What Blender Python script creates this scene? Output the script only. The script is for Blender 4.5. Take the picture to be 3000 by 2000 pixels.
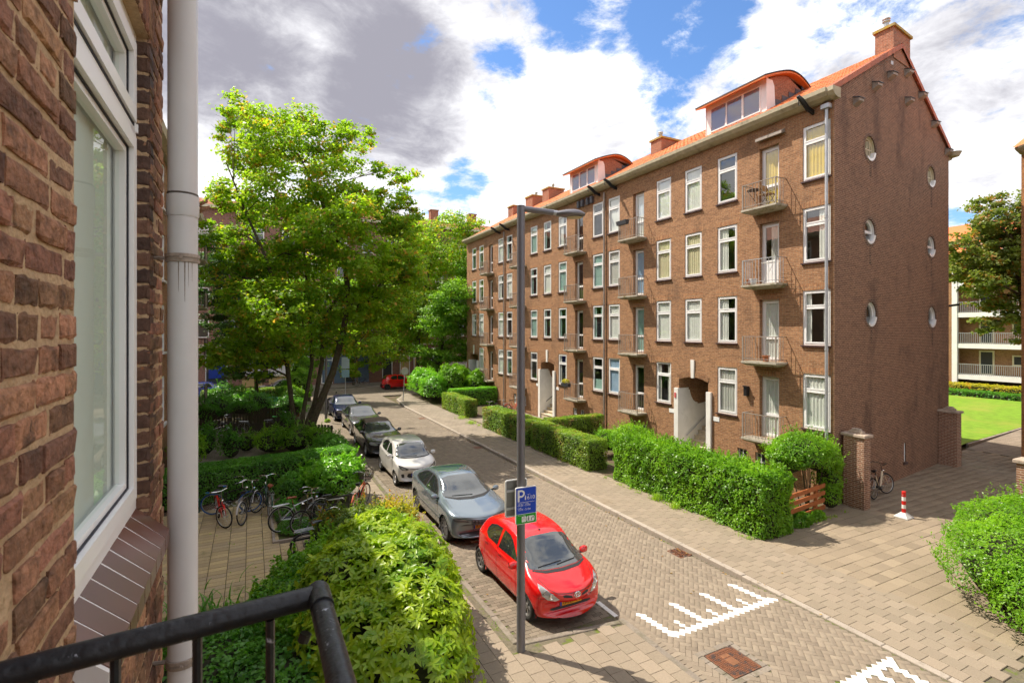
import bpy, bmesh, math, random
import numpy as np
from mathutils import Vector, Matrix, geometry
from mathutils.bvhtree import BVHTree
for _o in list(bpy.data.objects): bpy.data.objects.remove(_o)
S = bpy.context.scene
COL = S.collection
R = math.radians
PI = math.pi
rng = np.random.default_rng(7)
random.seed(7)

# ------------------------------------------------------------------ camera
EYE = 5.9
cam = bpy.data.cameras.new('camera'); camo = bpy.data.objects.new('camera', cam); COL.objects.link(camo)
cam.lens = 18.0; cam.sensor_width = 36.0; cam.sensor_fit = 'HORIZONTAL'
cam.shift_y = -35/3000; cam.clip_start = 0.02; cam.clip_end = 2000
camo.location = (0, 0, EYE); camo.rotation_euler = (R(90), 0, R(-27))
cam.dof.use_dof = True; cam.dof.focus_distance = 14.0; cam.dof.aperture_fstop = 8.0
S.camera = camo
S.render.resolution_x = 1024; S.render.resolution_y = 682

S.render.engine = 'CYCLES'
cy = S.cycles
cy.max_bounces = 6; cy.diffuse_bounces = 3; cy.glossy_bounces = 3; cy.transmission_bounces = 4; cy.transparent_max_bounces = 10
cy.caustics_reflective = False; cy.caustics_refractive = False
cy.use_adaptive_sampling = True; cy.adaptive_threshold = 0.035; cy.use_denoising = True
cy.sample_clamp_indirect = 6.0

# ------------------------------------------------------------------ light
SUN = Vector((-0.349, 0.419, 0.839)).normalized()
sd = bpy.data.lights.new('sun', 'SUN'); so = bpy.data.objects.new('sun', sd); COL.objects.link(so)
sd.energy = 4.3; sd.angle = R(0.53); sd.color = (1.0, 0.915, 0.78)
so.rotation_euler = (-SUN).to_track_quat('-Z', 'Y').to_euler(); so.location = (0, 0, 60)
S.view_settings.view_transform = 'Standard'
try: S.view_settings.look = 'None'
except Exception: pass
S.view_settings.gamma = 1.0; S.view_settings.use_curve_mapping = False
S.view_settings.exposure = 0.80

def nn(nt, t, **k):
    n = nt.nodes.new(t)
    for a, b in k.items():
        if a.startswith('i_'):
            n.inputs[a[2:].replace('_', ' ')].default_value = b
        else: setattr(n, a, b)
    return n
def lk(nt, a, b): nt.links.new(a, b)
def math_n(nt, op, a=None, b=None, clamp=False):
    n = nt.nodes.new('ShaderNodeMath'); n.operation = op; n.use_clamp = clamp
    for i, x in ((0, a), (1, b)):
        if x is None: continue
        if isinstance(x, (int, float)): n.inputs[i].default_value = x
        else: lk(nt, x, n.inputs[i])
    return n.outputs[0]
def vmath(nt, op, a=None, b=None):
    n = nt.nodes.new('ShaderNodeVectorMath'); n.operation = op
    for i, x in ((0, a), (1, b)):
        if x is None: continue
        if isinstance(x, (tuple, list)): n.inputs[i].default_value = x
        else: lk(nt, x, n.inputs[i])
    return n.outputs['Value'] if op in ('DOT_PRODUCT', 'LENGTH') else n.outputs[0]
def maprange(nt, v, a, b, c=0., d=1., smooth=True):
    n = nt.nodes.new('ShaderNodeMapRange'); n.interpolation_type = 'SMOOTHSTEP' if smooth else 'LINEAR'
    lk(nt, v, n.inputs[0]); n.inputs[1].default_value = a; n.inputs[2].default_value = b
    n.inputs[3].default_value = c; n.inputs[4].default_value = d
    return n.outputs[0]
def mixc(nt, fac, a, b, mode='MIX'):
    n = nt.nodes.new('ShaderNodeMix'); n.data_type = 'RGBA'; n.blend_type = mode
    for s, x in ((n.inputs[0], fac), (n.inputs[6], a), (n.inputs[7], b)):
        if isinstance(x, (int, float)): s.default_value = x
        elif isinstance(x, (tuple, list)): s.default_value = (*x[:3], 1)
        else: lk(nt, x, s)
    return n.outputs[2]

def make_world():
    w = bpy.data.worlds.new('World'); S.world = w; w.use_nodes = True
    nt = w.node_tree; nt.nodes.clear()
    out = nn(nt, 'ShaderNodeOutputWorld'); bg = nn(nt, 'ShaderNodeBackground')
    sky = nn(nt, 'ShaderNodeTexSky'); sky.sky_type = 'NISHITA'; sky.sun_disc = False
    sky.sun_elevation = R(57); sky.sun_rotation = math.atan2(SUN.x, SUN.y); sky.ozone_density = 3.0
    sky.air_density = 1.0; sky.dust_density = 0.3
    skyc = mixc(nt, 1.0, sky.outputs[0], (0.085, 0.105, 0.125), 'MULTIPLY')
    tc = nn(nt, 'ShaderNodeTexCoord'); d = tc.outputs['Generated']
    sp = nn(nt, 'ShaderNodeSeparateXYZ'); lk(nt, d, sp.inputs[0])
    z = math_n(nt, 'ADD', math_n(nt, 'MAXIMUM', sp.outputs[2], 0.0), 0.22)
    pl = nn(nt, 'ShaderNodeCombineXYZ')
    lk(nt, math_n(nt, 'DIVIDE', sp.outputs[0], z), pl.inputs[0]); lk(nt, math_n(nt, 'DIVIDE', sp.outputs[1], z), pl.inputs[1])
    def noise(scale, det, rough, off, dist=0.0):
        m = nn(nt, 'ShaderNodeMapping'); m.inputs[1].default_value = off; lk(nt, pl.outputs[0], m.inputs[0])
        n = nn(nt, 'ShaderNodeTexNoise'); lk(nt, m.outputs[0], n.inputs[0])
        n.inputs['Scale'].default_value = scale; n.inputs['Detail'].default_value = det; n.inputs['Roughness'].default_value = rough
        n.inputs['Distortion'].default_value = dist
        return n.outputs[0]
    big = noise(1.25, 12, 0.60, (3.1, 1.7, 0), 0.25)
    fine = noise(5.0, 12, 0.68, (0.4, 7.3, 0), 0.2)
    def gap(az, el, r0, amt):      # an opening in the cloud cover around one direction
        a, e = R(az), R(el)
        v = (math.sin(a)*math.cos(e), math.cos(a)*math.cos(e), math.sin(e))
        dt = vmath(nt, 'DOT_PRODUCT', d, v)
        return maprange(nt, dt, math.cos(R(r0)), 1.0, 0.0, amt)
    tot = math_n(nt, 'ADD', math_n(nt, 'MULTIPLY', big, 0.62), math_n(nt, 'MULTIPLY', fine, 0.38))
    tot = math_n(nt, 'ADD', math_n(nt, 'MULTIPLY', math_n(nt, 'SUBTRACT', tot, 0.5), 1.9), 0.60)
    for g in GAPS:
        tot = math_n(nt, 'SUBTRACT', tot, gap(*g))
    cov = maprange(nt, tot, 0.34, 0.52)
    # bright tops and grey undersides of the clouds
    sh = noise(2.1, 10, 0.62, (5.2, 0.9, 2.0), 0.3)
    sh2 = noise(6.5, 10, 0.66, (1.2, 3.9, 4.0), .4)
    grey = math_n(nt, 'ADD', math_n(nt, 'MULTIPLY', sh, 0.66), math_n(nt, 'MULTIPLY', sh2, 0.34))
    for g in DARKS:
        grey = math_n(nt, 'SUBTRACT', grey, gap(*g))
    gf = maprange(nt, grey, 0.22, 0.64)
    cc = mixc(nt, gf, (0.245, 0.24, 0.28), (0.90, 0.90, 0.91))
    colr = mixc(nt, cov, skyc, cc)
    lk(nt, colr, bg.inputs[0]); bg.inputs[1].default_value = 1.0
    lk(nt, bg.outputs[0], out.inputs[0])
# openings (blue) and heavier grey masses: azimuth from the street axis, elevation, radius, depth
GAPS = [(37, 34, 9, .26), (30, 31.5, 6.5, .22), (46, 30, 6.5, .24), (8, 30, 8, -.16), (25, 26, 4.5, .24), (22, 16.5, 3.5, .2), (43, 24.5, 4, .16),
        (150, 40, 14, .22), (230, 50, 16, .22), (300, 45, 12, .2), (100, 60, 14, .2), (200, 20, 10, .2)]
DARKS = [(2, 33, 18, .17), (15, 24, 9, .22), (-4, 24, 10, .10), (68, 20, 10, .10), (250, 30, 20, .12), (160, 25, 20, .12)]
make_world()

# ------------------------------------------------------------------ materials
MATS = {}
def new_mat(name):
    m = bpy.data.materials.new(name); m.use_nodes = True
    nt = m.node_tree; nt.nodes.clear()
    out = nn(nt, 'ShaderNodeOutputMaterial')
    MATS[name] = m
    return m, nt, out
def rand_val(nt):
    oi = nn(nt, 'ShaderNodeObjectInfo'); ge = nn(nt, 'ShaderNodeNewGeometry')
    return math_n(nt, 'FRACT', math_n(nt, 'ADD', oi.outputs['Random'], ge.outputs['Random Per Island']))
def mat(name, col, rough=0.6, col2=None, vary=0.0, ns=6.0, namt=0.0, bump=0.0, bs=60.0, spec=0.4, metal=0.0, coat=0.0, dirt=None, dscale=1.5, dlim=(0.5, 0.7), hue=0.0):
    """col..col2 mixed per piece at random (vary), noise-darkened, optional patches of dirt with their own shape"""
    if name in MATS: return MATS[name]
    m, nt, out = new_mat(name)
    b = nn(nt, 'ShaderNodeBsdfPrincipled'); lk(nt, b.outputs[0], out.inputs[0])
    b.inputs['Roughness'].default_value = rough; b.inputs['Metallic'].default_value = metal
    b.inputs['Specular IOR Level'].default_value = spec; b.inputs['Coat Weight'].default_value = coat
    b.inputs['Coat Roughness'].default_value = 0.03
    ge = nn(nt, 'ShaderNodeNewGeometry'); pos = ge.outputs['Position']
    tc = nn(nt, 'ShaderNodeTexCoord')
    c = (*col, 1)
    cs = None
    if col2 is not None or vary:
        r = rand_val(nt)
        if col2 is not None: cs = mixc(nt, r, col, col2)
        else: cs = mixc(nt, 0.0, col, col)
        if vary:
            h = nn(nt, 'ShaderNodeHueSaturation'); lk(nt, cs, h.inputs['Color'])
            r2 = math_n(nt, 'FRACT', math_n(nt, 'MULTIPLY', r, 17.31))
            lk(nt, math_n(nt, 'ADD', math_n(nt, 'MULTIPLY', r2, 2*vary), 1-vary), h.inputs['Value'])
            if hue:
                r3 = math_n(nt, 'FRACT', math_n(nt, 'MULTIPLY', r, 41.7))
                lk(nt, math_n(nt, 'ADD', math_n(nt, 'MULTIPLY', r3, 2*hue), 0.5-hue), h.inputs['Hue'])
            cs = h.outputs[0]
    if namt:
        n = nn(nt, 'ShaderNodeTexNoise'); lk(nt, pos, n.inputs[0]); n.inputs['Scale'].default_value = ns; n.inputs['Detail'].default_value = 6
        n.inputs['Roughness'].default_value = 0.65
        v = maprange(nt, n.outputs[0], 0.3, 0.7, 1-namt, 1+namt, False)
        cv = nn(nt, 'ShaderNodeCombineColor')
        for i in range(3): lk(nt, v, cv.inputs[i])
        cs = mixc(nt, 1.0, cs if cs is not None else c, cv.outputs[0], 'MULTIPLY')
    if dirt is not None:
        n = nn(nt, 'ShaderNodeTexNoise'); lk(nt, pos, n.inputs[0]); n.inputs['Scale'].default_value = dscale; n.inputs['Detail'].default_value = 7
        n.inputs['Roughness'].default_value = 0.7
        cs = mixc(nt, maprange(nt, n.outputs[0], *dlim), cs if cs is not None else c, dirt)
    if cs is None: b.inputs['Base Color'].default_value = c
    else: lk(nt, cs, b.inputs['Base Color'])
    if bump:
        n = nn(nt, 'ShaderNodeTexNoise'); lk(nt, pos, n.inputs[0]); n.inputs['Scale'].default_value = bs; n.inputs['Detail'].default_value = 4
        bp = nn(nt, 'ShaderNodeBump'); bp.inputs['Strength'].default_value = bump; bp.inputs['Distance'].default_value = 0.01
        lk(nt, n.outputs[0], bp.inputs['Height']); lk(nt, bp.outputs[0], b.inputs['Normal'])
    return m
def brick_mat(name, c1, c2, mortar, bw=0.215, bh=0.0625, ms=0.010, grime=(0.05, 0.035, 0.03), gl=(0.52, 0.75), gamt=0.7, vertical=False, bumpd=0.006, hmix=None):
    """brickwork on plane walls: rows follow height, bricks follow the wall's own run"""
    m, nt, out = new_mat(name)
    b = nn(nt, 'ShaderNodeBsdfPrincipled'); lk(nt, b.outputs[0], out.inputs[0])
    b.inputs['Roughness'].default_value = 0.85; b.inputs['Specular IOR Level'].default_value = 0.25
    ge = nn(nt, 'ShaderNodeNewGeometry')
    sp = nn(nt, 'ShaderNodeSeparateXYZ'); lk(nt, ge.outputs['Position'], sp.inputs[0])
    sn = nn(nt, 'ShaderNodeSeparateXYZ'); lk(nt, ge.outputs['True Normal'], sn.inputs[0])
    f = math_n(nt, 'GREATER_THAN', math_n(nt, 'ABSOLUTE', sn.outputs[0]), math_n(nt, 'ABSOLUTE', sn.outputs[1]))
    u = math_n(nt, 'ADD', math_n(nt, 'MULTIPLY', sp.outputs[1], f), math_n(nt, 'MULTIPLY', sp.outputs[0], math_n(nt, 'SUBTRACT', 1.0, f)))
    cb = nn(nt, 'ShaderNodeCombineXYZ')
    if vertical: lk(nt, sp.outputs[2], cb.inputs[0]); lk(nt, u, cb.inputs[1])
    else: lk(nt, u, cb.inputs[0]); lk(nt, sp.outputs[2], cb.inputs[1])
    br = nn(nt, 'ShaderNodeTexBrick'); lk(nt, cb.outputs[0], br.inputs[0])
    br.inputs['Scale'].default_value = 1.0; br.inputs['Brick Width'].default_value = bw; br.inputs['Row Height'].default_value = bh
    br.inputs['Mortar Size'].default_value = ms; br.inputs['Mortar Smooth'].default_value = 0.3; br.inputs['Bias'].default_value = -0.1
    br.inputs['Color1'].default_value = (*c1, 1); br.inputs['Color2'].default_value = (*c2, 1); br.inputs['Mortar'].default_value = (*mortar, 1)
    br.offset = 0.0 if vertical else 0.5
    mp1 = nn(nt, 'ShaderNodeMapping'); lk(nt, ge.outputs['Position'], mp1.inputs[0]); mp1.inputs[3].default_value = (1, 1, .4)
    n1 = nn(nt, 'ShaderNodeTexNoise'); lk(nt, mp1.outputs[0], n1.inputs[0]); n1.inputs['Scale'].default_value = 0.8; n1.inputs['Detail'].default_value = 8; n1.inputs['Roughness'].default_value = 0.7
    n2 = nn(nt, 'ShaderNodeTexNoise'); lk(nt, ge.outputs['Position'], n2.inputs[0]); n2.inputs['Scale'].default_value = 14; n2.inputs['Detail'].default_value = 4
    v = maprange(nt, n2.outputs[0], 0.3, 0.7, 0.78, 1.22, False)
    cv = nn(nt, 'ShaderNodeCombineColor')
    for i in range(3): lk(nt, v, cv.inputs[i])
    c = mixc(nt, 1.0, br.outputs[0], cv.outputs[0], 'MULTIPLY')
    c = mixc(nt, maprange(nt, n1.outputs[0], gl[0], gl[1], 0, gamt), c, grime)
    lk(nt, c, b.inputs['Base Color'])
    bp = nn(nt, 'ShaderNodeBump'); bp.inputs['Strength'].default_value = 0.8; bp.inputs['Distance'].default_value = bumpd
    hgt = math_n(nt, 'SUBTRACT', math_n(nt, 'MULTIPLY', n2.outputs[0], 0.35), br.outputs['Fac'])
    lk(nt, hgt, bp.inputs['Height']); lk(nt, bp.outputs[0], b.inputs['Normal'])
    return m
def leaf_mat(name, ca, cb, cc=None, trans=0.4, tcol=None, rough=0.45, spec=0.35, nsc=0.9):
    """leaf: two greens mixed per leaf and per clump, a share of the light passes through"""
    m, nt, out = new_mat(name)
    r = rand_val(nt); ge = nn(nt, 'ShaderNodeNewGeometry')
    n = nn(nt, 'ShaderNodeTexNoise'); lk(nt, ge.outputs['Position'], n.inputs[0]); n.inputs['Scale'].default_value = nsc; n.inputs['Detail'].default_value = 3
    f = math_n(nt, 'ADD', math_n(nt, 'MULTIPLY', r, 0.5), math_n(nt, 'MULTIPLY', maprange(nt, n.outputs[0], 0.35, 0.65), 0.5))
    c = mixc(nt, f, ca, cb)
    if cc is not None:
        n3 = nn(nt, 'ShaderNodeTexNoise'); lk(nt, ge.outputs['Position'], n3.inputs[0]); n3.inputs['Scale'].default_value = 1.6
        r2 = math_n(nt, 'FRACT', math_n(nt, 'MULTIPLY', r, 23.7))
        k = math_n(nt, 'MULTIPLY', maprange(nt, n3.outputs[0], 0.52, 0.66), math_n(nt, 'GREATER_THAN', r2, 0.45))
        c = mixc(nt, k, c, cc)
    b = nn(nt, 'ShaderNodeBsdfPrincipled'); lk(nt, c, b.inputs['Base Color']); b.inputs['Roughness'].default_value = rough; b.inputs['Specular IOR Level'].default_value = spec
    t = nn(nt, 'ShaderNodeBsdfTranslucent')
    tc = mixc(nt, 1.0, c, tcol or (1.9, 2.0, 0.9), 'MULTIPLY')
    lk(nt, tc, t.inputs[0])
    mx = nn(nt, 'ShaderNodeMixShader'); mx.inputs[0].default_value = trans
    lk(nt, b.outputs[0], mx.inputs[1]); lk(nt, t.outputs[0], mx.inputs[2]); lk(nt, mx.outputs[0], out.inputs[0])
    return m
def glass_mat(name, tint=(0.85, 0.9, 0.88), refl=0.10, rough=0.0, fk=1.5):
    """thin pane: mirror-like share growing at grazing angles, the rest passes straight through"""
    m, nt, out = new_mat(name)
    g = nn(nt, 'ShaderNodeBsdfGlossy'); g.inputs['Roughness'].default_value = rough; g.inputs[0].default_value = (1, 1, 1, 1)
    t = nn(nt, 'ShaderNodeBsdfTransparent'); t.inputs[0].default_value = (*tint, 1)
    ge = nn(nt, 'ShaderNodeNewGeometry')
    ct = math_n(nt, 'ABSOLUTE', vmath(nt, 'DOT_PRODUCT', ge.outputs['Incoming'], ge.outputs['Normal']))
    fr = math_n(nt, 'ADD', math_n(nt, 'MULTIPLY', math_n(nt, 'POWER', math_n(nt, 'SUBTRACT', 1.0, ct), 5.0), 0.92), 0.08)
    f = math_n(nt, 'ADD', math_n(nt, 'MULTIPLY', fr, fk), refl, clamp=True)
    mx = nn(nt, 'ShaderNodeMixShader'); lk(nt, f, mx.inputs[0]); lk(nt, t.outputs[0], mx.inputs[1]); lk(nt, g.outputs[0], mx.inputs[2])
    lk(nt, mx.outputs[0], out.inputs[0])
    return m

# ------------------------------------------------------------------ object helpers
def tag(o, label=None, cat=None, group=None, kind=None):
    if label: o['label'] = label
    if cat: o['category'] = cat
    if group: o['group'] = group
    if kind: o['kind'] = kind
    return o
def thing(name, label, cat, loc=(0, 0, 0), rz=0.0, group=None):
    o = bpy.data.objects.new(name, None); COL.objects.link(o); o.empty_display_size = 0.3
    o.location = loc; o.rotation_euler = (0, 0, rz)
    return tag(o, label, cat, group)
def setparent(o, p, world=False):
    if p is None: return
    o.parent = p
    if world:      # mesh written in world coordinates under an unrotated empty
        o.matrix_parent_inverse = Matrix.Translation(-Vector(p.location))
def mkmesh(name, V, F, mats, fm=None, smooth=False):
    me = bpy.data.meshes.new(name)
    me.from_pydata([tuple(map(float, v)) for v in V], [], [tuple(f) for f in F])
    if mats is not None:
        for m in (mats if isinstance(mats, (list, tuple)) else [mats]): me.materials.append(m)
    if fm is not None: me.polygons.foreach_set('material_index', fm)
    if smooth: me.polygons.foreach_set('use_smooth', [True]*len(me.polygons))
    me.update()
    return me
def link(name, me, parent=None, world=False):
    o = bpy.data.objects.new(name, me); COL.objects.link(o); setparent(o, parent, world)
    return o
def quadmesh(name, V, m, parent=None, world=False):
    """V: (n,4,3) array of free quads, built fast"""
    V = np.asarray(V, dtype=np.float32); n = len(V)
    me = bpy.data.meshes.new(name)
    me.vertices.add(n*4); me.vertices.foreach_set('co', V.reshape(-1))
    me.loops.add(n*4); me.loops.foreach_set('vertex_index', np.arange(n*4, dtype=np.int32))
    me.polygons.add(n); me.polygons.foreach_set('loop_start', np.arange(0, n*4, 4, dtype=np.int32))
    me.polygons.foreach_set('loop_total', np.full(n, 4, dtype=np.int32))
    me.materials.append(m); me.update(calc_edges=True); me.validate()
    return link(name, me, parent, world)
class MB:
    def __init__(s): s.V = []; s.F = []; s.M = []; s.mi = 0
    def add(s, V, F):
        b = len(s.V); s.V += [tuple(v) for v in V]; s.F += [tuple(i+b for i in f) for f in F]; s.M += [s.mi]*len(F)
        return s
    def box(s, x0, x1, y0, y1, z0, z1):
        x0, x1 = min(x0, x1), max(x0, x1); y0, y1 = min(y0, y1), max(y0, y1); z0, z1 = min(z0, z1), max(z0, z1)
        return s.add([(x0,y0,z0),(x1,y0,z0),(x1,y1,z0),(x0,y1,z0),(x0,y0,z1),(x1,y0,z1),(x1,y1,z1),(x0,y1,z1)],
                     [(0,3,2,1),(4,5,6,7),(0,1,5,4),(1,2,6,5),(2,3,7,6),(3,0,4,7)])
    def bbox(s, x0, x1, y0, y1, z0, z1, b=0.01):
        """box with chamfered top edges"""
        return s.add([(x0,y0,z0),(x1,y0,z0),(x1,y1,z0),(x0,y1,z0),(x0,y0,z1-b),(x1,y0,z1-b),(x1,y1,z1-b),(x0,y1,z1-b),
                      (x0+b,y0+b,z1),(x1-b,y0+b,z1),(x1-b,y1-b,z1),(x0+b,y1-b,z1)],
                     [(0,1,5,4),(1,2,6,5),(2,3,7,6),(3,0,4,7),(4,5,9,8),(5,6,10,9),(6,7,11,10),(7,4,8,11),(8,9,10,11)])
    def tube(s, pts, r, n=8, cap=True):
        pts = [Vector(p) for p in pts]; k = len(pts)
        rs = r if isinstance(r, (list, tuple)) else [r]*k
        V = []; F = []; prev = None
        for i, p in enumerate(pts):
            t = (pts[min(i+1, k-1)] - pts[max(i-1, 0)]).normalized()
            if prev is None:
                a = Vector((0, 0, 1)) if abs(t.z) < 0.9 else Vector((1, 0, 0))
                u = t.cross(a).normalized()
            else:
                u = (prev - t*prev.dot(t))
                u = u.normalized() if u.length > 1e-6 else t.orthogonal().normalized()
            prev = u; w = t.cross(u)
            for j in range(n):
                q = 2*PI*j/n
                V.append(p + (u*math.cos(q) + w*math.sin(q))*rs[i])
        for i in range(k-1):
            for j in range(n):
                F.append((i*n+j, i*n+(j+1) % n, (i+1)*n+(j+1) % n, (i+1)*n+j))
        if cap: F.append(tuple(range(n-1, -1, -1))); F.append(tuple((k-1)*n+j for j in range(n)))
        return s.add(V, F)
    def lathe(s, prof, c, axis='z', n=24, a0=0.0, a1=2*PI):
        """prof: (radius, height) pairs turned about an axis through c"""
        full = abs(a1-a0-2*PI) < 1e-6; m = n if full else n+1
        V = []; F = []
        for i in range(m):
            q = a0+(a1-a0)*i/n; ca, sa = math.cos(q), math.sin(q)
            for r, h in prof:
                if axis == 'z': V.append((c[0]+r*ca, c[1]+r*sa, c[2]+h))
                elif axis == 'y': V.append((c[0]+r*ca, c[1]+h, c[2]+r*sa))
                else: V.append((c[0]+h, c[1]+r*ca, c[2]+r*sa))
        k = len(prof)
        for i in range(n):
            j = (i+1) % m
            for a in range(k-1): F.append((i*k+a, j*k+a, j*k+a+1, i*k+a+1))
        return s.add(V, F)
    def torus(s, c, R_, r, axis='y', n=28, k=8):
        prof = [(R_+r*math.cos(2*PI*i/k), r*math.sin(2*PI*i/k)) for i in range(k+1)]
        return s.lathe(prof, c, axis, n)
    def prism(s, poly, axis, a, b):
        """poly of 2D points extruded along an axis ('x': (y,z), 'y': (x,z), 'z': (x,y))"""
        f = {'x': lambda p, h: (h, p[0], p[1]), 'y': lambda p, h: (p[0], h, p[1]), 'z': lambda p, h: (p[0], p[1], h)}[axis]
        n = len(poly)
        V = [f(p, a) for p in poly] + [f(p, b) for p in poly]
        F = [tuple(range(n-1, -1, -1)), tuple(range(n, 2*n))] + [(i, (i+1) % n, n+(i+1) % n, n+i) for i in range(n)]
        return s.add(V, F)
    def build(s, name, m, parent=None, world=False, smooth=False, fix=False, **t):
        me = mkmesh(name, s.V, s.F, m, s.M if isinstance(m, (list, tuple)) else None, smooth)
        if fix:
            bm = bmesh.new(); bm.from_mesh(me); bmesh.ops.recalc_face_normals(bm, faces=bm.faces); bm.to_mesh(me); bm.free()
        o = link(name, me, parent, world)
        if smooth:
            try:
                me.set_sharp_from_angle(angle=R(40))
            except Exception: pass
        return tag(o, **t) if t else o
def arc(c, r, a0, a1, n, plane='xz'):
    P = []
    for i in range(n+1):
        q = R(a0+(a1-a0)*i/n)
        P.append((c[0]+r*math.cos(q), c[1]+r*math.sin(q)))
    return P
def copy_tree(o, parent=None):
    c = o.copy(); COL.objects.link(c)
    if parent is not None: c.parent = parent; c.matrix_parent_inverse = o.matrix_parent_inverse.copy()
    for ch in list(o.children): copy_tree(ch, c)
    return c
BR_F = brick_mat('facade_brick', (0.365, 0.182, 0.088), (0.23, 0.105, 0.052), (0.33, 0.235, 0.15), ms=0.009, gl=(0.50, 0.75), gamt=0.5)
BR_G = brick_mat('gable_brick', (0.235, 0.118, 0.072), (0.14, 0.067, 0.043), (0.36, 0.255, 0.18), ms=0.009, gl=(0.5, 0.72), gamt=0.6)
BR_S = brick_mat('soldier_brick', (0.42, 0.21, 0.10), (0.29, 0.125, 0.06), (0.30, 0.21, 0.13), bw=0.21, bh=0.0625, vertical=True)
BR_D = brick_mat('dark_brick', (0.13, 0.06, 0.04), (0.06, 0.032, 0.026), (0.30, 0.22, 0.16), ms=0.011)
BR_P = brick_mat('pillar_brick', (0.30, 0.14, 0.08), (0.19, 0.085, 0.05), (0.45, 0.34, 0.26), ms=0.013)
BR_C = brick_mat('chimney_brick', (0.36, 0.15, 0.085), (0.27, 0.10, 0.06), (0.32, 0.21, 0.15))
BR_FAR = brick_mat('far_brick', (0.30, 0.145, 0.11), (0.21, 0.095, 0.07), (0.28, 0.2, 0.16))
BR_R = brick_mat('orange_brick', (0.46, 0.20, 0.07), (0.34, 0.13, 0.05), (0.24, 0.16, 0.10))
WHITE = mat('white_paint', (0.78, 0.77, 0.76), 0.35, namt=0.06, ns=3)
PLASTER = mat('white_plaster', (0.74, 0.72, 0.68), 0.8, namt=0.08, ns=2, dirt=(0.45, 0.42, 0.36), dscale=1.1, dlim=(0.56, 0.85), bump=0.15)
CREAM = mat('cream_paint', (0.62, 0.55, 0.40), 0.5)
GUTTER = mat('gutter_concrete', (0.43, 0.375, 0.26), 0.75, namt=0.15, ns=5, dirt=(0.20, 0.17, 0.11), dscale=2.2, dlim=(0.52, 0.75))
CONC = mat('balcony_concrete', (0.40, 0.36, 0.29), 0.85, namt=0.2, ns=7, dirt=(0.14, 0.13, 0.05), dscale=3, dlim=(0.5, 0.7), bump=0.2)
SILL = mat('dark_sill', (0.075, 0.045, 0.045), 0.35, namt=0.15)
RAILM = mat('taupe_metal', (0.29, 0.245, 0.21), 0.5, namt=0.2, ns=12)
STEEL = mat('galvanised', (0.45, 0.46, 0.48), 0.45, metal=0.5, namt=0.12, ns=4)
BLACK = mat('black_metal', (0.015, 0.015, 0.017), 0.45)
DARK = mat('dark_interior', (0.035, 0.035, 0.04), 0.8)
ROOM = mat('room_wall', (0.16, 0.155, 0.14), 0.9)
TILE = mat('roof_tile', (0.66, 0.19, 0.05), 0.65, col2=(0.52, 0.13, 0.04), vary=0.18, namt=0.15, ns=9)
TILE_V = mat('verge_tile', (0.44, 0.13, 0.06), 0.65, col2=(0.34, 0.10, 0.05), vary=0.15)
TILE_OLD = mat('old_roof_tile', (0.36, 0.13, 0.07), 0.75, col2=(0.24, 0.085, 0.05), vary=0.25, namt=0.2, ns=5)
ORANGE = mat('orange_soffit', (0.66, 0.21, 0.06), 0.55, namt=0.08)
LEAD = mat('lead_flashing', (0.10, 0.10, 0.115), 0.6, namt=0.25, ns=8)
ROOFF = mat('bitumen', (0.09, 0.09, 0.10), 0.8)
STONE = mat('stone_cap', (0.42, 0.33, 0.26), 0.85, namt=0.2, ns=9, dirt=(0.2, 0.17, 0.13), dscale=4)
GLASS = glass_mat('window_glass', (.93, .96, .94), .06, 0.0, 1.0)
CUR = {k: mat('curtain_'+k, c, 0.9, namt=0.06, ns=4) for k, c in dict(white=(0.76, 0.75, 0.71), cream=(0.70, 0.62, 0.40), yellow=(0.72, 0.50, 0.06), teal=(0.33, 0.50, 0.45), grey=(0.55, 0.53, 0.49), blue=(0.35, 0.48, 0.66), brown=(0.28, 0.19, 0.12)).items()}
# ================================================================== GROUND
ROADM = mat('concrete_paver', (0.252, 0.206, 0.155), 0.9, col2=(0.214, 0.172, 0.130), vary=0.10, ns=90, namt=0.12, bump=0.3, bs=250, spec=0.2)
BAYM = mat('bay_paver', (0.227, 0.185, 0.139), 0.9, col2=(0.168, 0.139, 0.105), vary=0.15, ns=80, namt=0.12, bump=0.3, bs=250, spec=0.2)
WPAV = mat('white_paver', (0.72, 0.70, 0.66), 0.7, vary=0.08, ns=60, namt=0.14, dirt=(0.42, 0.37, 0.30), dscale=7, dlim=(0.55, 0.72))
KERBD = mat('worn_kerb', (0.215, 0.18, 0.145), 0.9, vary=0.1, ns=30, namt=0.2, dirt=(0.13, 0.115, 0.075), dscale=3, dlim=(0.45, 0.7))
SLAB = mat('pavement_slab', (0.273, 0.220, 0.164), 0.9, col2=(0.239, 0.195, 0.144), vary=0.07, ns=40, namt=0.12, bump=0.25, bs=200, spec=0.2, dirt=(0.202, 0.151, 0.097), dscale=0.7, dlim=(0.55, 0.8))
SLABA = mat('alley_slab', (0.277, 0.220, 0.155), 0.9, col2=(0.235, 0.186, 0.133), vary=0.07, ns=40, namt=0.12, bump=0.25, bs=200, spec=0.2, dirt=(0.168, 0.143, 0.084), dscale=0.6, dlim=(0.56, 0.8))
PATM = mat('patio_slab', (0.47, 0.36, 0.185), 0.9, col2=(0.363, 0.286, 0.176), vary=0.10, ns=30, namt=0.15, dirt=(0.176, 0.165, 0.066), dscale=1.2, dlim=(0.56, 0.8))
KERB = mat('kerb_stone', (0.34, 0.29, 0.24), 0.9, vary=0.08, ns=30, namt=0.15, dirt=(0.17, 0.14, 0.11), dscale=3, dlim=(0.5, 0.75))
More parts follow.
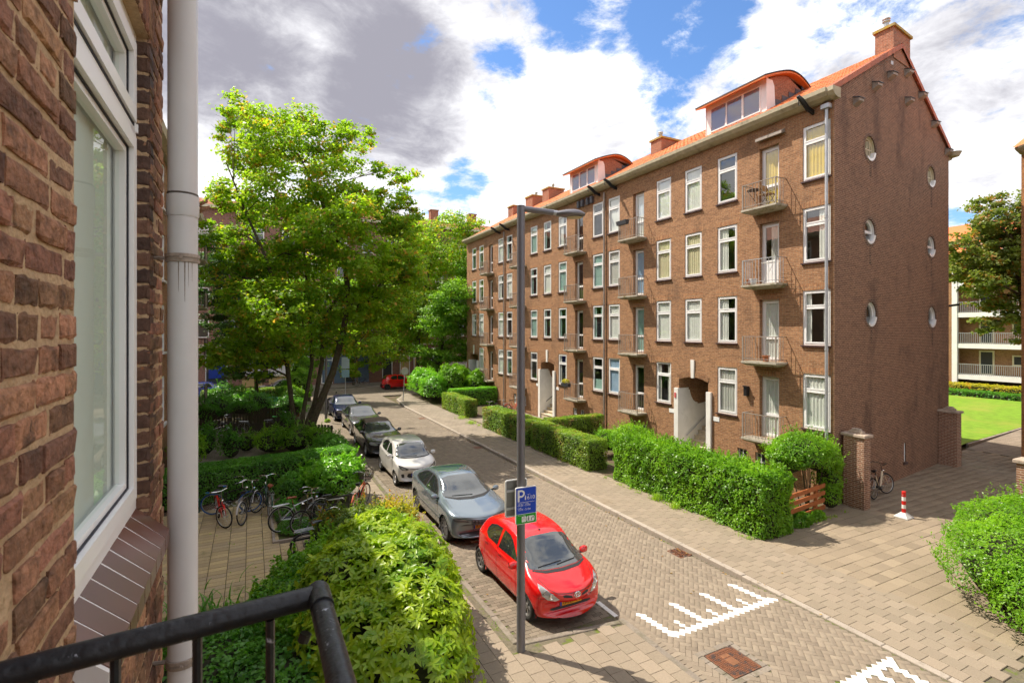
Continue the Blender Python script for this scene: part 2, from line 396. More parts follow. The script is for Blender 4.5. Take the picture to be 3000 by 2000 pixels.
JOINT = mat('joint_sand', (0.13, 0.11, 0.075), 1.0, namt=0.3, ns=20, dirt=(0.10, 0.13, 0.015), dscale=2.4, dlim=(0.50, 0.62))
SOIL = mat('soil', (0.11, 0.075, 0.05), 1.0, namt=0.35, ns=14, dirt=(0.07, 0.10, 0.02), dscale=1.5, dlim=(0.45, 0.65), bump=0.6, bs=25)
LAWN = mat('lawn_grass', (0.15, 0.27, 0.012), 0.9, namt=0.25, ns=2.5, dirt=(0.23, 0.27, 0.03), dscale=0.35, dlim=(0.45, 0.7), bump=0.8, bs=40)
def tile_mat(name, c1, c2, j, bw, bh, ms, rot=0.0, off=0.5):
    m, nt, out = new_mat(name)
    b = nn(nt, 'ShaderNodeBsdfPrincipled'); lk(nt, b.outputs[0], out.inputs[0]); b.inputs['Roughness'].default_value = 0.9; b.inputs['Specular IOR Level'].default_value = 0.2
    ge = nn(nt, 'ShaderNodeNewGeometry'); mp = nn(nt, 'ShaderNodeMapping'); lk(nt, ge.outputs['Position'], mp.inputs[0]); mp.inputs[2].default_value = (0, 0, rot)
    br = nn(nt, 'ShaderNodeTexBrick'); lk(nt, mp.outputs[0], br.inputs[0]); br.offset = off
    for k, v in (('Scale', 1.0), ('Brick Width', bw), ('Row Height', bh), ('Mortar Size', ms), ('Mortar Smooth', 0.3), ('Bias', 0.0)): br.inputs[k].default_value = v
    br.inputs['Color1'].default_value = (*c1, 1); br.inputs['Color2'].default_value = (*c2, 1); br.inputs['Mortar'].default_value = (*j, 1)
    n = nn(nt, 'ShaderNodeTexNoise'); lk(nt, ge.outputs['Position'], n.inputs[0]); n.inputs['Scale'].default_value = 1.1; n.inputs['Detail'].default_value = 8; n.inputs['Roughness'].default_value = 0.7
    v = maprange(nt, n.outputs[0], 0.3, 0.7, 0.82, 1.15, False); cv = nn(nt, 'ShaderNodeCombineColor')
    for i in range(3): lk(nt, v, cv.inputs[i])
    lk(nt, mixc(nt, 1.0, br.outputs[0], cv.outputs[0], 'MULTIPLY'), b.inputs['Base Color'])
    bp = nn(nt, 'ShaderNodeBump'); bp.inputs['Distance'].default_value = 0.004; bp.inputs['Strength'].default_value = 0.6
    lk(nt, math_n(nt, 'SUBTRACT', 1.0, br.outputs['Fac']), bp.inputs['Height']); lk(nt, bp.outputs[0], b.inputs['Normal'])
    return m
FARPAV = tile_mat('far_pavers', (0.244, 0.202, 0.155), (0.185, 0.151, 0.118), (0.118, 0.097, 0.071), 0.21, 0.105, 0.008, PI/4)
FARSLAB = tile_mat('far_slabs', (0.277, 0.231, 0.181), (0.235, 0.197, 0.155), (0.143, 0.118, 0.084), 0.30, 0.30, 0.007)
FARALLEY = tile_mat('far_alley', (0.269, 0.218, 0.168), (0.218, 0.176, 0.134), (0.118, 0.092, 0.067), 0.45, 0.3, 0.008)

def sheet(name, poly, z, m, parent=None, kind='structure'):
    me = mkmesh(name, [(x, y, z) for x, y in poly], [tuple(range(len(poly)))], m)
    o = link(name, me, parent)
    if parent is None: o['kind'] = kind
    return o
def piece_template(L, W, H, b):
    q = MB(); q.bbox(-L/2, L/2, -W/2, W/2, -H, 0, b); return np.array(q.V), q.F
def hump(y): return HUMP*min(1.0, max(0.0, (8.45-y)/1.15))
HUMP = 0.085
def lay(parent, name, items, L, W, m, top, H=0.05, b=0.006, limit=300, jit=0.0015, tilt=0.004, restname=None, hz=False):
    """items: (x, y, rot) of alike pieces; the nearest become single objects, the rest one joined part"""
    items = sorted(items, key=lambda t: t[0]**2+t[1]**2)
    V, F = piece_template(L, W, H, b)
    me = mkmesh(name, V, F, m)
    for x, y, a in items[:limit]:
        o = bpy.data.objects.new(name, me); COL.objects.link(o); o.parent = parent
        o.location = (x, y, top+(hump(y) if hz else 0)+random.uniform(-jit, jit)); o.rotation_euler = (random.uniform(-tilt, tilt), random.uniform(-tilt, tilt), a+random.uniform(-.006, .006))
    rest = items[limit:]
    if rest:
        A = np.array(rest); n = len(A); k = len(V)
        a = A[:, 2]+rng.uniform(-.006, .006, n); c, s = np.cos(a)[:, None], np.sin(a)[:, None]
        X = V[None, :, 0]*c-V[None, :, 1]*s+A[:, 0:1]; Y = V[None, :, 0]*s+V[None, :, 1]*c+A[:, 1:2]
        Z = np.broadcast_to(V[None, :, 2], X.shape)+top+rng.uniform(-jit, jit, n)[:, None]+(np.array([hump(q) for q in A[:, 1]])[:, None] if hz else 0)
        P = np.stack([X, Y, Z], -1).reshape(-1, 3)
        FF = np.array(F); ALL = (FF[None]+(np.arange(n)*k)[:, None, None]).reshape(-1, 4)
        me2 = bpy.data.meshes.new(restname or name+'_field')
        nv = len(P); nf = len(ALL)
        me2.vertices.add(nv); me2.vertices.foreach_set('co', P.astype(np.float32).reshape(-1))
        me2.loops.add(nf*4); me2.loops.foreach_set('vertex_index', ALL.astype(np.int32).reshape(-1))
        me2.polygons.add(nf); me2.polygons.foreach_set('loop_start', np.arange(0, nf*4, 4, dtype=np.int32)); me2.polygons.foreach_set('loop_total', np.full(nf, 4, dtype=np.int32))
        me2.materials.append(m); me2.update(calc_edges=True)
        o = link(restname or name+'_field', me2, parent); o['kind'] = 'stuff'

sheet('ground', [(-300, -150), (500, -150), (500, 500), (-300, 500)], -0.10, SOIL)
# ---- road
XL, XR = 6.78, 10.30
_yr = [-6, 7.3, 8.45, 62]
road = link('road', mkmesh('road', [(x, y, -0.014+hump(y)) for y in _yr for x in (XL-.2, XR+.1)], [(0, 1, 3, 2), (2, 3, 5, 4), (4, 5, 7, 6)], JOINT)); road['kind'] = 'structure'
W = 0.1065
PV, QV = (math.sqrt(.5), -math.sqrt(.5)), (math.sqrt(.5), math.sqrt(.5))
OX, OY = 7.05, 8.23            # start of the leftmost prong of the white marking
def pq(p, q): return (OX+W*(p*PV[0]+q*QV[0]), OY+W*(p*PV[1]+q*QV[1]))
white = []
for j in range(4):
    per = [(k, -k) for k in range(6)] + [(7, -5), (8, -4), (9, -3), (8, -2), (10, -2), (7, -1), (11, -1), (12, 0)]
    if j == 0: per.append((6, -6))
    if j == 3: per = [(k, -k) for k in range(6)] + [(7, -5), (6, -6)]
    white += [(p+6*j, q+6*j) for p, q in per]
wpos = [pq(p+1, q+.5) for p, q in white]
# the second marking faces the other way across the hump
wpos2 = [(x, 12.28-y) for x, y in wpos if x > 7.4]
herr = []; herr_v = []
wset = [(round(x, 2), round(y, 2)) for x, y in wpos]
cov = np.array(wpos+wpos2)
for n in range(-260, 260):
    for mm in range(-140, 140):
        for typ in (0, 1):
            p, q = n+2*mm, -n+2*mm
            if typ == 0: c = pq(p+1, q+.5); a = -PI/4
            else: c = pq(p+.5, q-1); a = PI/4
            if XL+.07 < c[0] < XR-.02 and 2.6 < c[1] < 26:
                if 7.05 < c[0] < 8.0 and 5.82 < c[1] < 6.68: continue
                if 9.88 < c[0] < 10.3 and 9.8 < c[1] < 10.3: continue
                dd = np.min(np.hypot(cov[:, 0]-c[0], cov[:, 1]-c[1]))
                if dd < 0.045: continue
                herr.append((c[0], c[1], a))
lay(road, 'paving_brick', herr, 2*W-.004, W-.004, ROADM, 0.0, H=0.03, b=0.004, hz=True)
lay(road, 'white_paving_brick', [(x, y, -PI/4) for x, y in wpos], 2*W-.004, W-.004, WPAV, 0.0035, H=0.03, b=0.003, hz=True)
lay(road, 'white_paving_brick', [(x, y, PI/4) for x, y in wpos2], 2*W-.004, W-.004, WPAV, 0.0035, H=0.03, b=0.003, hz=True)
sheet('far_road', [(XL-.1, 26), (XR+.1, 26), (XR+.1, 46), (XL-.1, 46)], -0.002, FARPAV)
sheet('cross_street', [(-60, 43), (4.0, 46), (XL-.1, 45.9), (XR+.1, 45.9), (13, 45.9), (80, 46), (80, 55), (-60, 55)], -0.004, FARPAV)
sheet('far_pavement', [(-60, 55), (9.5, 53.6), (80, 53), (80, 58), (-60, 58)], 0.07, FARSLAB)
# gutter courses along both road edges
edge = []
y = 2.7
while y < 26:
    edge.append((XL+.0, y, 0)); y += 0.109
lay(road, 'edge_brick', edge, 2*W-.004, W-.006, ROADM, 0.0, H=0.03, b=0.004, limit=60, hz=True)
# ---- parking bay
bay = sheet('parking_bay', [(4.46, 8.45), (6.66, 8.25), (6.66, 47), (4.46, 47)], -0.013, JOINT)
bb = []
j = 0; y = 8.55
while y < 26:
    x = 4.58 + (0.106 if j % 2 else 0.0)
    while x < 6.62:
        bb.append((x, y, 0)); x += 0.213
    y += 0.1085; j += 1
lay(bay, 'bay_brick', bb, 0.208, 0.104, BAYM, 0.0, H=0.03, b=0.004)
sheet('far_bay', [(4.46, 26), (6.66, 26), (6.66, 46), (4.46, 46)], -0.002, tile_mat('far_bay_pavers', (0.27, 0.22, 0.165), (0.20, 0.165, 0.125), (0.12, 0.10, 0.075), 0.213, 0.108, 0.007))
wl = []
for yy in (8.72, 13.2, 18.05, 22.6): wl += [(5.55+.218*i, yy, 0) for i in range(5)] if yy > 9 else []
wl += [(6.7, 8.95-.215*i, PI/2) for i in range(3)]
lay(bay, 'white_bay_brick', wl, 0.21, 0.106, WPAV, 0.004, H=0.03, b=0.003)
# ---- kerbs
def kerb(name, pts, w, z0, z1, step=1.0, km=None):
    """kerb stones along a polyline; each stone its own piece"""
    root = bpy.data.objects.new(name, None); COL.objects.link(root); root['kind'] = 'structure'
    for i in range(len(pts)-1):
        a, b_ = Vector(pts[i]), Vector(pts[i+1]); L = (b_-a).length; n = max(1, round(L/step)); an = math.atan2((b_-a).y, (b_-a).x)
        me = None
        for k in range(n):
            c = a.lerp(b_, (k+.5)/n)
            if me is None:
                q = MB(); q.bbox(-L/n/2+.003, L/n/2-.003, -w/2, w/2, z0-z1, 0, 0.012); me = mkmesh('kerb_stone', q.V, q.F, km or KERB)
            o = link('kerb_stone', me, root); o.location = (c.x, c.y, z1); o.rotation_euler = (0, 0, an)
    return root
kerb('kerb_right', [(10.38, 8.3), (10.38, 38.0), (10.9, 42.5), (12.6, 45.6)], 0.15, -0.1, 0.11)
kerb('flush_kerb_right', [(10.38, 1.3), (10.38, 8.3)], 0.15, -0.1, 0.098)
kerb('kerb_left', [(4.39, 8.45), (4.39, 44.0)], 0.12, -0.1, 0.085, km=KERBD)
kerb('kerb_bay_end', [(6.55, 8.12), (4.5, 8.40)], 0.12, -0.1, 0.088, km=KERBD)
kerb('flush_kerb_left', [(6.63, 2.0), (6.63, 8.2)], 0.14, -0.1, 0.090, km=KERBD)
kerb('kerb_far', [(-20, 53.6), (9.3, 52.3), (13.0, 54.0), (40, 53.2)], 0.2, -0.1, 0.09, 1.5)
# ---- right pavement
pav = sheet('pavement_right', [(10.45, -6), (14.0, -6), (14.0, 8.9), (12.75, 9.2), (12.75, 46), (10.45, 40)], 0.075, JOINT)
it = []; j = 0; x = 10.61
while x < 12.45:
    y = 4.0+(0.15 if j % 2 else 0)
    while y < 26: it.append((x, y, 0)); y += 0.303
    x += 0.303; j += 1
lay(pav, 'paving_slab', it, 0.297, 0.297, SLAB, 0.10, H=0.04, b=0.005)
sheet('far_pavement_right', [(10.45, 26), (12.75, 26), (12.75, 46), (12.0, 45.2), (10.95, 42.4), (10.45, 38)], 0.098, FARSLAB)
# ---- alley beside the gable
alley = sheet('alley', [(12.6, -6), (60, -6), (60, 15.0), (28.6, 11.9), (13.0, 9.9)], 0.070, JOINT)
it = []; j = 0; y = 3.4; hf = []
while y < 12.4:
    x = 12.85-(0.225 if j % 2 else 0)
    if j % 2 == 0: hf.append((12.5125, y, 0.0))
    while x < 31:
        lim = 9.65+.125*(x-12.9) if x < 18.0 else 10.25+.125*(x-17.1)
        if y < lim+.2 and not (x < 17 and y < 3.6): it.append((x, y, 0.0))
        x += 0.455
    y += 0.305; j += 1
lay(alley, 'alley_half_slab', [h_ for h_ in hf if h_[1] < 9.2], 0.215, 0.298, SLABA, 0.10, H=0.04, b=0.006)
lay(alley, 'alley_slab', it, 0.448, 0.298, SLABA, 0.10, H=0.04, b=0.006, jit=0.004, tilt=0.006)
sheet('far_alley', [(31, 2), (60, 2), (60, 15), (39.9, 13.1), (31, 12.2)], 0.098, FARALLEY)
# ---- left pavement
lp = sheet('pavement_left', [(2.3, -6), (6.56, -6), (6.56, 8.1), (4.45, 8.4), (4.33, 8.45), (4.33, 46), (2.3, 46)], 0.065, JOINT)
it = []; j = 0; x = 3.42
while x < 6.5:
    y = 3.0+(0.15 if j % 2 else 0)
    ymax = 26 if x < 4.3 else 8.15
    while y < ymax: it.append((x, y, 0)); y += 0.303
    x += 0.303; j += 1
it = [t for t in it if not (4.2 < t[0] < 4.5 and t[1] > 8.2)]
lay(lp, 'pavement_slab', it, 0.297, 0.297, SLAB, 0.088, H=0.03, b=0.004)
sheet('far_pavement_left', [(3.0, 26), (4.33, 26), (4.33, 46), (3.0, 46)], 0.087, FARSLAB)
# ---- patio with bicycles
pt = sheet('patio', [(-3.0, 11.5), (1.45, 11.5), (1.45, 15.2), (0.62, 15.6), (0.45, 19.3), (-3.0, 19.3)], 0.04, JOINT)
it = []; x = -2.75
while x < 1.4:
    y = 11.7
    while y < 19.2:
        if not (x > 0.5 and y > 15.3): it.append((x, y, 0))
        y += 0.205
    x += 0.405
lay(pt, 'patio_slab', it, 0.390, 0.190, PATM, 0.07, H=0.03, b=0.004)
pb = MB(); pb.bbox(0.52, 0.60, 15.45, 19.3, 0.0, 0.13, .01); pb.bbox(0.52, 1.5, 15.37, 15.45, 0.0, 0.13, .01)
pb.build('patio_edging', KERB, pt)
y2 = sheet('back_yard', [(-3.0, 25.5), (0.9, 25.0), (0.4, 33), (-3.0, 33)], 0.05, FARSLAB)
# ---- lawn behind the block
lawn = sheet('lawn', [(28.5, 12.1), (32.46, 12.75), (39.9, 13.3), (58, 14.5), (58, 60), (30, 60), (28.2, 14.0)], 0.11, LAWN)
kerb('lawn_edging', [(32.3, 12.62), (39.9, 13.2), (57, 14.4)], 0.10, -0.1, 0.13, 1.0)
# soil of the front gardens
sheet('front_garden', [(12.55, 9.9), (17.0, 10.3), (17.0, 44), (12.55, 44)], 0.105, SOIL)
sheet('garden_bed', [(-3.0, 2.8), (3.3, 2.8), (3.3, 11.5), (1.45, 11.5), (-3.0, 11.5)], 0.045, SOIL)
sheet('garden_bed_far', [(0.6, 15.5), (3.3, 15.2), (3.3, 45), (-3.0, 45), (-3.0, 19.3), (0.6, 19.3)], 0.043, SOIL)
sheet('front_path', [(12.7, 28.8), (17.0, 28.0), (17.0, 31.6), (12.7, 31.2)], 0.108, FARSLAB)
# ================================================================== MAIN BLOCK ACROSS THE STREET
XF = 17.1            # facade plane
def wall_holes(mb, X, y0, y1, z0, z1, holes, depth, sign=1):
    """wall in the plane x=X with rectangular openings (ya,yb,za,zb) and their reveals going to X+depth"""
    ys = sorted({y0, y1, *[h[0] for h in holes], *[h[1] for h in holes]}); zs = sorted({z0, z1, *[h[2] for h in holes], *[h[3] for h in holes]})
    ys = [y for y in ys if y0 <= y <= y1]; zs = [z for z in zs if z0 <= z <= z1]
    idx = {}
    V = []; F = []
    def vid(i, j):
        if (i, j) not in idx: idx[(i, j)] = len(V); V.append((X, ys[i], zs[j]))
        return idx[(i, j)]
    for i in range(len(ys)-1):
        for j in range(len(zs)-1):
            yc, zc = (ys[i]+ys[i+1])/2, (zs[j]+zs[j+1])/2
            if any(h[0] < yc < h[1] and h[2] < zc < h[3] for h in holes): continue
            q = (vid(i, j), vid(i, j+1), vid(i+1, j+1), vid(i+1, j))
            F.append(q if sign > 0 else q[::-1])
    mb.add(V, F)
    for h in holes:
        d = h[4] if len(h) > 4 else depth
        a, b, c, e = h[:4]; X2 = X+d
        mb.add([(X, a, c), (X, b, c), (X, b, e), (X, a, e), (X2, a, c), (X2, b, c), (X2, b, e), (X2, a, e)],
               [(0, 1, 5, 4), (1, 2, 6, 5), (2, 3, 7, 6), (3, 0, 4, 7)])
def frame_rect(mb, X, d, ya, yb, za, zb, w):
    """four frame bars from X to X+d"""
    mb.box(X, X+d, ya, yb, za, za+w); mb.box(X, X+d, ya, yb, zb-w, zb); mb.box(X, X+d, ya, ya+w, za+w, zb-w); mb.box(X, X+d, yb-w, yb, za+w, zb-w)
def curtain(mb, X, ya, yb, za, zb, amp=0.010, n=None):
    n = n or max(8, int((yb-ya)/0.02)); V = []; F = []
    for i in range(n+1):
        y = ya+(yb-ya)*i/n; x = X+amp*math.sin(i*1.05)+amp*.4*math.sin(i*.37+1)
        V += [(x, y, za), (x, y, zb)]
    F = [(2*i, 2*i+1, 2*i+3, 2*i+2) for i in range(n)]
    mb.add(V, F)
def make_window(parent, X, yc, zs, w, h, cur=None, side=1, tr=0.70, pane_open=False, group=None, sill=True, dd=0.05, lintel=True, room=True, half=None):
    """white casement with a small top light; X = wall face, looking towards -x if side=1"""
    s = side
    ya, yb, za, zb = yc-w/2, yc+w/2, zs, zs+h
    f = MB(); x0 = X+s*dd*0.6; x1 = X+s*(dd+.07)
    frame_rect(f, x0, x1-x0, ya, yb, za, zb, 0.075)
    zt = za+h*tr
    f.box(x0, x1, ya+.075, yb-.075, zt-.035, zt+.035)
    win = f.build('window', WHITE, parent, True)
    sa = MB(); xs0 = x0-s*.012
    frame_rect(sa, xs0, s*.05, ya+.06, yb-.06, za+.06, zt-.022, 0.055); sa.build('sash', WHITE, win, True)
    sb = MB()
    frame_rect(sb, xs0, s*.05, ya+.06, yb-.06, zt+.022, zb-.06, 0.045)
    if pane_open:
        ang = R(16); zh = zt+.022
        sb.V = [(x+(-s)*(-(z-zh)*math.sin(ang)), y, zh+(z-zh)*math.cos(ang)) for x, y, z in sb.V]
    sb.build('top_light', WHITE, win, True)
    xp = x0+s*.028
    for za_, zb_ in ((za+.10, zt-.06), (zt+.05, zb-.095)):
        p = MB(); p.add([(xp, ya+.10, za_), (xp, yb-.10, za_), (xp, yb-.10, zb_), (xp, ya+.10, zb_)], [(0, 3, 2, 1) if s > 0 else (0, 1, 2, 3)])
        p.build('pane', GLASS, win, True)
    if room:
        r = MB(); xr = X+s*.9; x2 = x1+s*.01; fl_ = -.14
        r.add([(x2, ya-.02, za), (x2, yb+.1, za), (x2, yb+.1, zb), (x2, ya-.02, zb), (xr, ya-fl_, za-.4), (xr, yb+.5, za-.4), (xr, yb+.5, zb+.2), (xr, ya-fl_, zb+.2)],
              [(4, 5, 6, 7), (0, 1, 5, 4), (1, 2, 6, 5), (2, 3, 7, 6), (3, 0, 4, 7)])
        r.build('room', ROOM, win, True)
    if cur:
        kind, cm = cur
        c = MB(); xc = x0+s*.058
        if kind == 'full': curtain(c, xc, ya+.06, yb-.06, za+.06, zb-.06)
        elif kind == 'flat': curtain(c, xc, ya+.06, yb-.06, za+.06, zb-.06, 0.004)
        elif kind == 'left': curtain(c, xc, ya+(yb-ya)*.5, yb-.05, za+.06, zb-.06)
        elif kind == 'right': curtain(c, xc, ya+.05, ya+(yb-ya)*.45, za+.06, zb-.06)
        elif kind == 'sides': curtain(c, xc, ya+.05, ya+w*.28, za+.06, zb-.06); curtain(c, xc, yb-w*.28, yb-.05, za+.06, zb-.06)
        elif kind == 'lower': curtain(c, xc, ya+.06, yb-.06, za+.06, za+h*.35, 0.003)
        c.build('curtain', CUR[cm], win, True)
    if sill:
        si = MB(); si.box(X-s*.07, X+s*dd*.62, ya-.04, yb+.04, za-.055, za-.003); si.build('window_sill', SILL, win, True)
    if lintel:
        li = MB(); li.box(X-s*.004, X+s*.02, ya-.08, yb+.08, zb+.002, zb+.205); li.build('lintel', BR_S, win, True)
    return win
def bar_mesh(name, r, h, m, n=6):
    q = MB(); q.tube([(0, 0, 0), (0, 0, h)], r, n); return mkmesh(name, q.V, q.F, m)
def make_balcony(parent, X, yc, zslab, w, depth, m, barmesh, side=1, hrail=0.92, nb=9, ns=3):
    """concrete slab with chamfered ends and a barred railing; zslab = slab top"""
    s = side; ya, yb = yc-w/2, yc+w/2; xo = X-s*depth
    b = MB()
    # bevelled slab: underside narrower than the top
    ins = 0.14
    b.add([(X, ya, zslab), (X, yb, zslab), (xo, yb, zslab), (xo, ya, zslab), (X, ya, zslab-.07), (X, yb, zslab-.07), (xo, yb, zslab-.07), (xo, ya, zslab-.07),
           (X, ya+ins, zslab-.16), (X, yb-ins, zslab-.16), (xo+s*ins, yb-ins, zslab-.16), (xo+s*ins, ya+ins, zslab-.16)],
          [(0, 1, 2, 3), (0, 4, 5, 1), (1, 5, 6, 2), (2, 6, 7, 3), (3, 7, 4, 0), (4, 8, 9, 5), (5, 9, 10, 6), (6, 10, 11, 7), (7, 11, 8, 4), (8, 11, 10, 9)])
    bal = b.build('balcony', CONC, parent, True, fix=True)
    rl = MB(); xr = xo+s*.05; y0, y1 = ya+.05, yb-.05
    for zz, t in ((zslab+hrail, .014), (zslab+.10, .010)):
        rl.box(xr-.015, xr+.015, y0-.015, y1+.015, zz-t, zz+t)
        for yy in (y0, y1): rl.box(min(xr, X)+.015, max(xr, X)-.0, yy-.012, yy+.012, zz-t*.9, zz+t*.9)
    for yy in (y0, y1): rl.box(xr-.02, xr+.02, yy-.02, yy+.02, zslab, zslab+hrail)
    rl.build('railing', m, bal, True)
    P = [(xr, y0+(y1-y0)*(i+1)/(nb+1)) for i in range(nb)]
    for yy in (y0, y1): P += [(xr+s*(depth-.08)*(i+1)/(ns+1), yy) for i in range(ns)]
    for x, y in P:
        o = link('bar', barmesh, bal, True); o.location = (x, y, zslab+.03)
    return bal

# gable line: the end wall is not square to the street
GS = 0.125
def gy(x): return 10.20+GS*(x-XF)
XB = 27.8                       # rear wall
ZE, ZR, XRG = 13.62, 16.62, 22.45
YEND = 42.4
blk = thing('apartment_block', 'long brown brick apartment block with orange tiled roof and rows of white windows', 'building', (XF, 10.2, 0))
cols_w = [10.80, 14.46, 16.24, 18.03, 21.68, 23.10, 26.70, 28.52, 30.30, 34.00, 35.45, 39.20, 40.75]
cols_d = [12.58, 19.76, 24.92, 32.10, 37.30]
stairs = [16.24, 28.52, 40.75]
zrow = [2.50, 5.36, 8.20, 11.02]
WW, WH = 0.96, 1.88
holes = []
for k, z in enumerate(zrow):
    for y in cols_w:
        if k == 0 and y in stairs: continue
        holes.append((y-WW/2, y+WW/2, z, z+WH))
    for y in cols_d: holes.append((y-.40, y+.40, z-.62, z+1.66, 0.24))
ST_W = 0.83
for y in stairs: holes.append((y-ST_W, y+ST_W, -0.05, 3.86, 0.0))
base_w = []
for y in (12.95, 13.75, 19.35, 24.6, 25.35, 31.6, 33.1): base_w.append((y-.21, y+.21, 0.55, 1.25))
for y in cols_w:
    pass
holes += [(*h, 0.12) for h in base_w]
fw = MB(); wall_holes(fw, XF, 10.20, YEND, -0.05, ZE+.1, [h for h in holes if not (len(h) > 4 and h[4] == 0.0)] + [h for h in holes if len(h) > 4 and h[4] == 0.0], 0.10)
wall = fw.build('front_wall', BR_F, blk, True)
# rear and far end walls and the gable with round openings
rw = MB(); rw.add([(XB, gy(XB), -.05), (XB, YEND, -.05), (XB, YEND, ZE), (XB, gy(XB), ZE)], [(0, 1, 2, 3)])
rw.add([(XF, YEND, -.05), (XB, YEND, -.05), (XB, YEND, ZE), (XRG, YEND, ZR), (XF, YEND, ZE)], [(4, 3, 2, 1, 0)])
rw.build('rear_wall', BR_F, blk, True)
rounds = [(19.80, 12.38), (25.70, 12.36), (19.78, 9.40), (25.70, 9.40), (19.88, 6.44), (25.80, 6.42)]
RR = 0.45
gv = [(XF, -.05), (XB, -.05), (XB, 13.78), (XRG, 16.81), (XF, 13.82)]
ge_ = [(i, (i+1) % 5) for i in range(5)]
for cx, cz in rounds:
    b0 = len(gv)
    for i in range(28): gv.append((cx+RR*.94*math.cos(2*PI*i/28), cz+RR*math.sin(2*PI*i/28))); ge_.append((b0+i, b0+(i+1) % 28))
slot = (22.9, 1.05)
b0 = len(gv); sl = [(22.82, .72), (22.98, .72), (22.98, 1.45), (22.82, 1.45)]
gv += sl; ge_ += [(b0+i, b0+(i+1) % 4) for i in range(4)]
o2 = geometry.delaunay_2d_cdt([Vector(v) for v in gv], ge_, [], 1, 1e-5)
Vg = o2[0]; Fg = []
for f in o2[2]:
    cx = sum(Vg[i][0] for i in f)/len(f); cz = sum(Vg[i][1] for i in f)/len(f)
    if any(math.hypot((cx-a)/.94, cz-b) < RR*.99 for a, b in rounds): continue
    if 22.82 < cx < 22.98 and .72 < cz < 1.45: continue
    Fg.append(tuple(f))
gb = MB(); gb.add([(v[0], gy(v[0]), v[1]) for v in Vg], Fg)
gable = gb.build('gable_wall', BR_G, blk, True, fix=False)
# round windows
for k, (cx, cz) in enumerate(rounds):
    c = (cx, gy(cx), cz); T = Matrix.Translation(c) @ Matrix.Rotation(math.atan(GS), 4, 'Z')
    def rot(mb): mb.V = [tuple(T @ Vector(v)) for v in mb.V]; return mb
    ring = MB(); ring.lathe([(RR-.015, .03), (RR-.015, .17), (RR-.085, .17), (RR-.085, .11), (RR-.015, .11)], (0, 0, 0), 'y', 28)
    win = rot(ring).build('round_window', WHITE if k > 1 else CREAM, blk, True, smooth=True)
    rv = MB(); rv.lathe([(RR+.0, -.003), (RR, .2)], (0, 0, 0), 'y', 28); rot(rv).build('reveal', BR_D, win, True)
    rc = MB(); rc.lathe([(RR+.0, -.004), (RR+.11, -.006), (RR+.11, .02)], (0, 0, 0), 'y', 28); rot(rc).build('brick_ring', BR_D, win, True)
    li = MB(); li.lathe([(RR-.015, -.03), (RR-.015, .12), (RR-.10, .12), (RR-.10, -.02), (RR-.015, -.03)], (0, 0, 0), 'y', 12, PI*1.28, PI*1.93); rot(li).build('window_sill', WHITE, win, True)
    pn = MB(); pn.lathe([(0.001, .135), (RR-.08, .135)], (0, 0, 0), 'y', 28); rot(pn).build('pane', GLASS, win, True)
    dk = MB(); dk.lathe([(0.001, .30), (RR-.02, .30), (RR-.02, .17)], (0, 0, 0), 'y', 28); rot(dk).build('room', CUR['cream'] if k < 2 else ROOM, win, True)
    mu = MB()
    if k < 2:
        for xx in (-.2, 0, .2): mu.box(xx-.02, xx+.02, .10, .15, -RR+.15, RR-.15)
        mu.box(-RR+.06, RR-.06, .10, .15, -.02, .02)
    elif k < 4: mu.box(-RR+.06, RR-.06, .09, .16, -.05, .05)
    else: mu.box(-.02, .02, .12, .15, -RR+.06, -RR+.12)
    rot(mu).build('glazing_bar', WHITE if k > 1 else CREAM, win, True)
    stn = MB(); stn.box(cx-.06, cx+.06, c[1]-.0085, c[1]+.02, cz-RR-random.uniform(.5, .9), cz-RR-.02); stn.build('water_stain', BR_D, win, True)
sw = MB(); sw.box(22.80, 23.0, gy(22.9)+.04, gy(22.9)+.08, .70, 1.47); so_ = sw.build('slot_window', WHITE, blk, True)
q = MB(); q.box(22.76, 23.04, gy(22.9)-.05, gy(22.9)+.03, .60, .70); q.build('slot_sill', SILL, so_, True)
# corner quoins strip: the darker gable brick turns the corner
# windows
curs = {(0, 3): ('full', 'yellow'), (0, 2): ('right', 'white'), (0, 1): ('sides', 'white'), (0, 0): ('full', 'white'),
        (1, 3): None, (1, 2): ('left', 'white'), (1, 1): ('left', 'white'), (1, 0): ('full', 'grey'),
        (2, 3): ('flat', 'white'), (2, 2): ('full', 'cream'), (2, 1): ('flat', 'white'),
        (3, 3): ('flat', 'white'), (3, 2): ('full', 'cream'), (3, 1): ('flat', 'white'), (3, 0): ('sides', 'grey'),
        (4, 3): ('flat', 'white'), (4, 2): ('flat', 'grey'), (4, 1): ('flat', 'white'), (4, 0): ('flat', 'blue'),
        (5, 3): None, (5, 2): ('full', 'teal'), (5, 1): ('sides', 'teal'), (5, 0): ('lower', 'teal')}
rr = random.Random(5)
opts = [('sides', 'teal'), ('full', 'teal'), ('sides', 'teal'), ('flat', 'white'), ('sides', 'white'), None, ('left', 'white'), ('full', 'white')]
for k, z in enumerate(zrow):
    for i, y in enumerate(cols_w):
        if k == 0 and y in stairs: continue
        cu = curs.get((i, k), opts[rr.randrange(len(opts))] if i > 5 else None)
        make_window(blk, XF, y, z, WW, WH, cu, pane_open=(k == 0 and i in (3, 4)))
barm = bar_mesh('bar', .0105, .87, RAILM)
barw = bar_mesh('bar', .0105, .87, STEEL)
DOORM = WHITE
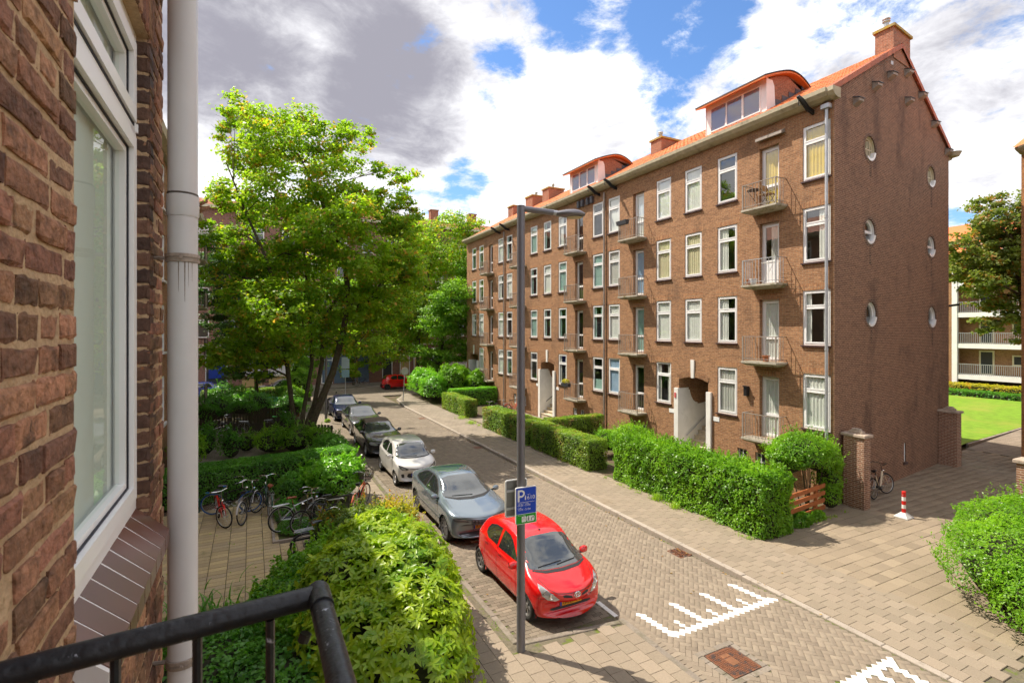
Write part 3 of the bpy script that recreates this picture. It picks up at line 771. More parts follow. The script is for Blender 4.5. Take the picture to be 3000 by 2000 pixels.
for k, z in enumerate(zrow):
    for i, y in enumerate(cols_d):
        zf = z-.62; zt = z+1.66; ya, yb = y-.40, y+.40; x0 = XF+.17
        d = MB(); frame_rect(d, x0, .07, ya, yb, zf, zt, .075)
        door = d.build('balcony_door', WHITE, blk, True)
        lf = MB(); frame_rect(lf, x0-.015, .05, ya+.06, yb-.06, zf+.05, zt-.06, .085); lf.box(x0-.015, x0+.035, ya+.145, yb-.145, zf+.80, zf+.90)
        lower_panel = (i == 0 and k == 2)
        if lower_panel: lf.box(x0-.01, x0+.03, ya+.145, yb-.145, zf+.135, zf+.80)
        lf.build('door_leaf', WHITE, door, True)
        p = MB(); xp = x0+.012; p.add([(xp, ya+.13, zf+.12), (xp, yb-.13, zf+.12), (xp, yb-.13, zt-.13), (xp, ya+.13, zt-.13)], [(0, 3, 2, 1)]); p.build('pane', GLASS, door, True)
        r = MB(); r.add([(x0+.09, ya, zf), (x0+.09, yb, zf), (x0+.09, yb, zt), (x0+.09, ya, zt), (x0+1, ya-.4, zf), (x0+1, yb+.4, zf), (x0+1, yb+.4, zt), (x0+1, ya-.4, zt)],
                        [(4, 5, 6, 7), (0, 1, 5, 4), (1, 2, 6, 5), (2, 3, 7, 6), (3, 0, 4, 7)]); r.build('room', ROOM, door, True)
        cm = {(0, 3): 'yellow', (0, 2): 'grey', (0, 1): 'white', (0, 0): 'white', (1, 2): 'blue', (1, 1): 'teal', (1, 3): 'white'}.get((i, k))
        if cm:
            c = MB(); curtain(c, x0+.04, ya+.08, yb-.08 if (i, k) != (0, 2) else yb-.35, zf+.08, zt-.1); c.build('curtain', CUR[cm], door, True)
        li = MB(); li.box(XF-.004, XF+.02, ya-.06, yb+.06, zt+.002, zt+.205); li.build('lintel', BR_S, door, True)
        nb = 9
        make_balcony(blk, XF, y+(0.12 if i in (1, 4) else -.0), zf-.02, 1.46, 0.62, STEEL if (i == 0 and k == 2) else RAILM, barw if (i == 0 and k == 2) else barm)
# cellar windows
for h in base_w:
    f = MB(); frame_rect(f, XF+.06, .05, h[0], h[1], h[2], h[3], .045); f.box(XF+.06, XF+.10, (h[0]+h[1])/2-.012, (h[0]+h[1])/2+.012, h[2]+.045, h[3]-.045); f.box(XF+.06, XF+.10, h[0]+.045, h[1]-.045, .88, .91)
    w_ = f.build('cellar_window', WHITE, blk, True)
    q = MB(); q.box(XF+.10, XF+.13, h[0], h[1], h[2], h[3]); q.build('pane', DARK if h[0] > 13.4 or h[0] < 13 else PLASTER, w_, True)
# stair porches
STEP = mat('stair_stone', (0.60, 0.50, 0.36), 0.8, namt=0.15, ns=6, dirt=(0.32, 0.25, 0.17), dscale=4)
for k, y in enumerate(stairs):
    ya, yb = y-ST_W, y+ST_W
    po = MB()
    # arch infill above the opening (segment arch)
    n = 12; pts = []
    for i in range(n+1):
        t = -1+2*i/n; pts.append((y+ST_W*t, 3.66+.17*(1-t*t)))
    V = []; F = []
    for a, b in pts: V += [(XF, a, b), (XF, a, 3.862), (XF+.25, a, b)]
    for i in range(n): F += [(3*i, 3*i+1, 3*i+4, 3*i+3), (3*i, 3*i+3, 3*i+5, 3*i+2)]
    po.add(V, F)
    D = 4.3
    po.add([(XF, ya, 0), (XF+D, ya, 0), (XF+D, ya, 3.9), (XF, ya, 3.9)], [(0, 1, 2, 3)])
    po.add([(XF, yb, 0), (XF+D, yb, 0), (XF+D, yb, 3.9), (XF, yb, 3.9)], [(3, 2, 1, 0)])
    po.add([(XF+D, ya, 0), (XF+D, yb, 0), (XF+D, yb, 3.9), (XF+D, ya, 3.9)], [(0, 1, 2, 3)])
    po.add([(XF, ya, 3.87), (XF+D, ya, 3.87), (XF+D, yb, 3.87), (XF, yb, 3.87)], [(0, 1, 2, 3)])
    porch = po.build('porch', BR_F, blk, True)
    # voussoirs of the arch
    for i in range(-12, 13):
        if abs(i) < 2: continue
        t = i/12.6; a = t*0.25
        vb = MB(); vb.box(-.02, .008, -.027, .027, 0, .21)
        T = Matrix.Translation((XF-.003, y+ST_W*t, 3.665+.17*(1-t*t))) @ Matrix.Rotation(-a, 4, 'X')
        vb.V = [tuple(T @ Vector(v)) for v in vb.V]; vb.build('voussoir', TILE_V if False else BR_F, porch, True)
    ks = MB(); ks.prism([(y-.075, 3.80), (y+.075, 3.80), (y+.10, 4.58), (y-.10, 4.58)], 'x', XF-.06, XF+.02); ks.build('keystone', PLASTER, porch, True)
    # white flank walls with a swept top
    for s in (1, -1):
        yi = yb if s > 0 else ya
        top = 3.28 if s > 0 else 3.28
        prof = [(XF-.10, 0.0), (XF+3.2, 0.0), (XF+3.2, 2.85), (XF+2.2, 2.62), (XF+1.25, 2.52), (XF+1.12, 2.52), (XF+1.10, 2.59), (XF+.98, 2.61), (XF+.84, 2.70), (XF+.72, 2.88), (XF+.65, 3.08), (XF+.63, 3.18), (XF+.56, 3.19), (XF+.55, top), (XF-.10, top)]
        fl = MB()
        if s > 0: fl.prism(prof, 'y', yi-.04, yi+.20)
        else: fl.prism(prof, 'y', yi-.20, yi+.04)
        fl.build('flank_wall', PLASTER, porch, True, fix=True)
    hr = MB(); hr.tube([(XF+.35, yb-.12, 1.15), (XF+2.9, yb-.12, 2.85)], .022, 8); hr.tube([(XF+1.3, yb-.12, 1.78), (XF+1.3, yb-.03, 1.74)], .012, 6)
    hr.build('handrail', STEEL if k == 0 else BLACK, porch, True)
    for i in range(11):
        stp = MB(); x0 = XF-.02+.235*i; zt_ = .40+.18*i; stp.box(x0, XF+3.6, ya+.042, yb-.042, zt_-.18-(.22 if i == 0 else 0), zt_); stp.box(x0-.03, x0, ya+.042, yb-.042, zt_-.035, zt_)
        stp.build('stair_step', STEP, porch, True)
    for s in (1, -1):
        npl = MB(); yy = y+s*(ST_W+.42); npl.box(XF-.02, XF-.003, yy-.16, yy+.16, 2.12, 2.30); npl.build('number_plate', WHITE, porch, True)
nb_ = MB(); nb_.box(XF-.125, XF-.103, 17.13, 17.23, 2.85, 3.07); nb_.build('red_plate', mat('red_plate', (0.6, 0.12, 0.12), .5), blk, True)
# gutter: half-round concrete trough along the eaves, returned at the corner
gp = [(XF+.02, 13.47), (XF-.18, 13.47), (XF-.34, 13.54), (XF-.45, 13.66), (XF-.46, 13.80), (XF-.40, 13.80), (XF-.36, 13.70), (XF-.2, 13.66), (XF+.02, 13.66)]
gt = MB(); gt.prism(gp, 'y', gy(XF)+.02, YEND)
gt.prism([(x+.0, z) for x, z in [(XF+.02, 13.44), (XF-.16, 13.45), (XF-.30, 13.52), (XF-.40, 13.64), (XF-.40, 13.78), (XF+.02, 13.78)]], 'y', gy(XF)-.20, gy(XF)+.015)
gt.build('gutter', GUTTER, blk, True, fix=True)
gt2 = MB(); gt2.prism([(2*XB-(x+ (XB-XF)), z) for x, z in gp][::-1], 'y', gy(XB)+.02, YEND); gt2.lathe([(0.001, -.22), (.2, -.16), (.28, 0), (.30, .02)], (XB+.20, gy(XB)-.1, 13.78), 'z', 16); gt2.build('rear_gutter', GUTTER, blk, True, fix=True)
# roof deck and tiles
rd = MB(); sl = (ZR-ZE)/(XRG-XF)
def zroof(x): return 13.70+sl*(x-(XF-.35))
rd.add([(XF-.3, gy(XF)-.03, 13.68), (XF-.3, YEND, 13.68), (XRG, YEND, ZR+.1), (XRG, gy(XRG)-.03, ZR+.1), (XB+.3, gy(XB)-.03, 13.68), (XB+.3, YEND, 13.68)], [(0, 3, 2, 1), (3, 4, 5, 2)])
roof = rd.build('roof', TILE_OLD, blk, True)
ang = math.atan(sl)
tp = MB()   # pantile: S-shaped in section
cs = [(-.125, 0.0), (-.09, .028), (-.045, .038), (.0, .022), (.05, .004), (.125, .004)]
V = []; F = []
for xx, up in ((0, .0), (.37, -.0)):
    for a, b in cs: V.append((xx, a, b+(.018 if xx == 0 else 0)))
for a, b in cs: V.append((0, a, b-.012))
n = len(cs)
for i in range(n-1): F += [(i, i+1, n+i+1, n+i), (2*n+i, 2*n+i+1, i+1, i)]
tp.add([(x*math.cos(ang)-z*math.sin(ang), y, x*math.sin(ang)+z*math.cos(ang)) for x, y, z in V], F)
tme = mkmesh('roof_tile', tp.V, tp.F, TILE, smooth=False)
tl = []
rows = int(((XRG-XF+.30)/math.cos(ang))/.33)
for r_ in range(rows):
    x = XF-.32+.33*r_*math.cos(ang)
    y = gy(x)+.20
    while y < YEND-.1: tl.append((x, y, zroof(x)+.045)); y += .245
tl.sort(key=lambda t: t[1]+1.2*abs(t[0]-17))
for x, y, z in tl[:300]:
    o = link('roof_tile', tme, roof, True); o.location = (x, y, z+random.uniform(-.004, .004)); o.rotation_euler = (random.uniform(-.02, .02), 0, 0)
A = np.array(tl[300:]); TV = np.array(tp.V); P = (TV[None]+A[:, None, :])
P[:, :, 2] += rng.uniform(-.005, .005, len(A))[:, None]
Q = P[:, np.array(tp.F), :].reshape(-1, 4, 3)
k_ = TV.shape[0]
me2 = mkmesh('roof_tile_field', P.reshape(-1, 3), (np.array(tp.F)[None]+(np.arange(len(A))*k_)[:, None, None]).reshape(-1, 4).tolist(), TILE)
link('roof_tile_field', me2, roof, True)['kind'] = 'stuff'
# verge tiles along both gable slopes
for side in (0, 1):
    for i in range(16):
        t0 = i/16; xa = XF-.32 if side == 0 else XB+.28; xb = XRG
        x0 = xa+(xb-xa)*t0; x1 = xa+(xb-xa)*(i+1.06)/16
        def zz(x): return zroof(x) if x <= XRG else zroof(2*XRG-x)
        v = MB(); y0, y1 = gy(x0), gy(x1)
        v.add([(x0, y0-.10, zz(x0)+.10), (x1, y1-.10, zz(x1)+.085), (x1, y1+.18, zz(x1)+.095), (x0, y0+.18, zz(x0)+.11), (x0, y0-.10, zz(x0)-.10), (x1, y1-.10, zz(x1)-.115)],
              [(0, 1, 2, 3), (4, 5, 1, 0), (4, 0, 3)])
        v.build('verge_tile', TILE_V, roof, True)
ridge = MB()
for i in range(80):
    y0 = gy(XRG)+.4*i
    if y0 > YEND: break
    ridge.lathe([(.11, 0), (.135, .42)], (XRG, y0, ZR+.06), 'y', 8, 0, PI)
ridge.build('ridge_tile_row', TILE, roof, True)
# chimneys
def chimney(xa, xb, ya, yb, z0, z1, pots=3, slope=GS, name='chimney', m=BR_C):
    c = MB()
    def P(x, y): return (x, y+slope*(x-xa))
    def bx(x0, x1, y0, y1, za, zb):
        a = [P(x0, y0), P(x1, y0), P(x1, y1), P(x0, y1)]
        c.add([(*p, za) for p in a]+[(*p, zb) for p in a], [(0, 3, 2, 1), (4, 5, 6, 7), (0, 1, 5, 4), (1, 2, 6, 5), (2, 3, 7, 6), (3, 0, 4, 7)])
    bx(xa, xb, ya, yb, z0, z1)
    ch = c.build(name, m, roof, True)
    c = MB(); bx(xa-.07, xb+.07, ya-.07, yb+.07, z1, z1+.10)
    c.build('chimney_cap', MATS.get('mossy') or mat('mossy', (0.33, 0.25, 0.10), .9, namt=.25, ns=9, dirt=(.40, .27, .03), dscale=5, dlim=(.45, .6)), ch, True)
    for i in range(pots):
        x = xa+(xb-xa)*(i+.5)/pots; y = (ya+yb)/2+slope*(x-xa); r = .11 if i == 0 else .07; hh = .42 if i == 0 else .24
        p = MB(); p.lathe([(r*.8, 0), (r*.8, hh*.55), (r*.85, hh*.6), (r*1.25, hh*.68), (r*1.25, hh*.72), (r*.9, hh*.8), (r*1.3, hh*.92), (r*1.1, hh), (.001, hh)], (x, y, z1+.10), 'z', 12)
        p.build('chimney_pot', STEEL, ch, True, smooth=True)
chimney(21.75, 23.35, gy(21.75)-.03, gy(21.75)+.62, 16.25, 17.42, 4)
for (ya, yb) in ((22.0, 22.85), (34.3, 35.3), (36.9, 38.1)):
    chimney(20.7, 22.1, ya, yb, 14.8, 16.75 if ya < 30 else 16.95, 2 if ya < 30 else 1, 0.0)
chimney(20.6, 22.0, 40.2, 41.2, 14.8, 16.8, 0, 0.0)
fl = MB(); fl.box(21.6, 21.76, gy(21.75)-.02, gy(21.75)+.75, 15.95, 16.08); fl.build('chimney_flashing', STEEL, roof, True)
# dormers: white front with three lights, brick cheeks, a bowed roof running back into the tiles
def dormer(y0, y1, opened=True):
    xf = XF+.70; zb = zroof(xf)+.05; zt = zb+1.12
    n = 14; prof = []
    # bowed roof line in side view from the front overhang to the slope
    x0, z0 = xf-.42, zt+.02
    for i in range(n+1):
        t = i/n; x = x0+3.0*t; z = z0+.62*math.sin(PI*min(1, t*1.0)*.62)*1.0-.95*max(0, t-.45)**2*2.2
        prof.append((x, z))
    d = MB(); d.box(xf, xf+.10, y0, y1, zb-.05, zt+.28)
    dor = d.build('dormer', WHITE, blk, True)
    for yy in (y0, y1-.10):
        ck = MB(); pl = [(xf+.10, zroof(xf)-.1), (xf+.10, zt)] + [(x, z-.03) for x, z in prof if x > xf+.12] + [(prof[-1][0], zroof(prof[-1][0])-.1)]
        ck.prism(pl, 'y', yy, yy+.10); ck.build('cheek', BR_C, dor, True, fix=True)
        wh = MB(); pl2 = [(xf-.02, zb-.05), (xf+.50, zroof(xf+.5)), (xf+.44, zt-.05), (xf+.34, zt+.16), (xf-.02, zt+.18)]
        wh.prism(pl2, 'y', yy-(.012 if yy == y0 else -.09), yy+(.012 if yy == y0 else .115)); wh.build('cheek_board', WHITE, dor, True, fix=True)
    for i in range(n):
        (xa, za), (xb2, zb2) = prof[i], prof[i+1]
        s_ = MB(); s_.prism([(xa, za), (xb2+.01, zb2), (xb2+.01, zb2+.07), (xa, za+.07)], 'y', y0-.22, y1+.22); s_.build('soffit_board', ORANGE, dor, True, fix=True)
    cap = MB(); V = []; F = []
    for x, z in prof: V += [(x-.02, y0-.26, z+.075), (x-.02, y1+.26, z+.075), (x-.02, y0-.26, z+.105), (x-.02, y1+.26, z+.105)]
    for i in range(n): F += [(4*i+2, 4*i+3, 4*i+7, 4*i+6), (4*i, 4*i+2, 4*i+6, 4*i+4), (4*i+1, 4*i+5, 4*i+7, 4*i+3)]
    F.append((0, 1, 3, 2)); cap.add(V, F); cap.build('dormer_roof', ROOFF, dor, True)
    w3 = (y1-y0-.5)/3
    for i in range(3):
        a = y0+.25+w3*i; f = MB(); frame_rect(f, xf-.04, .08, a, a+w3, zb+.08, zt, .045)
        if i == 2 and opened:
            f.V = [(x-(y-(a))*0.0+(z-zb)*0.10-.02, y, z) for x, y, z in f.V]
        l = f.build('dormer_light', WHITE, dor, True)
        p = MB(); p.box(xf-.018, xf-.003, a+.04, a+w3-.04, zb+.12, zt-.04); p.build('pane', mat('dormer_glass', (.16, .16, .19), .02, spec=1.0, coat=1.0), l, True)
    st = MB()
    for i in range(5):
        xx = xf+.5+.4*i; st.box(xx, xx+.34, y0-.028, y0-.012, zroof(xx)-.02, zroof(xx+.34)+.16)
    st.build('stepped_flashing', LEAD, dor, True)
dormer(13.2, 16.15)
dormer(24.0, 26.9, False)
# hoist beams under the eaves
for y in (10.9, 21.45, 22.9, 34.0, 35.5):
    h_ = MB(); pr = [(XF, 13.22), (XF-.35, 13.30), (XF-.62, 13.50), (XF-.82, 13.62), (XF-.86, 13.66), (XF-.80, 13.72), (XF-.56, 13.64), (XF-.3, 13.44), (XF, 13.36)]
    h_.prism(pr, 'y', y-.04, y+.04); hb = h_.build('hoist_beam', BLACK, blk, True, fix=True)
    k2 = MB(); k2.tube([(XF-.80, y, 13.64), (XF-.80, y, 13.42), (XF-.77, y, 13.37), (XF-.73, y, 13.42)], .012, 6); k2.build('hook', BLACK, hb, True)
# downpipes
def downpipe(X, y, zt, z0=0.0, parent=blk, r=.05, m=STEEL, hopper=True):
    p = MB(); p.tube([(X-.09, y, z0), (X-.09, y, zt)], r, 10)
    for z in (2.6, 5.2, 7.2, 9.6, 12.2):
        if z0 < z < zt: p.tube([(X-.09, y, z), (X-.09, y, z+.08)], r+.008, 10)
    if hopper: p.box(X-.2, X-.002, y-.13, y+.13, zt, zt+.14)
    d = p.build('downpipe', m, parent, True, smooth=False)
downpipe(XF, 10.40, 13.22)
downpipe(XF, 22.42, 13.3, m=RAILM, hopper=False)
downpipe(XF, 34.75, 13.3, m=RAILM, hopper=False)
# nest boxes, lamps, camera on the gable and facade
NEST = mat('grey_wood', (0.33, 0.28, 0.24), .7, namt=.15, ns=6)
for x, z in ((18.6, 13.72), (20.1, 14.65), (21.42, 15.4), (23.0, 15.95), (23.05, 14.85), (24.45, 15.42), (25.85, 14.58), (27.45, 13.72)):
    y = gy(x); b = MB(); b.prism([(y-.22, z+.0), (y-.22, z+.09), (y, z+.17), (y, z-.12)], 'x', x-.14, x+.14)
    n1 = b.build('nest_box', NEST, blk, True, fix=True)
    r = MB(); r.prism([(y-.25, z+.09), (y-.25, z+.11), (y, z+.195), (y, z+.17)], 'x', x-.165, x+.165); r.build('nest_roof', LEAD, n1, True, fix=True)
for i, yy in enumerate((23.55, 23.95, 24.45, 24.85)):
    b = MB(); b.box(XF-.16, XF-.002, yy-.09, yy+.09, 12.98, 13.36); b.build('nest_box', LEAD, blk, True)
for yy in (12.2, 12.75):
    b = MB(); b.prism([(XF-.22, 12.93), (XF-.22, 13.02), (XF-.002, 13.14), (XF-.002, 12.98)], 'y', yy-.27, yy+.25); b.build('wall_shelf_box', NEST, blk, True, fix=True)
lm = MB(); lm.box(XF-.16, XF-.002, 13.42, 13.56, 3.35, 3.72); l_ = lm.build('wall_lantern', BLACK, blk, True)
lm = MB(); lm.box(XF-.19, XF-.16, 13.40, 13.58, 3.68, 3.74); lm.build('lantern_hood', BLACK, l_, True)
cm_ = MB(); cm_.tube([(27.7, gy(27.7)-.05, 6.95), (27.7, gy(27.7)-.42, 7.0)], .05, 8); cm_.build('security_camera', BLACK, blk, True)
# things on the balconies
POT = mat('terracotta', (0.45, 0.16, 0.07), .8, namt=.1)
# ================================================================== THE NEAR HOUSE (left edge)
NB = mat('near_brick', (0.33, 0.165, 0.095), 0.85, col2=(0.155, 0.082, 0.053), vary=0.28, hue=0.012, ns=38, namt=0.5, bump=1.0, bs=70, spec=0.25, dirt=(0.075, 0.046, 0.033), dscale=11, dlim=(0.52, 0.74))
NBK = mat('burnt_brick', (0.15, 0.075, 0.045), 0.7, col2=(0.065, 0.036, 0.027), vary=0.3, ns=30, namt=0.35, bump=0.6, bs=60, spec=0.35, dirt=(0.42, 0.15, 0.05), dscale=9, dlim=(0.60, 0.68))
MORT = mat('mortar', (0.47, 0.325, 0.19), 0.95, ns=35, namt=0.22, bump=0.8, bs=70, dirt=(0.38, 0.26, 0.16), dscale=6, dlim=(0.5, 0.75))
UPVC = mat('white_upvc', (0.90, 0.89, 0.88), 0.30, namt=0.03, ns=2)
GASK = mat('gasket', (0.02, 0.02, 0.03), 0.6)
SILLT = mat('glazed_sill', (0.15, 0.068, 0.05), 0.28, vary=0.10, namt=0.10, ns=7, spec=0.5)
GROUT = mat('white_grout', (0.72, 0.69, 0.66), 0.8)
XW = -0.35
GLASS_N = glass_mat('near_glass', (.9, .95, .92), .03, 0.0, .55)
house = thing('brick_house', 'near brick house front with white window at the left edge', 'house', (XW, 1.0, 0))
y0o, y1o, z0o, z1o, yend = 1.475, 2.42, 5.17, 7.03, 2.75
m = MB()
xb, xf_ = XW-.30, XW-.0055
def wl_(a, b, c, d): m.box(xb, xf_, a, b, c, d)
wl_(-1.2, y0o, 3.6, 8.4); wl_(y1o, yend, 3.6, 8.4); wl_(y0o, y1o, 3.6, z0o-.10); wl_(y0o, y1o, z1o+.0, 8.4)
hw = m.build('wall', MORT, house, True)
body = MB(); body.box(-7.5, XW-.002, -14, yend, -.1, 3.6); body.box(-7.5, XW-.002, -14, yend, 8.4, 13.6); body.box(-7.5, XW-.31, -14, -1.2, 3.6, 8.4); body.box(-7.5, -7.3, -14, yend, 3.6, 8.4); body.box(-7.5, XW-.32, yend-.12, yend-.01, 3.6, 8.4)
body.build('house_body', BR_F, house, True)
rf_ = MB(); rf_.add([(-7.8, -14, 13.6), (XW+.3, -14, 13.6), (XW+.3, yend, 13.6), (-7.8, yend, 13.6), (-4, -14, 16.2), (-4, yend, 16.2)], [(1, 2, 5, 4), (3, 0, 4, 5), (2, 3, 5)]); rf_.build('roof', TILE_OLD, house, True)
# bricks laid one by one, each a little out of line
def brick_mesh(L, H, D, seed, m):
    r = random.Random(seed)
    xs = (-D, -.012, 0.0); ys = (0, .008, L*.33, L*.66, L-.008, L); zs = (0, .007, H-.007, H)
    V = []; F = []
    def j(a): return r.uniform(-a, a)*1.5
    front = [(0.0-(.004 if (iy in (0, 5) or iz in (0, 3)) else 0)+j(.0016), ys[iy]+j(.0022), zs[iz]+j(.0022)) for iy in range(6) for iz in range(4)]
    back = {}
    V = front[:]
    for iy in range(5):
        for iz in range(3):
            a = iy*4+iz; F.append((a, a+4, a+5, a+1))
    b0 = len(V); ring = [i*4 for i in range(6)]+[20+1, 20+2, 23]+[19, 15, 11, 7, 3]+[2, 1]
    for i in ring: V.append((-D, front[i][1], front[i][2]))
    n = len(ring)
    for i in range(n): F.append((ring[i], b0+i, b0+(i+1) % n, ring[(i+1) % n]))
    me = mkmesh('brick', V, F, m)
    bm = bmesh.new(); bm.from_mesh(me); bmesh.ops.recalc_face_normals(bm, faces=bm.faces); bm.to_mesh(me); bm.free()
    return me
CH = 0.0628
BM = {(L, k): brick_mesh(L, .0500, .10, int(L*1000)+k, NB) for L in (.205, .150, .098, .066) for k in range(4)}
BMK = {k: brick_mesh(.052, .052, .08, 900+k, NBK) for k in range(5)}
nbr = 0
def course(ya, yb, z, rnd, startcut=0.0):
    global nbr
    y = ya-startcut
    seq = []
    while y < yb-.03:
        L = rnd.choice((.205, .205, .098, .098, .150))
        if y+L > yb-.02:
            L = min((.205, .150, .098, .066), key=lambda q: abs(yb-y-q))
        seq.append((y, L)); y += L+.0120
    if seq:                                    # stretch the course so it ends flush with its edge
        k = (yb-seq[0][0])/(seq[-1][0]+seq[-1][1]-seq[0][0])
        for y, L in seq:
            o = link('brick', BM[(L, rnd.randrange(4))], hw, True); nbr += 1
            o.location = (XW+rnd.uniform(-.004, .004), seq[0][0]+(y-seq[0][0])*k, z+rnd.uniform(-.0018, .0018)); o.scale = (1, k, 1)
            o.rotation_euler = (rnd.uniform(-.012, .012), 0, rnd.uniform(-.012, .012))
rnd = random.Random(3)
zc = 3.62; i = 0
while zc < 8.3:
    if 4.85 < zc < 6.95: course(.55, y0o-.006 if i % 2 else y0o-.001, zc, rnd, rnd.uniform(0, .12))
    if 4.35 < zc < 7.35: course(y1o+.001, yend, zc, rnd)
    if 4.45 < zc < z0o-.13: course(y0o, y1o, zc, rnd, rnd.uniform(0, .05))
    zc += CH; i += 1
# far reveal: burnt headers stacked on the side of the opening
zc = z0o-.03; i = 0
while zc < z1o-.03:
    o = link('brick', BMK[i % 5], hw, True); o.rotation_euler = (0, 0, -PI/2); o.location = (XW-.052-.001, y1o-.006+rnd.uniform(-.003, .003), zc)
    zc += CH; i += 1
rvm = MB(); rvm.box(XW-.09, XW-.011, y1o-.0015, y1o+.02, z0o-.06, z1o); rvm.build('reveal_mortar', MORT, hw, True)
# soldier course over the window
LB = brick_mesh(.052, .205, .10, 77, NB)
yy = y0o-.10
while yy < y1o+.06:
    o = link('brick', LB, hw, True); o.location = (XW+.002, yy, z1o+.004); yy += .0635
# window
wf = MB(); xo = XW-.045
def bars(mb, x1, d, a, b, c, e, w): frame_rect(mb, x1-d, d, a, b, c, e, w)
bars(wf, xo, .07, y0o-.02, y1o+.0, z0o+.04, z1o, .062)
wf.box(xo-.07, xo, y0o+.04, y1o-.06, 6.615, 6.68)
nwin = wf.build('window', UPVC, house, True)
for (c, e) in ((z0o+.094, 6.622), (6.672, z1o-.055)):
    g = MB(); bars(g, xo+.003, .04, y0o+.034, y1o-.054, c-.006, e+.006, .018); g.build('gasket', GASK, nwin, True)
    s_ = MB(); bars(s_, xo+.012, .07, y0o+.044, y1o-.064, c+.004, e-.004, .05); s_.build('sash', UPVC, nwin, True)
    g2 = MB(); bars(g2, xo-.004, .03, y0o+.092, y1o-.112, c+.052, e-.052, .008); g2.build('glazing_gasket', GASK, nwin, True)
    bd = MB(); bars(bd, xo-.010, .03, y0o+.098, y1o-.118, c+.058, e-.058, .022); bd.build('glazing_bead', UPVC, nwin, True)
    p = MB(); xp = xo-.028; p.add([(xp, y0o+.11, c+.07), (xp, y1o-.13, c+.07), (xp, y1o-.13, e-.07), (xp, y0o+.11, e-.07)], [(0, 1, 2, 3)]); p.build('pane', GLASS_N, nwin, True)
hn = MB(); hn.box(xo+.012, xo+.02, y1o-.10, y1o-.085, 6.63, 6.66); hn.build('vent_cap', UPVC, nwin, True)
rm = MB(); rm.box(XW-.105, XW-.098, y0o-.3, y1o+.1, 4.9, 7.3); rm.box(XW-.74, XW-.31, y0o-.3, y0o-.28, 4.9, 7.3); rm.box(XW-.74, XW-.31, y1o+.06, y1o+.08, 4.9, 7.3); rm.box(XW-.74, XW-.12, y0o-.3, y1o+.1, 5.0, 5.02)  # first box: pale blind added close behind the glass to lighten the pane
rm.build('room', mat('pale_blind', (0.66, 0.70, 0.64), .9), nwin, True)
# sloping sill of brown glazed tiles with white joints
sg = MB(); sl_ = MB(); zi, zo_, xi, xo2 = z0o+.052, z0o-.055, XW-.055, XW+.062
sg.add([(xi, y0o-.01, zi-.001), (xo2-.002, y0o-.01, zo_-.001), (xo2-.002, y1o-.002, zo_-.001), (xi, y1o-.002, zi-.001), (xi, y0o-.01, zi-.09), (xo2-.004, y0o-.01, zo_-.05), (xo2-.004, y1o-.002, zo_-.05), (xi, y1o-.002, zi-.09)],
       [(0, 1, 2, 3), (4, 7, 6, 5), (1, 5, 6, 2), (2, 6, 7, 3), (0, 4, 5, 1)])
sill = sg.build('window_sill', GROUT, house, True)
n = 9; st = (y1o-y0o)/n
for k in range(n):
    a = y0o+st*k+.0045; b_ = y0o+st*(k+1)-.0045; q = MB()
    dz = random.uniform(-.0012, .0012)
    q.add([(xi, a, zi+dz), (xo2, a, zo_+dz), (xo2, b_, zo_+dz), (xi, b_, zi+dz), (xo2, a, zo_-.052), (xo2, b_, zo_-.052), (xi, a, zi-.03), (xi, b_, zi-.03), (xo2-.012, a, zo_-.055), (xo2-.012, b_, zo_-.055)],
          [(0, 1, 2, 3), (1, 4, 5, 2), (0, 6, 8, 4, 1), (3, 2, 5, 9, 7), (4, 8, 9, 5)])
    q.build('sill_tile', SILLT, sill, True)
# rain pipe in front of the wall
PIPE = mat('pipe_pvc', (0.62, 0.605, 0.60), 0.27, namt=0.05, ns=3, dirt=(0.48, 0.44, 0.41), dscale=2.0, dlim=(0.58, 0.8))
px, py = -0.25, 2.49
pp = MB(); pp.lathe([(.054, 3.0-5.9), (.054, 6.40-5.9)], (px, py, 5.9), 'z', 28); pp.lathe([(.056, 6.36-5.9), (.0585, 6.37-5.9), (.0585, 6.445-5.9), (.053, 6.449-5.9)], (px, py, 5.9), 'z', 28); pp.lathe([(.0535, .5), (.0535, 4.6)], (px, py, 5.9), 'z', 28)
dp = pp.build('rain_pipe', PIPE, house, True, smooth=True)
for z in (6.19, 4.55):
    c_ = MB(); c_.lathe([(.055, -.018), (.0605, -.016), (.0615, -.004), (.058, -.002), (.058, .002), (.0615, .004), (.0605, .016), (.055, .018)], (px, py, z), 'z', 28); c_.tube([(px, py-.058, z), (px-.0, py-.072, z)], .007, 6); c_.tube([(px-.05, py, z), (XW-.02, py+.02, z)], .008, 6)
    c_.build('pipe_clamp', mat('clamp', (0.33, 0.27, 0.22), .6, metal=.2, namt=.3, ns=30), dp, True)
    ru = MB()
for k, (a, l, w) in enumerate(((-1.35, .16, .05), (-1.12, .10, .03), (-1.75, .12, .04), (-.85, .08, .025))):
    ru = MB(); V = []; F = []
    for i in range(6):
        z = 6.172-l*i/5; ww = w*(1-.75*(i/5)); r_ = .0545
        V += [(px+r_*math.cos(a-ww), py+r_*math.sin(a-ww), z), (px+r_*math.cos(a+ww), py+r_*math.sin(a+ww), z)]
    F = [(2*i, 2*i+1, 2*i+3, 2*i+2) for i in range(5)]
    ru.add(V, F); ru.build('rust_streak', mat('rust_streak', (.24, .19, .15), .7, namt=.3, ns=40), dp, True)
jn = MB(); jn.lathe([(.0540, 6.449-5.9), (.0560, 6.451-5.9), (.0560, 6.455-5.9), (.0538, 6.457-5.9)], (px, py, 5.9), 'z', 28); jn.build('joint_seal', mat('joint_dirt', (.10, .085, .07), .8), dp, True)
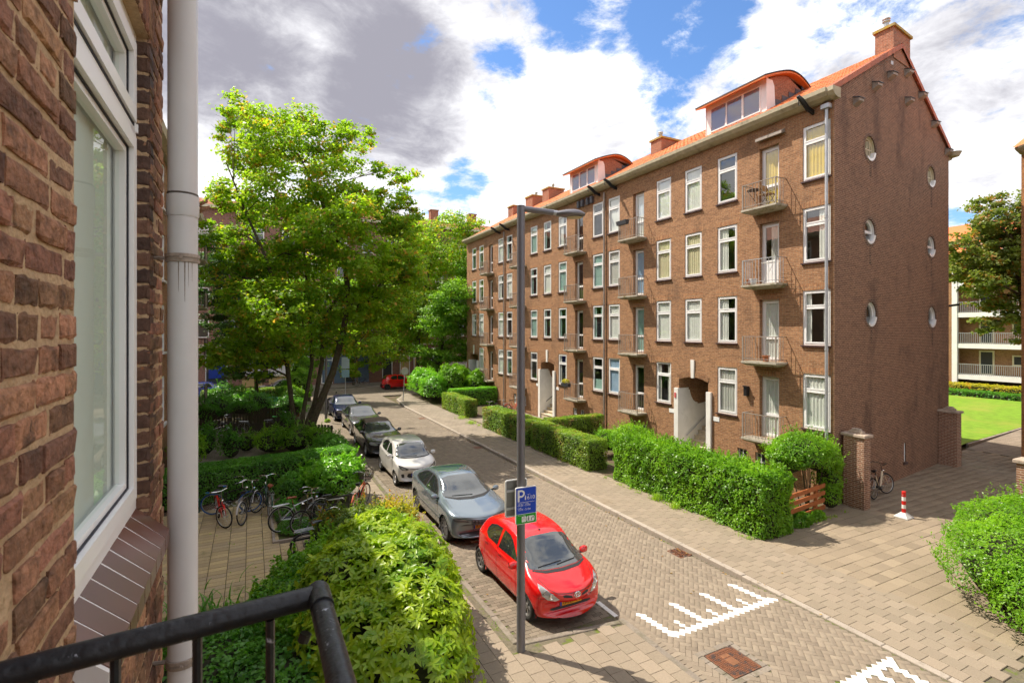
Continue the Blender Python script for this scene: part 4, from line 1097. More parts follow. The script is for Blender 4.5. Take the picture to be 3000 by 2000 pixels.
# balcony rail in the foreground
RAILP = mat('worn_black_paint', (0.014, 0.016, 0.020), 0.38, ns=30, namt=0.3, bump=0.25, bs=60, dirt=(0.42, 0.45, 0.52), dscale=22, dlim=(0.62, 0.66), spec=0.5)
rail = thing('balcony_railing', 'scuffed black tubular railing of the near balcony at the bottom left', 'railing', (0.1, 1.0, 4.4))
zr = 5.408; rr_ = .0192
t1 = MB(); t1.tube([(-.36, .985, zr-.004), (-.1, .995, zr), (.112, 1.008, zr)], rr_, 18); t1.build('top_rail', RAILP, rail, True, smooth=True)
t2 = MB(); t2.tube([(.112, 1.030, zr-.001), (.112, .5, zr-.001), (.113, -1.2, zr-.001)], rr_, 18); t2.build('front_rail', RAILP, rail, True, smooth=True)
cr = MB(); cr.tube([(.112, 1.02, zr+.002), (.112, .955, zr+.002)], rr_*1.06, 18); cr.build('corner_sleeve', RAILP, rail, True, smooth=True)
bo = MB(); bo.tube([(.085, .955, zr-.035), (.080, .955, zr-.048)], .010, 8); bo.build('bolt', RAILP, rail, True)
bmsh = MB(); bmsh.tube([(0, 0, -1.0), (0, 0, 0)], .0075, 8); bme = mkmesh('baluster', bmsh.V, bmsh.F, RAILP)
for x in (.03, -.08, -.19, -.29): link('baluster', bme, rail, True).location = (x, 1.0, zr-.02)
for k in range(10): link('baluster', bme, rail, True).location = (.112, .86-.13*k, zr-.02)
lo = MB(); lo.tube([(-.36, .99, 4.45), (.112, 1.008, 4.45), ], .012, 8); lo.tube([(.112, 1.0, 4.45), (.113, -1.2, 4.45)], .012, 8); lo.build('bottom_rail', RAILP, rail, True)
# ================================================================== TERRACE ON THE LEFT SIDE
XT = -3.15
ter = thing('brick_terrace', 'dim brick terrace front with balconies seen past the grey rain pipe', 'building', (XT, 20, 0))
tw = [6.2, 9.4, 12.6, 15.8, 19.0, 22.2, 24.6, 29.0, 31.4, 34.6, 37.9]; td = [26.8, 36.3]
hs = []
zrt = [z-.35 for z in zrow]
for z in zrt:
    for y in tw: hs.append((y-.55, y+.55, z, z+WH))
    for y in td: hs.append((y-.4, y+.4, z-.62, z+1.66))
tm = MB(); wall_holes(tm, XT, yend, 39.4, -.1, 12.9, hs, -.10, -1)
tm.add([(XT, 39.4, -.1), (XT-10, 39.4, -.1), (XT-10, 39.4, 12.9), (XT-5, 39.4, 15.3), (XT, 39.4, 12.9)], [(0, 1, 2, 3, 4)])
tm.add([(XT-10, yend, -.1), (XT-10, 39.4, -.1), (XT-10, 39.4, 12.9), (XT-10, yend, 12.9)], [(0, 1, 2, 3)])
tm.build('front_wall', BR_F, ter, True)
for z in zrt:
    for y in tw:
        wn = make_window(ter, XT, y, z, 1.1, WH, opts[rr.randrange(len(opts))], side=-1, sill=False)
        q = MB(); q.box(XT-.05, XT+.12, y-.6, y+.6, z-.08, z-.005); q.build('window_sill', WHITE, wn, True)
    for y in td:
        d = MB(); frame_rect(d, XT-.15, .07, y-.4, y+.4, z-.62, z+1.66, .09); dd_ = d.build('balcony_door', WHITE, ter, True)
        q = MB(); q.box(XT-.2, XT-.13, y-.32, y+.32, z-.55, z+1.6); q.build('pane', mat('dark_pane', (.05, .06, .06), .03, spec=.8), dd_, True)
        make_balcony(ter, XT, y, z-.62, 2.0, .75, BLACK, bar_mesh('bar', .009, .87, BLACK) if False else barm, side=-1)
g = MB(); g.prism([(XT-.02, 12.74), (XT+.18, 12.74), (XT+.40, 12.85), (XT+.46, 13.10), (XT+.36, 13.04), (XT-.02, 12.96)], 'y', yend+.02, 39.6); g.build('gutter', GUTTER, ter, True, fix=True)
r = MB(); r.add([(XT+.35, yend, 13.02), (XT+.35, 39.5, 13.02), (XT-5, 39.5, 15.4), (XT-5, yend, 15.4), (XT-10.3, 39.5, 13.0), (XT-10.3, yend, 13.0)], [(0, 1, 2, 3), (3, 2, 4, 5)]); r.build('roof', TILE_OLD, ter, True)
for y in (33.6, 35.2):
    h_ = MB(); h_.prism([(XT, 12.48), (XT+.35, 12.64), (XT+.98, 13.10), (XT+.95, 13.24), (XT+.3, 12.92), (XT, 12.70)], 'y', y-.05, y+.05); h_.build('hoist_beam', BR_C, ter, True, fix=True)
# ================================================================== BUILDING CLOSING THE STREET
YC = 57.5
fb = thing('street_end_building', 'tall brick building across the street end, mostly hidden by trees', 'building', (8, YC, 0))
w_ = MB(); w_.add([(-60, YC, -.1), (70, YC, -.1), (70, YC, 17.9), (-60, YC, 17.9)], [(0, 1, 2, 3)]); w_.add([(-60, YC, 17.9), (-60, YC+12, 17.9), (-60, YC+12, -.1), (-60, YC, -.1)], [(0, 1, 2, 3)]); w_.add([(70, YC, 17.9), (70, YC+12, 17.9), (70, YC+12, -.1), (70, YC, -.1)], [(3, 2, 1, 0)])
w_.build('front_wall', BR_FAR, fb, True)
PANE = mat('dark_pane', (.05, .06, .06), .03, spec=.8)
def flat_window(parent, x, z, w, h, y=YC, m=WHITE, pm=None, name='window', bar=True):
    f = MB(); a, b = x-w/2, x+w/2; t = .09
    f.box(a, b, y-.05, y+.02, z, z+t); f.box(a, b, y-.05, y+.02, z+h-t, z+h); f.box(a, a+t, y-.05, y+.02, z+t, z+h-t); f.box(b-t, b, y-.05, y+.02, z+t, z+h-t)
    if bar: f.box(a+t, b-t, y-.05, y+.02, z+h*.68, z+h*.68+.06)
    o = f.build(name, m, parent, True)
    p = MB(); p.box(a+t*.5, b-t*.5, y-.02, y-.005, z+t*.5, z+h-t*.5); p.build('pane', pm or PANE, o, True)
    return o
xs = [-14.2, -11.4, -8.6, -4.2, -2.0, 0.6, 3.4, 6.0, 8.8, 11.4, 14.2, 16.8, 19.6, 22.2, 25.0, 27.8, 31]
for z in (5.1, 8.2, 11.3, 14.3):
    for i, x in enumerate(xs):
        flat_window(fb, x, z, 1.15, 1.75, pm=CUR['grey'] if (i*7+int(z)) % 5 == 0 else None)
    for x in (-6.2, 4.7, 12.8, 21):
        if z > 5:
            b = MB(); b.box(x-1.1, x+1.1, YC-1.0, YC, z-.75, z-.6); bl = b.build('balcony', CREAM, fb, True)
            b = MB(); b.box(x-1.1, x+1.1, YC-1.0, YC-.96, z+.25, z+.3)
            for k in range(15): b.box(x-1.08+k*.152, x-1.05+k*.152, YC-.99, YC-.97, z-.6, z+.25)
            b.build('railing', CREAM, bl, True)
    # cream band
bnd = MB(); bnd.box(-60, 70, YC-.12, YC, 4.15, 4.45); bnd.build('string_course', CREAM, fb, True)
BLUE = mat('blue_panel', (0.012, 0.045, 0.30), .4); SHUT = mat('roller_shutter', (0.66, 0.64, 0.66), .5); BEI = mat('beige_panel', (0.50, 0.36, 0.16), .6); GREYB = mat('grey_blue_door', (0.10, 0.15, 0.22), .4)
flat_window(fb, -3.0, .2, 1.9, 3.4, m=mat('pale_grey', (.55, .55, .57), .5), pm=None, name='shopfront')
q = MB(); q.box(-3.65, -2.35, YC-.09, YC-.055, 1.15, 2.75); q.build('blue_panel', BLUE, fb, True)
for x in (0.1, 2.5, 4.6):
    s_ = MB(); s_.box(x-.95, x+.95, YC-.08, YC+.02, 1.3, 4.0)
    sh = s_.build('roller_shutter', SHUT, fb, True)
    q = MB(); q.box(x-1.05, x+1.05, YC-.2, YC, 1.12, 1.3); q.build('window_sill', CREAM, sh, True)
    q = MB(); q.box(x-.9, x+.9, YC-.05, YC+.01, .2, 1.1); q.build('panel_below', BEI, sh, True)
for x, pm, mm in ((7.2, GREYB, WHITE), (8.5, GREYB, GREYB), (9.6, PANE, GREYB), (11.0, GREYB, GREYB), (13.6, PANE, WHITE), (15.6, BEI, WHITE), (17.2, BEI, WHITE), (19.3, PANE, WHITE), (21.5, BEI, WHITE), (24, PANE, WHITE), (26, GREYB, WHITE)):
    flat_window(fb, x, .15, 1.15, 3.6, m=mm, pm=pm, name='shopfront')
r = MB(); r.add([(-60, YC-.4, 17.9), (70, YC-.4, 17.9), (70, YC+6, 19.9), (-60, YC+6, 19.9), (70, YC+12.4, 17.9), (-60, YC+12.4, 17.9)], [(0, 1, 2, 3), (3, 2, 4, 5)])
FTILE = tile_mat('far_tiles', (0.42, 0.15, 0.075), (0.30, 0.10, 0.05), (0.12, 0.05, 0.03), .25, .30, .03, 0.0)
fr = r.build('roof', FTILE, fb, True)
g = MB(); g.box(-60, 70, YC-.5, YC-.0, 17.68, 17.95); g.build('gutter', CREAM, fb, True)
for x in (-9, 3, 20.6, 25.8, 33, 40):
    c = MB(); c.box(x-.5, x+.5, YC+4.4, YC+5.3, 18.5, 20.9); ch = c.build('chimney', BR_C, fr, True)
    c = MB(); c.box(x-.58, x+.58, YC+4.3, YC+5.4, 20.9, 21.0); c.build('chimney_cap', STONE, ch, True)
for x in (10.5, 14.5):
    d = MB(); d.box(x-.7, x+.7, YC+.8, YC+4, 18.4, 19.7); d.build('dormer', WHITE, fr, True)
# ================================================================== REAR BLOCK BEYOND THE LAWN
XG = 59.0
gb_ = thing('gallery_block', 'brick flats with white balcony galleries beyond the lawn', 'building', (XG, 20, 0))
w_ = MB(); w_.add([(XG+1.5, -2, -.1), (XG+1.5, 24.2, -.1), (XG+1.5, 24.2, 13.2), (XG+1.5, -2, 13.2)], [(3, 2, 1, 0)]); w_.add([(XG, 24.2, -.1), (XG, 45, -.1), (XG, 45, 13.2), (XG, 24.2, 13.2)], [(3, 2, 1, 0)])
w_.add([(XG, 24.2, -.1), (XG+1.5, 24.2, -.1), (XG+1.5, 24.2, 13.2), (XG, 24.2, 13.2)], [(0, 1, 2, 3)])
w_.build('front_wall', BR_F, gb_, True)
for k in range(4):
    zb_ = 1.30+2.87*k
    s_ = MB(); s_.box(XG-.05, XG+1.5, -2, 24.15, zb_, zb_+.42); sb = s_.build('balcony_slab', WHITE, gb_, True)
    rl = MB(); rl.box(XG-.02, XG+.02, -2, 24.0, zb_+1.38, zb_+1.43); rl.box(XG-.02, XG+.02, -2, 24.0, zb_+.50, zb_+.53)
    y = -1.9
    while y < 24: rl.box(XG-.012, XG+.012, y-.014, y+.014, zb_+.42, zb_+1.4); y += .14
    rl.build('railing', STEEL, sb, True)
    if k < 4:
        for y in (22.2, 13.0):
            d = MB(); frame_rect(d, XG+1.42, .1, y-.55, y+.55, zb_+.42, zb_+2.65, .12); dr_ = d.build('gallery_door', CREAM, gb_, True)
            q = MB(); q.box(XG+1.46, XG+1.49, y-.45, y+.45, zb_+.5, zb_+2.55); q.build('pane', PANE, dr_, True)
        for y in (20.0, 17.2, 15):
            d = MB(); frame_rect(d, XG+1.42, .1, y-.42, y+.42, zb_+1.35, zb_+2.3, .12); dr_ = d.build('gallery_window', CREAM, gb_, True)
            q = MB(); q.box(XG+1.46, XG+1.49, y-.35, y+.35, zb_+1.4, zb_+2.25); q.build('pane', PANE, dr_, True)
        dv = MB(); dv.box(XG+.4, XG+1.45, 18.55, 18.68, zb_+.42, zb_+2.2); dv.build('divider', STEEL, gb_, True)
    for y in (26.0, 29, 32):
        d = MB(); frame_rect(d, XG-.05, .1, y-.6, y+.6, zb_+.9, zb_+2.6, .1); dr_ = d.build('window', WHITE, gb_, True)
        q = MB(); q.box(XG-.02, XG-.004, y-.52, y+.52, zb_+.98, zb_+2.52); q.build('pane', PANE, dr_, True)
for y in (24.0, 14, 4):
    c = MB(); c.box(XG-.12, XG+.15, y-.2, y+.2, -.05, 12.9); c.build('column', WHITE, gb_, True)
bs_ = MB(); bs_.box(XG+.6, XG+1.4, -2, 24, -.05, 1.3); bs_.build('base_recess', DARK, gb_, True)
r = MB(); r.add([(XG-.4, -2, 13.0), (XG-.4, 45, 13.0), (XG+6, 45, 16.6), (XG+6, -2, 16.6)], [(3, 2, 1, 0)]); rfg = r.build('roof', TILE, gb_, True)
c = MB(); c.box(XG+1.2, XG+3, 27.5, 31, 13.6, 16.2); c.build('roof_box', BR_C, rfg, True)
bl_ = [((XG+.2, 21.3), (.35, .5, .02)), ((XG+.3, 20.2), (.08, .4, .5)), ((XG+.3, 16.2), (.05, .35, .6)), ((XG+.3, 19.6), (.6, .25, .05))]
# ================================================================== HOUSE AT THE RIGHT EDGE
rh = thing('corner_house', 'sunlit orange brick house corner with rounded gutter end at the right edge', 'house', (27.3, 8.9, 0))
XQ = 27.3
w_ = MB(); w_.box(XQ, XQ+10, -14, 8.95, -.1, 13.0); w_.build('wall', BR_R, rh, True)
g = MB(); g.prism([(XQ+.0, 12.72), (XQ-.22, 12.76), (XQ-.42, 12.90), (XQ-.52, 13.12), (XQ-.40, 13.12), (XQ, 13.02)], 'y', -14, 8.6)
g.lathe([(.001, -.40), (.2, -.36), (.38, -.24), (.50, -.06), (.52, .0), (.40, .0)], (XQ+.02, 8.62, 13.12), 'z', 20); g.build('gutter', GUTTER, rh, True, smooth=True, fix=True)
r = MB(); r.add([(XQ-.4, -14, 13.1), (XQ-.4, 9.1, 13.1), (XQ+5, 9.1, 15.9), (XQ+5, -14, 15.9)], [(3, 2, 1, 0)]); r.build('roof', TILE, rh, True)
p = MB(); p.tube([(XQ-.08, 8.1, 0), (XQ-.08, 8.1, 12.7)], .05, 8); p.build('downpipe', STEEL, rh, True)
# ================================================================== GATE PILLARS
def pillar(xa, xb, ya, yb, zt, label, orn=True):
    t = thing('gate_pillar', label, 'pillar', ((xa+xb)/2, (ya+yb)/2, .08), group='brick gate pillars')
    b = MB(); b.box(xa, xb, ya, yb, 0, zt); b.build('shaft', BR_P, t, True)
    b = MB(); b.bbox(xa-.06, xb+.06, ya-.06, yb+.06, zt, zt+.09, .02); b.build('cap', STONE, t, True)
    if orn:
        b = MB(); xc, yc = (xa+xb)/2, (ya+yb)/2
        b.bbox(xc-.11, xc+.11, yc-.20, yc+.20, zt+.09, zt+.17, .02); b.bbox(xc-.08, xc+.08, yc-.13, yc+.13, zt+.17, zt+.25, .03); b.bbox(xc-.09, xc+.02, yc-.18, yc-.05, zt+.17, zt+.21, .02); b.build('ornament', STONE, t, True)
pillar(17.50, 17.86, 9.50, 10.14, 2.42, 'weathered brick gate pillar with stone cap beside the bicycle and corner bush')
pillar(26.45, 26.85, 10.70, 11.35, 2.36, 'dark shaded brick gate pillar at the rear end of the gable by the lawn')
pillar(18.0, 18.4, 5.35, 6.0, 2.40, 'brick gate pillar half hidden behind the shrub at the right edge', False)
pln = thing('brick_planter', 'low dark brick planter box next to the lawn behind the block', 'planter', (28.6, 12.4, .08))
b = MB(); b.box(28.2, 29.5, 11.75, 11.90, 0, .55); b.box(29.35, 29.5, 11.90, 13.2, 0, .55); b.box(28.2, 28.35, 11.90, 13.2, 0, .55); b.build('box_wall', BR_D, pln, True)
b = MB(); b.box(28.35, 29.35, 11.90, 13.2, .1, .46); b.build('soil', SOIL, pln, True)
# ================================================================== CARS
CGLASS = mat('car_glass', (0.018, 0.022, 0.022), 0.015, spec=1.0, coat=0.6)
WSGLASS = mat('windscreen_glass', (0.05, 0.055, 0.055), 0.012, spec=1.0, coat=1.0)
TYRE = mat('tyre', (0.022, 0.021, 0.020), 0.85, namt=.2, ns=12)
ALLOY = mat('alloy', (0.52, 0.52, 0.53), 0.3, metal=0.8)
RIMD = mat('steel_rim', (0.20, 0.195, 0.19), 0.45, metal=0.5)
PLASTIC = mat('black_plastic', (0.025, 0.025, 0.027), 0.55)
LAMP = mat('headlamp', (0.42, 0.42, 0.43), 0.06, metal=.35, spec=1.0, coat=1.0)
LAMPD = mat('lamp_dark', (0.07, 0.07, 0.08), 0.08, spec=1.0, coat=1.0)
TAILL = mat('tail_lamp', (0.35, 0.01, 0.01), 0.15, coat=1.0)
CHROME = mat('chrome', (0.75, 0.75, 0.76), 0.12, metal=1.0)
PLATE = mat('number_plate_yellow', (0.72, 0.36, 0.01), 0.5)
PLBLUE = mat('plate_blue', (0.02, 0.06, 0.40), 0.5)
INK = mat('plate_ink', (0.02, 0.018, 0.015), 0.6)
def paint(name, c, metal=0.0, rough=0.28, coat=1.0): return mat('paint_'+name, c, rough, metal=metal, coat=coat, spec=0.5)
def interp(P, x):
    P = sorted(P); xs = [p[0] for p in P]; ys = [p[1] for p in P]
    if x <= xs[0]: return ys[0]
    if x >= xs[-1]: return ys[-1]
    n = len(xs); h = [xs[i+1]-xs[i] for i in range(n-1)]; d = [(ys[i+1]-ys[i])/h[i] for i in range(n-1)]
    mm = [d[0]]+[0 if d[i-1]*d[i] <= 0 else 2*d[i-1]*d[i]/(d[i-1]+d[i]) for i in range(1, n-1)]+[d[-1]]
    i = max(k for k in range(n-1) if xs[k] <= x); t = (x-xs[i])/h[i]
    return (2*t**3-3*t*t+1)*ys[i]+(t**3-2*t*t+t)*h[i]*mm[i]+(-2*t**3+3*t*t)*ys[i+1]+(t**3-t*t)*h[i]*mm[i+1]
def catmull(P, sub):
    out = []; n = len(P)
    for i in range(n-1):
        p0 = P[max(i-1, 0)]; p1 = P[i]; p2 = P[i+1]; p3 = P[min(i+2, n-1)]
        for k in range(sub):
            t = k/sub
            out.append(tuple(.5*((2*p1[j])+(-p0[j]+p2[j])*t+(2*p0[j]-5*p1[j]+4*p2[j]-p3[j])*t*t+(-p0[j]+3*p1[j]-3*p2[j]+p3[j])*t**3) for j in range(2)))
    out.append(P[-1]); return out
def text_mesh(name, body, size, m, ext=0.0, align='CENTER'):
    cu = bpy.data.curves.new(name, 'FONT'); cu.body = body; cu.size = size; cu.extrude = ext; cu.align_x = align; cu.align_y = 'CENTER'
    cu.resolution_u = 2
    o = bpy.data.objects.new(name+'_tmp', cu); COL.objects.link(o)
    dg = bpy.context.evaluated_depsgraph_get(); dg.update()
    me = bpy.data.meshes.new_from_object(o.evaluated_get(dg)); me.name = name
    bpy.data.objects.remove(o); me.materials.clear(); me.materials.append(m)
    return me
def patch_mesh(name, poly, shoot, m, step=.045, off=.004):
    """polygon in a projection plane, filled, dropped onto the body and lifted by off; shoot(a,b)->(point, normal) or None"""
    B = []
    n = len(poly)
    for i in range(n):
        a = Vector(poly[i]); b = Vector(poly[(i+1) % n]); k = max(1, int((b-a).length/step))
        for j in range(k): B.append(a.lerp(b, j/k))
    E_ = [(i, (i+1) % len(B)) for i in range(len(B))]
    x0, x1 = min(p.x for p in B), max(p.x for p in B); y0, y1 = min(p.y for p in B), max(p.y for p in B)
    pts = B[:]
    def inside(p):
        c = False
        for i in range(len(B)):
            a, b = B[i], B[i-1]
            if (a.y > p.y) != (b.y > p.y) and p.x < (b.x-a.x)*(p.y-a.y)/(b.y-a.y)+a.x: c = not c
        return c
    y = y0+step/2
    while y < y1:
        x = x0+step/2
        while x < x1:
            p = Vector((x, y))
            if inside(p) and min((p-q).length for q in B) > step*.4: pts.append(p)
            x += step
        y += step
    r = geometry.delaunay_2d_cdt(pts, E_, [], 1, 1e-6)
    V = []; ok = []
    for p in r[0]:
        h = shoot(p.x, p.y)
        if h is None: V.append((0, 0, 0)); ok.append(False)
        else: V.append(tuple(h[0]+h[1]*off)); ok.append(True)
    F = [f for f in r[2] if all(ok[i] for i in f)]
    return mkmesh(name, V, F, m, smooth=True)
def build_car(sp, root):
    L2 = sp['L']/2; zs0 = sp.get('z0', .19)
    xs = sorted(set([round(-L2+sp['L']*i/96, 4) for i in range(97)]+[L2-.01, L2-.025, -L2+.01, -L2+.025]))
    def section(x):
        w = interp(sp['wid'], x); zt = interp(sp['top'], x); zb = min(interp(sp['belt'], x), zt-.012); wr = sp['roofw']
        z0 = zs0+.05*max(0, (abs(x)-(L2-.35))/.35)**2
        g = min(1, max(0, (zt-zb-.05)/.34)); g = g*g*(3-2*g)
        zm = z0+(zb-z0)*.52
        hood = [(.86*w, zb+.62*(zt-zb)), (.58*w, zb+.90*(zt-zb)), (.28*w, zt-.004)]
        wre = min(wr, .93*w)
        rf = [(wre+.035, zt-.085), (wre-.06, zt-.03), (wre*.5, zt-.007)]
        U = [(hood[i][0]*(1-g)+rf[i][0]*g, hood[i][1]*(1-g)+rf[i][1]*g) for i in range(3)]
        bulge = sp.get('bulge', .012)
        P = [(0, z0), (.80*w, z0), (.945*w, z0+.05), (.985*w+bulge*.3, z0+(zb-z0)*.25), (w+bulge*.5, zm), (w-.004, zb-.10*(zb-z0)), (w*.958, zb), ]+U+[(0, zt)]
        return catmull(P, 5)
    rows = []
    for x in xs:
        w = interp(sp['wid'], x); sec = section(x); row = []
        fb_ = max(0, (x-(L2-.9))/.9)**2*sp.get('bowf', .16); rb_ = max(0, (-x-(L2-.8))/.8)**2*sp.get('bowr', .10)
        for y, z in sec:
            k = (y/max(w, .01))**2
            row.append((x-fb_*k+rb_*k, y, z))
        rows.append(row)
    n = len(rows[0]); V = [p for r in rows for p in r]; F = []
    # mirrored half
    NV = len(V); V += [(x, -y, z) for x, y, z in V]
    arches = [(ax, sp['wr']+.045) for ax in sp['axles']]
    wz = sp['wr']
    def cut(ps):
        cx = sum(p[0] for p in ps)/4; cy = sum(abs(p[1]) for p in ps)/4; cz = sum(p[2] for p in ps)/4
        return cy > .42 and any((cx-ax)**2+(cz-wz)**2 < rr__**2 for ax, rr__ in arches)
    for i in range(len(xs)-1):
        for j in range(n-1):
            q = (i*n+j, i*n+j+1, (i+1)*n+j+1, (i+1)*n+j)
            if cut([V[a] for a in q]): continue
            F.append(q[::-1]); F.append(tuple(a+NV for a in q))
    for i, e in ((0, 1), (len(xs)-1, 0)):
        a = [i*n+j for j in range(n)]; b = [NV+i*n+j for j in range(n)]
        for j in range(n-1):
            q = (a[j], a[j+1], b[j+1], b[j]); F.append(q if e else q[::-1])
    me = mkmesh('body', V, F, sp['paint'], smooth=True)
    bm = bmesh.new(); bm.from_mesh(me); bmesh.ops.remove_doubles(bm, verts=bm.verts, dist=.0008); bmesh.ops.recalc_face_normals(bm, faces=bm.faces); bm.to_mesh(me)
    bvh = BVHTree.FromBMesh(bm); bm.free()
    me.polygons.foreach_set('use_smooth', [True]*len(me.polygons))
    body = link('body', me, root)
    def shoot_dir(org, d):
        def f(a, b):
            o = org(a, b); h = bvh.ray_cast(Vector(o), Vector(d), 6)
            if h[0] is None: return None
            nrm = h[1] if h[1].dot(Vector(d)) < 0 else -h[1]
            return (h[0], nrm)
        return f
    front = shoot_dir(lambda y, z: (L2+1, y, z), (-1, 0, 0)); rear = shoot_dir(lambda y, z: (-L2-1, y, z), (1, 0, 0)); topd = shoot_dir(lambda x, y: (x, y, 3), (0, 0, -1))
    left = shoot_dir(lambda x, z: (x, 2, z), (0, -1, 0)); right = shoot_dir(lambda x, z: (x, -2, z), (0, 1, 0))
    S_ = {'F': front, 'R': rear, 'T': topd}
    for nm, pj, poly, m, off, mir in sp['patches']:
        if pj == 'S':
            for sh in (left, right): link(nm, patch_mesh(nm, poly, sh, m, sp.get('step', .05), off), body)
        else:
            link(nm, patch_mesh(nm, poly, S_[pj], m, sp.get('step', .05), off), body)
            if mir: link(nm, patch_mesh(nm, [((p[0], -p[1]) if pj == 'T' else (-p[0], p[1])) for p in poly], S_[pj], m, sp.get('step', .05), off), body)
    # sills and wheel arches
    ar = MB()
    for ax, r_ in arches:
        for s in (1, -1):
            w = interp(sp['wid'], ax)
            ar.lathe([(r_-.0, s*(w-.03)), (r_-.0, s*(w-.34)), (.05, s*(w-.34))], (ax, 0, wz), 'y', 20, -.35, PI+.35)
    ar.build('wheel_arch_liner', PLASTIC, body)
    lp_ = []
    for ax, r_ in arches:
        pl = [(ax+(r_+.022)*math.cos(a), wz+(r_+.022)*math.sin(a)) for a in np.linspace(-.30, PI+.30, 22)]+[(ax+(r_-.02)*math.cos(a), wz+(r_-.02)*math.sin(a)) for a in np.linspace(PI+.30, -.30, 22)]
        for s in (1, -1):
            V2 = []
            m_ = len(pl)//2
            for k, (x, z) in enumerate(pl):
                xo_ = ax+(x-ax)*((r_+.03)/math.hypot(x-ax, z-wz)); zo2 = wz+(z-wz)*((r_+.03)/math.hypot(x-ax, z-wz))
                h = (left if s > 0 else right)(xo_, max(zo2, zs0+.05))
                y = h[0].y if h else s*interp(sp['wid'], x)
                V2.append((x, y+s*.006, z))
            F2 = [(i, i+1, len(pl)-2-i, len(pl)-1-i) for i in range(m_-1)]
            lp2 = MB(); lp2.add(V2, F2); lp2.build('arch_lip', sp.get('archm', sp['paint']), body)
    # wheels
    r = sp['wr']; rim = r*sp.get('rimk', .68)
    ty = MB(); ty.lathe([(rim, -.085), (r*.93, -.095), (r, -.06), (r, .06), (r*.93, .095), (rim, .085), (rim, .06)], (0, 0, 0), 'y', 30); tme_ = mkmesh('tyre', ty.V, ty.F, TYRE, smooth=True)
    ri = MB(); ri.lathe([(rim+.004, .088), (rim-.012, .085), (rim-.02, .05), (rim*.5, .02), (.001, .02)], (0, 0, 0), 'y', 30)
    ns = sp.get('spokes', 5)
    for k in range(ns):
        a = 2*PI*k/ns; ca, sa = math.cos(a), math.sin(a)
        w1, w2 = rim*.20, rim*.13
        V3 = [(w1*.6*-sa+.03*ca, .055, w1*.6*ca+.03*sa), (w2*-sa+(rim-.01)*ca, .078, w2*ca+(rim-.01)*sa), (-w2*-sa+(rim-.01)*ca, .078, -w2*ca+(rim-.01)*sa), (-w1*.6*-sa+.03*ca, .055, -w1*.6*ca+.03*sa)]
        ri.add(V3+[(x, .022, z) for x, y, z in V3], [(0, 1, 2, 3), (0, 4, 5, 1), (2, 6, 7, 3)])
    ri.lathe([(.055, .05), (.05, .066), (.001, .068)], (0, 0, 0), 'y', 14)
    rmm = MB(); rmm.V = ri.V; rmm.F = ri.F; rmm.M = ri.M
    rme_ = mkmesh('rim', rmm.V, rmm.F, sp.get('rimm', ALLOY))
    for ax in sp['axles']:
        for s in (1, -1):
            wh = bpy.data.objects.new('wheel', None); COL.objects.link(wh); wh.parent = root
            wh.location = (ax, s*(interp(sp['wid'], ax)-.105), r); wh.rotation_euler = (0, 0, 0 if s > 0 else PI); wh.empty_display_size = .1
            link('tyre', tme_, wh); link('rim', rme_, wh)
    # mirrors
    mx, mz = sp['mirror']
    for s in (1, -1):
        h = (left if s > 0 else right)(mx, mz); yb_ = h[0].y if h else s*.7
        q = MB(); q.lathe([(.001, -.10), (.055, -.085), (.078, -.03), (.08, .03), (.06, .085), (.001, .10)], (0, 0, 0), 'y', 14)
        q.V = [(mx+x*.62, yb_+s*.125+y, mz+.05+z) for x, y, z in q.V]; mo = q.build('mirror', sp.get('mirm', sp['paint']), root, smooth=True)
        q = MB(); q.box(mx-.03, mx+.03, yb_+s*-.02, yb_+s*.07, mz-.01, mz+.03); q.build('mirror_arm', PLASTIC, mo)
        q = MB(); q.add([(mx-.047, yb_+s*.05, mz), (mx-.047, yb_+s*.21, mz), (mx-.047, yb_+s*.21, mz+.10), (mx-.047, yb_+s*.05, mz+.10)], [(0, 1, 2, 3)]); q.build('mirror_glass', CGLASS, mo)
    # plate
    if 'plate' in sp:
        zp, txt = sp['plate']; h = front(0, zp); xp = h[0].x+.012
        q = MB(); q.box(xp-.02, xp, -.26, .26, zp-.055, zp+.055); pl = q.build('number_plate', PLATE, body)
        q = MB(); q.box(xp-.01, xp+.002, .215, .258, zp-.052, zp+.052) if False else q.box(xp-.01, xp+.002, -.258, -.212, zp-.052, zp+.052); q.build('plate_band', PLBLUE, pl)
        t = link('plate_text', text_mesh('plate_text', txt, .105, INK), pl); t.location = (xp+.003, .025, zp-.002); t.rotation_euler = (PI/2, 0, PI/2)
    for x, z in sp.get('handles', []):
        for s in (1, -1):
            h = (left if s > 0 else right)(x, z)
            if h: q = MB(); y = h[0].y; q.box(x-.07, x+.07, y-.02, y+s*.03, z-.014, z+.014); q.build('door_handle', sp.get('handm', sp['paint']), body)
    for pts in sp.get('wipers', []):
        P = []
        for y, z in pts:
            h = front(y, z)
            if h: P.append(h[0]+h[1]*.015)
        if len(P) > 1: q = MB(); q.tube(P, .009, 5); q.build('wiper', PLASTIC, body)
    if 'antenna' in sp:
        x, y, l = sp['antenna']; h = topd(x, y); q = MB(); q.tube([h[0], h[0]+Vector((-.5*l, 0, .85*l))], .005, 5); q.lathe([(.022, 0), (.018, .02), (.001, .025)], tuple(h[0]), 'z', 8); q.build('antenna', PLASTIC, body)
    return body, front, left, right, topd
def ell(cx, cz, a, b, n=14, p=1.0): return [(cx+a*math.cos(2*PI*i/n), cz+b*math.sin(2*PI*i/n)) for i in range(n)]
def mirrored(poly): return poly+[(-a, b) for a, b in reversed(poly)]
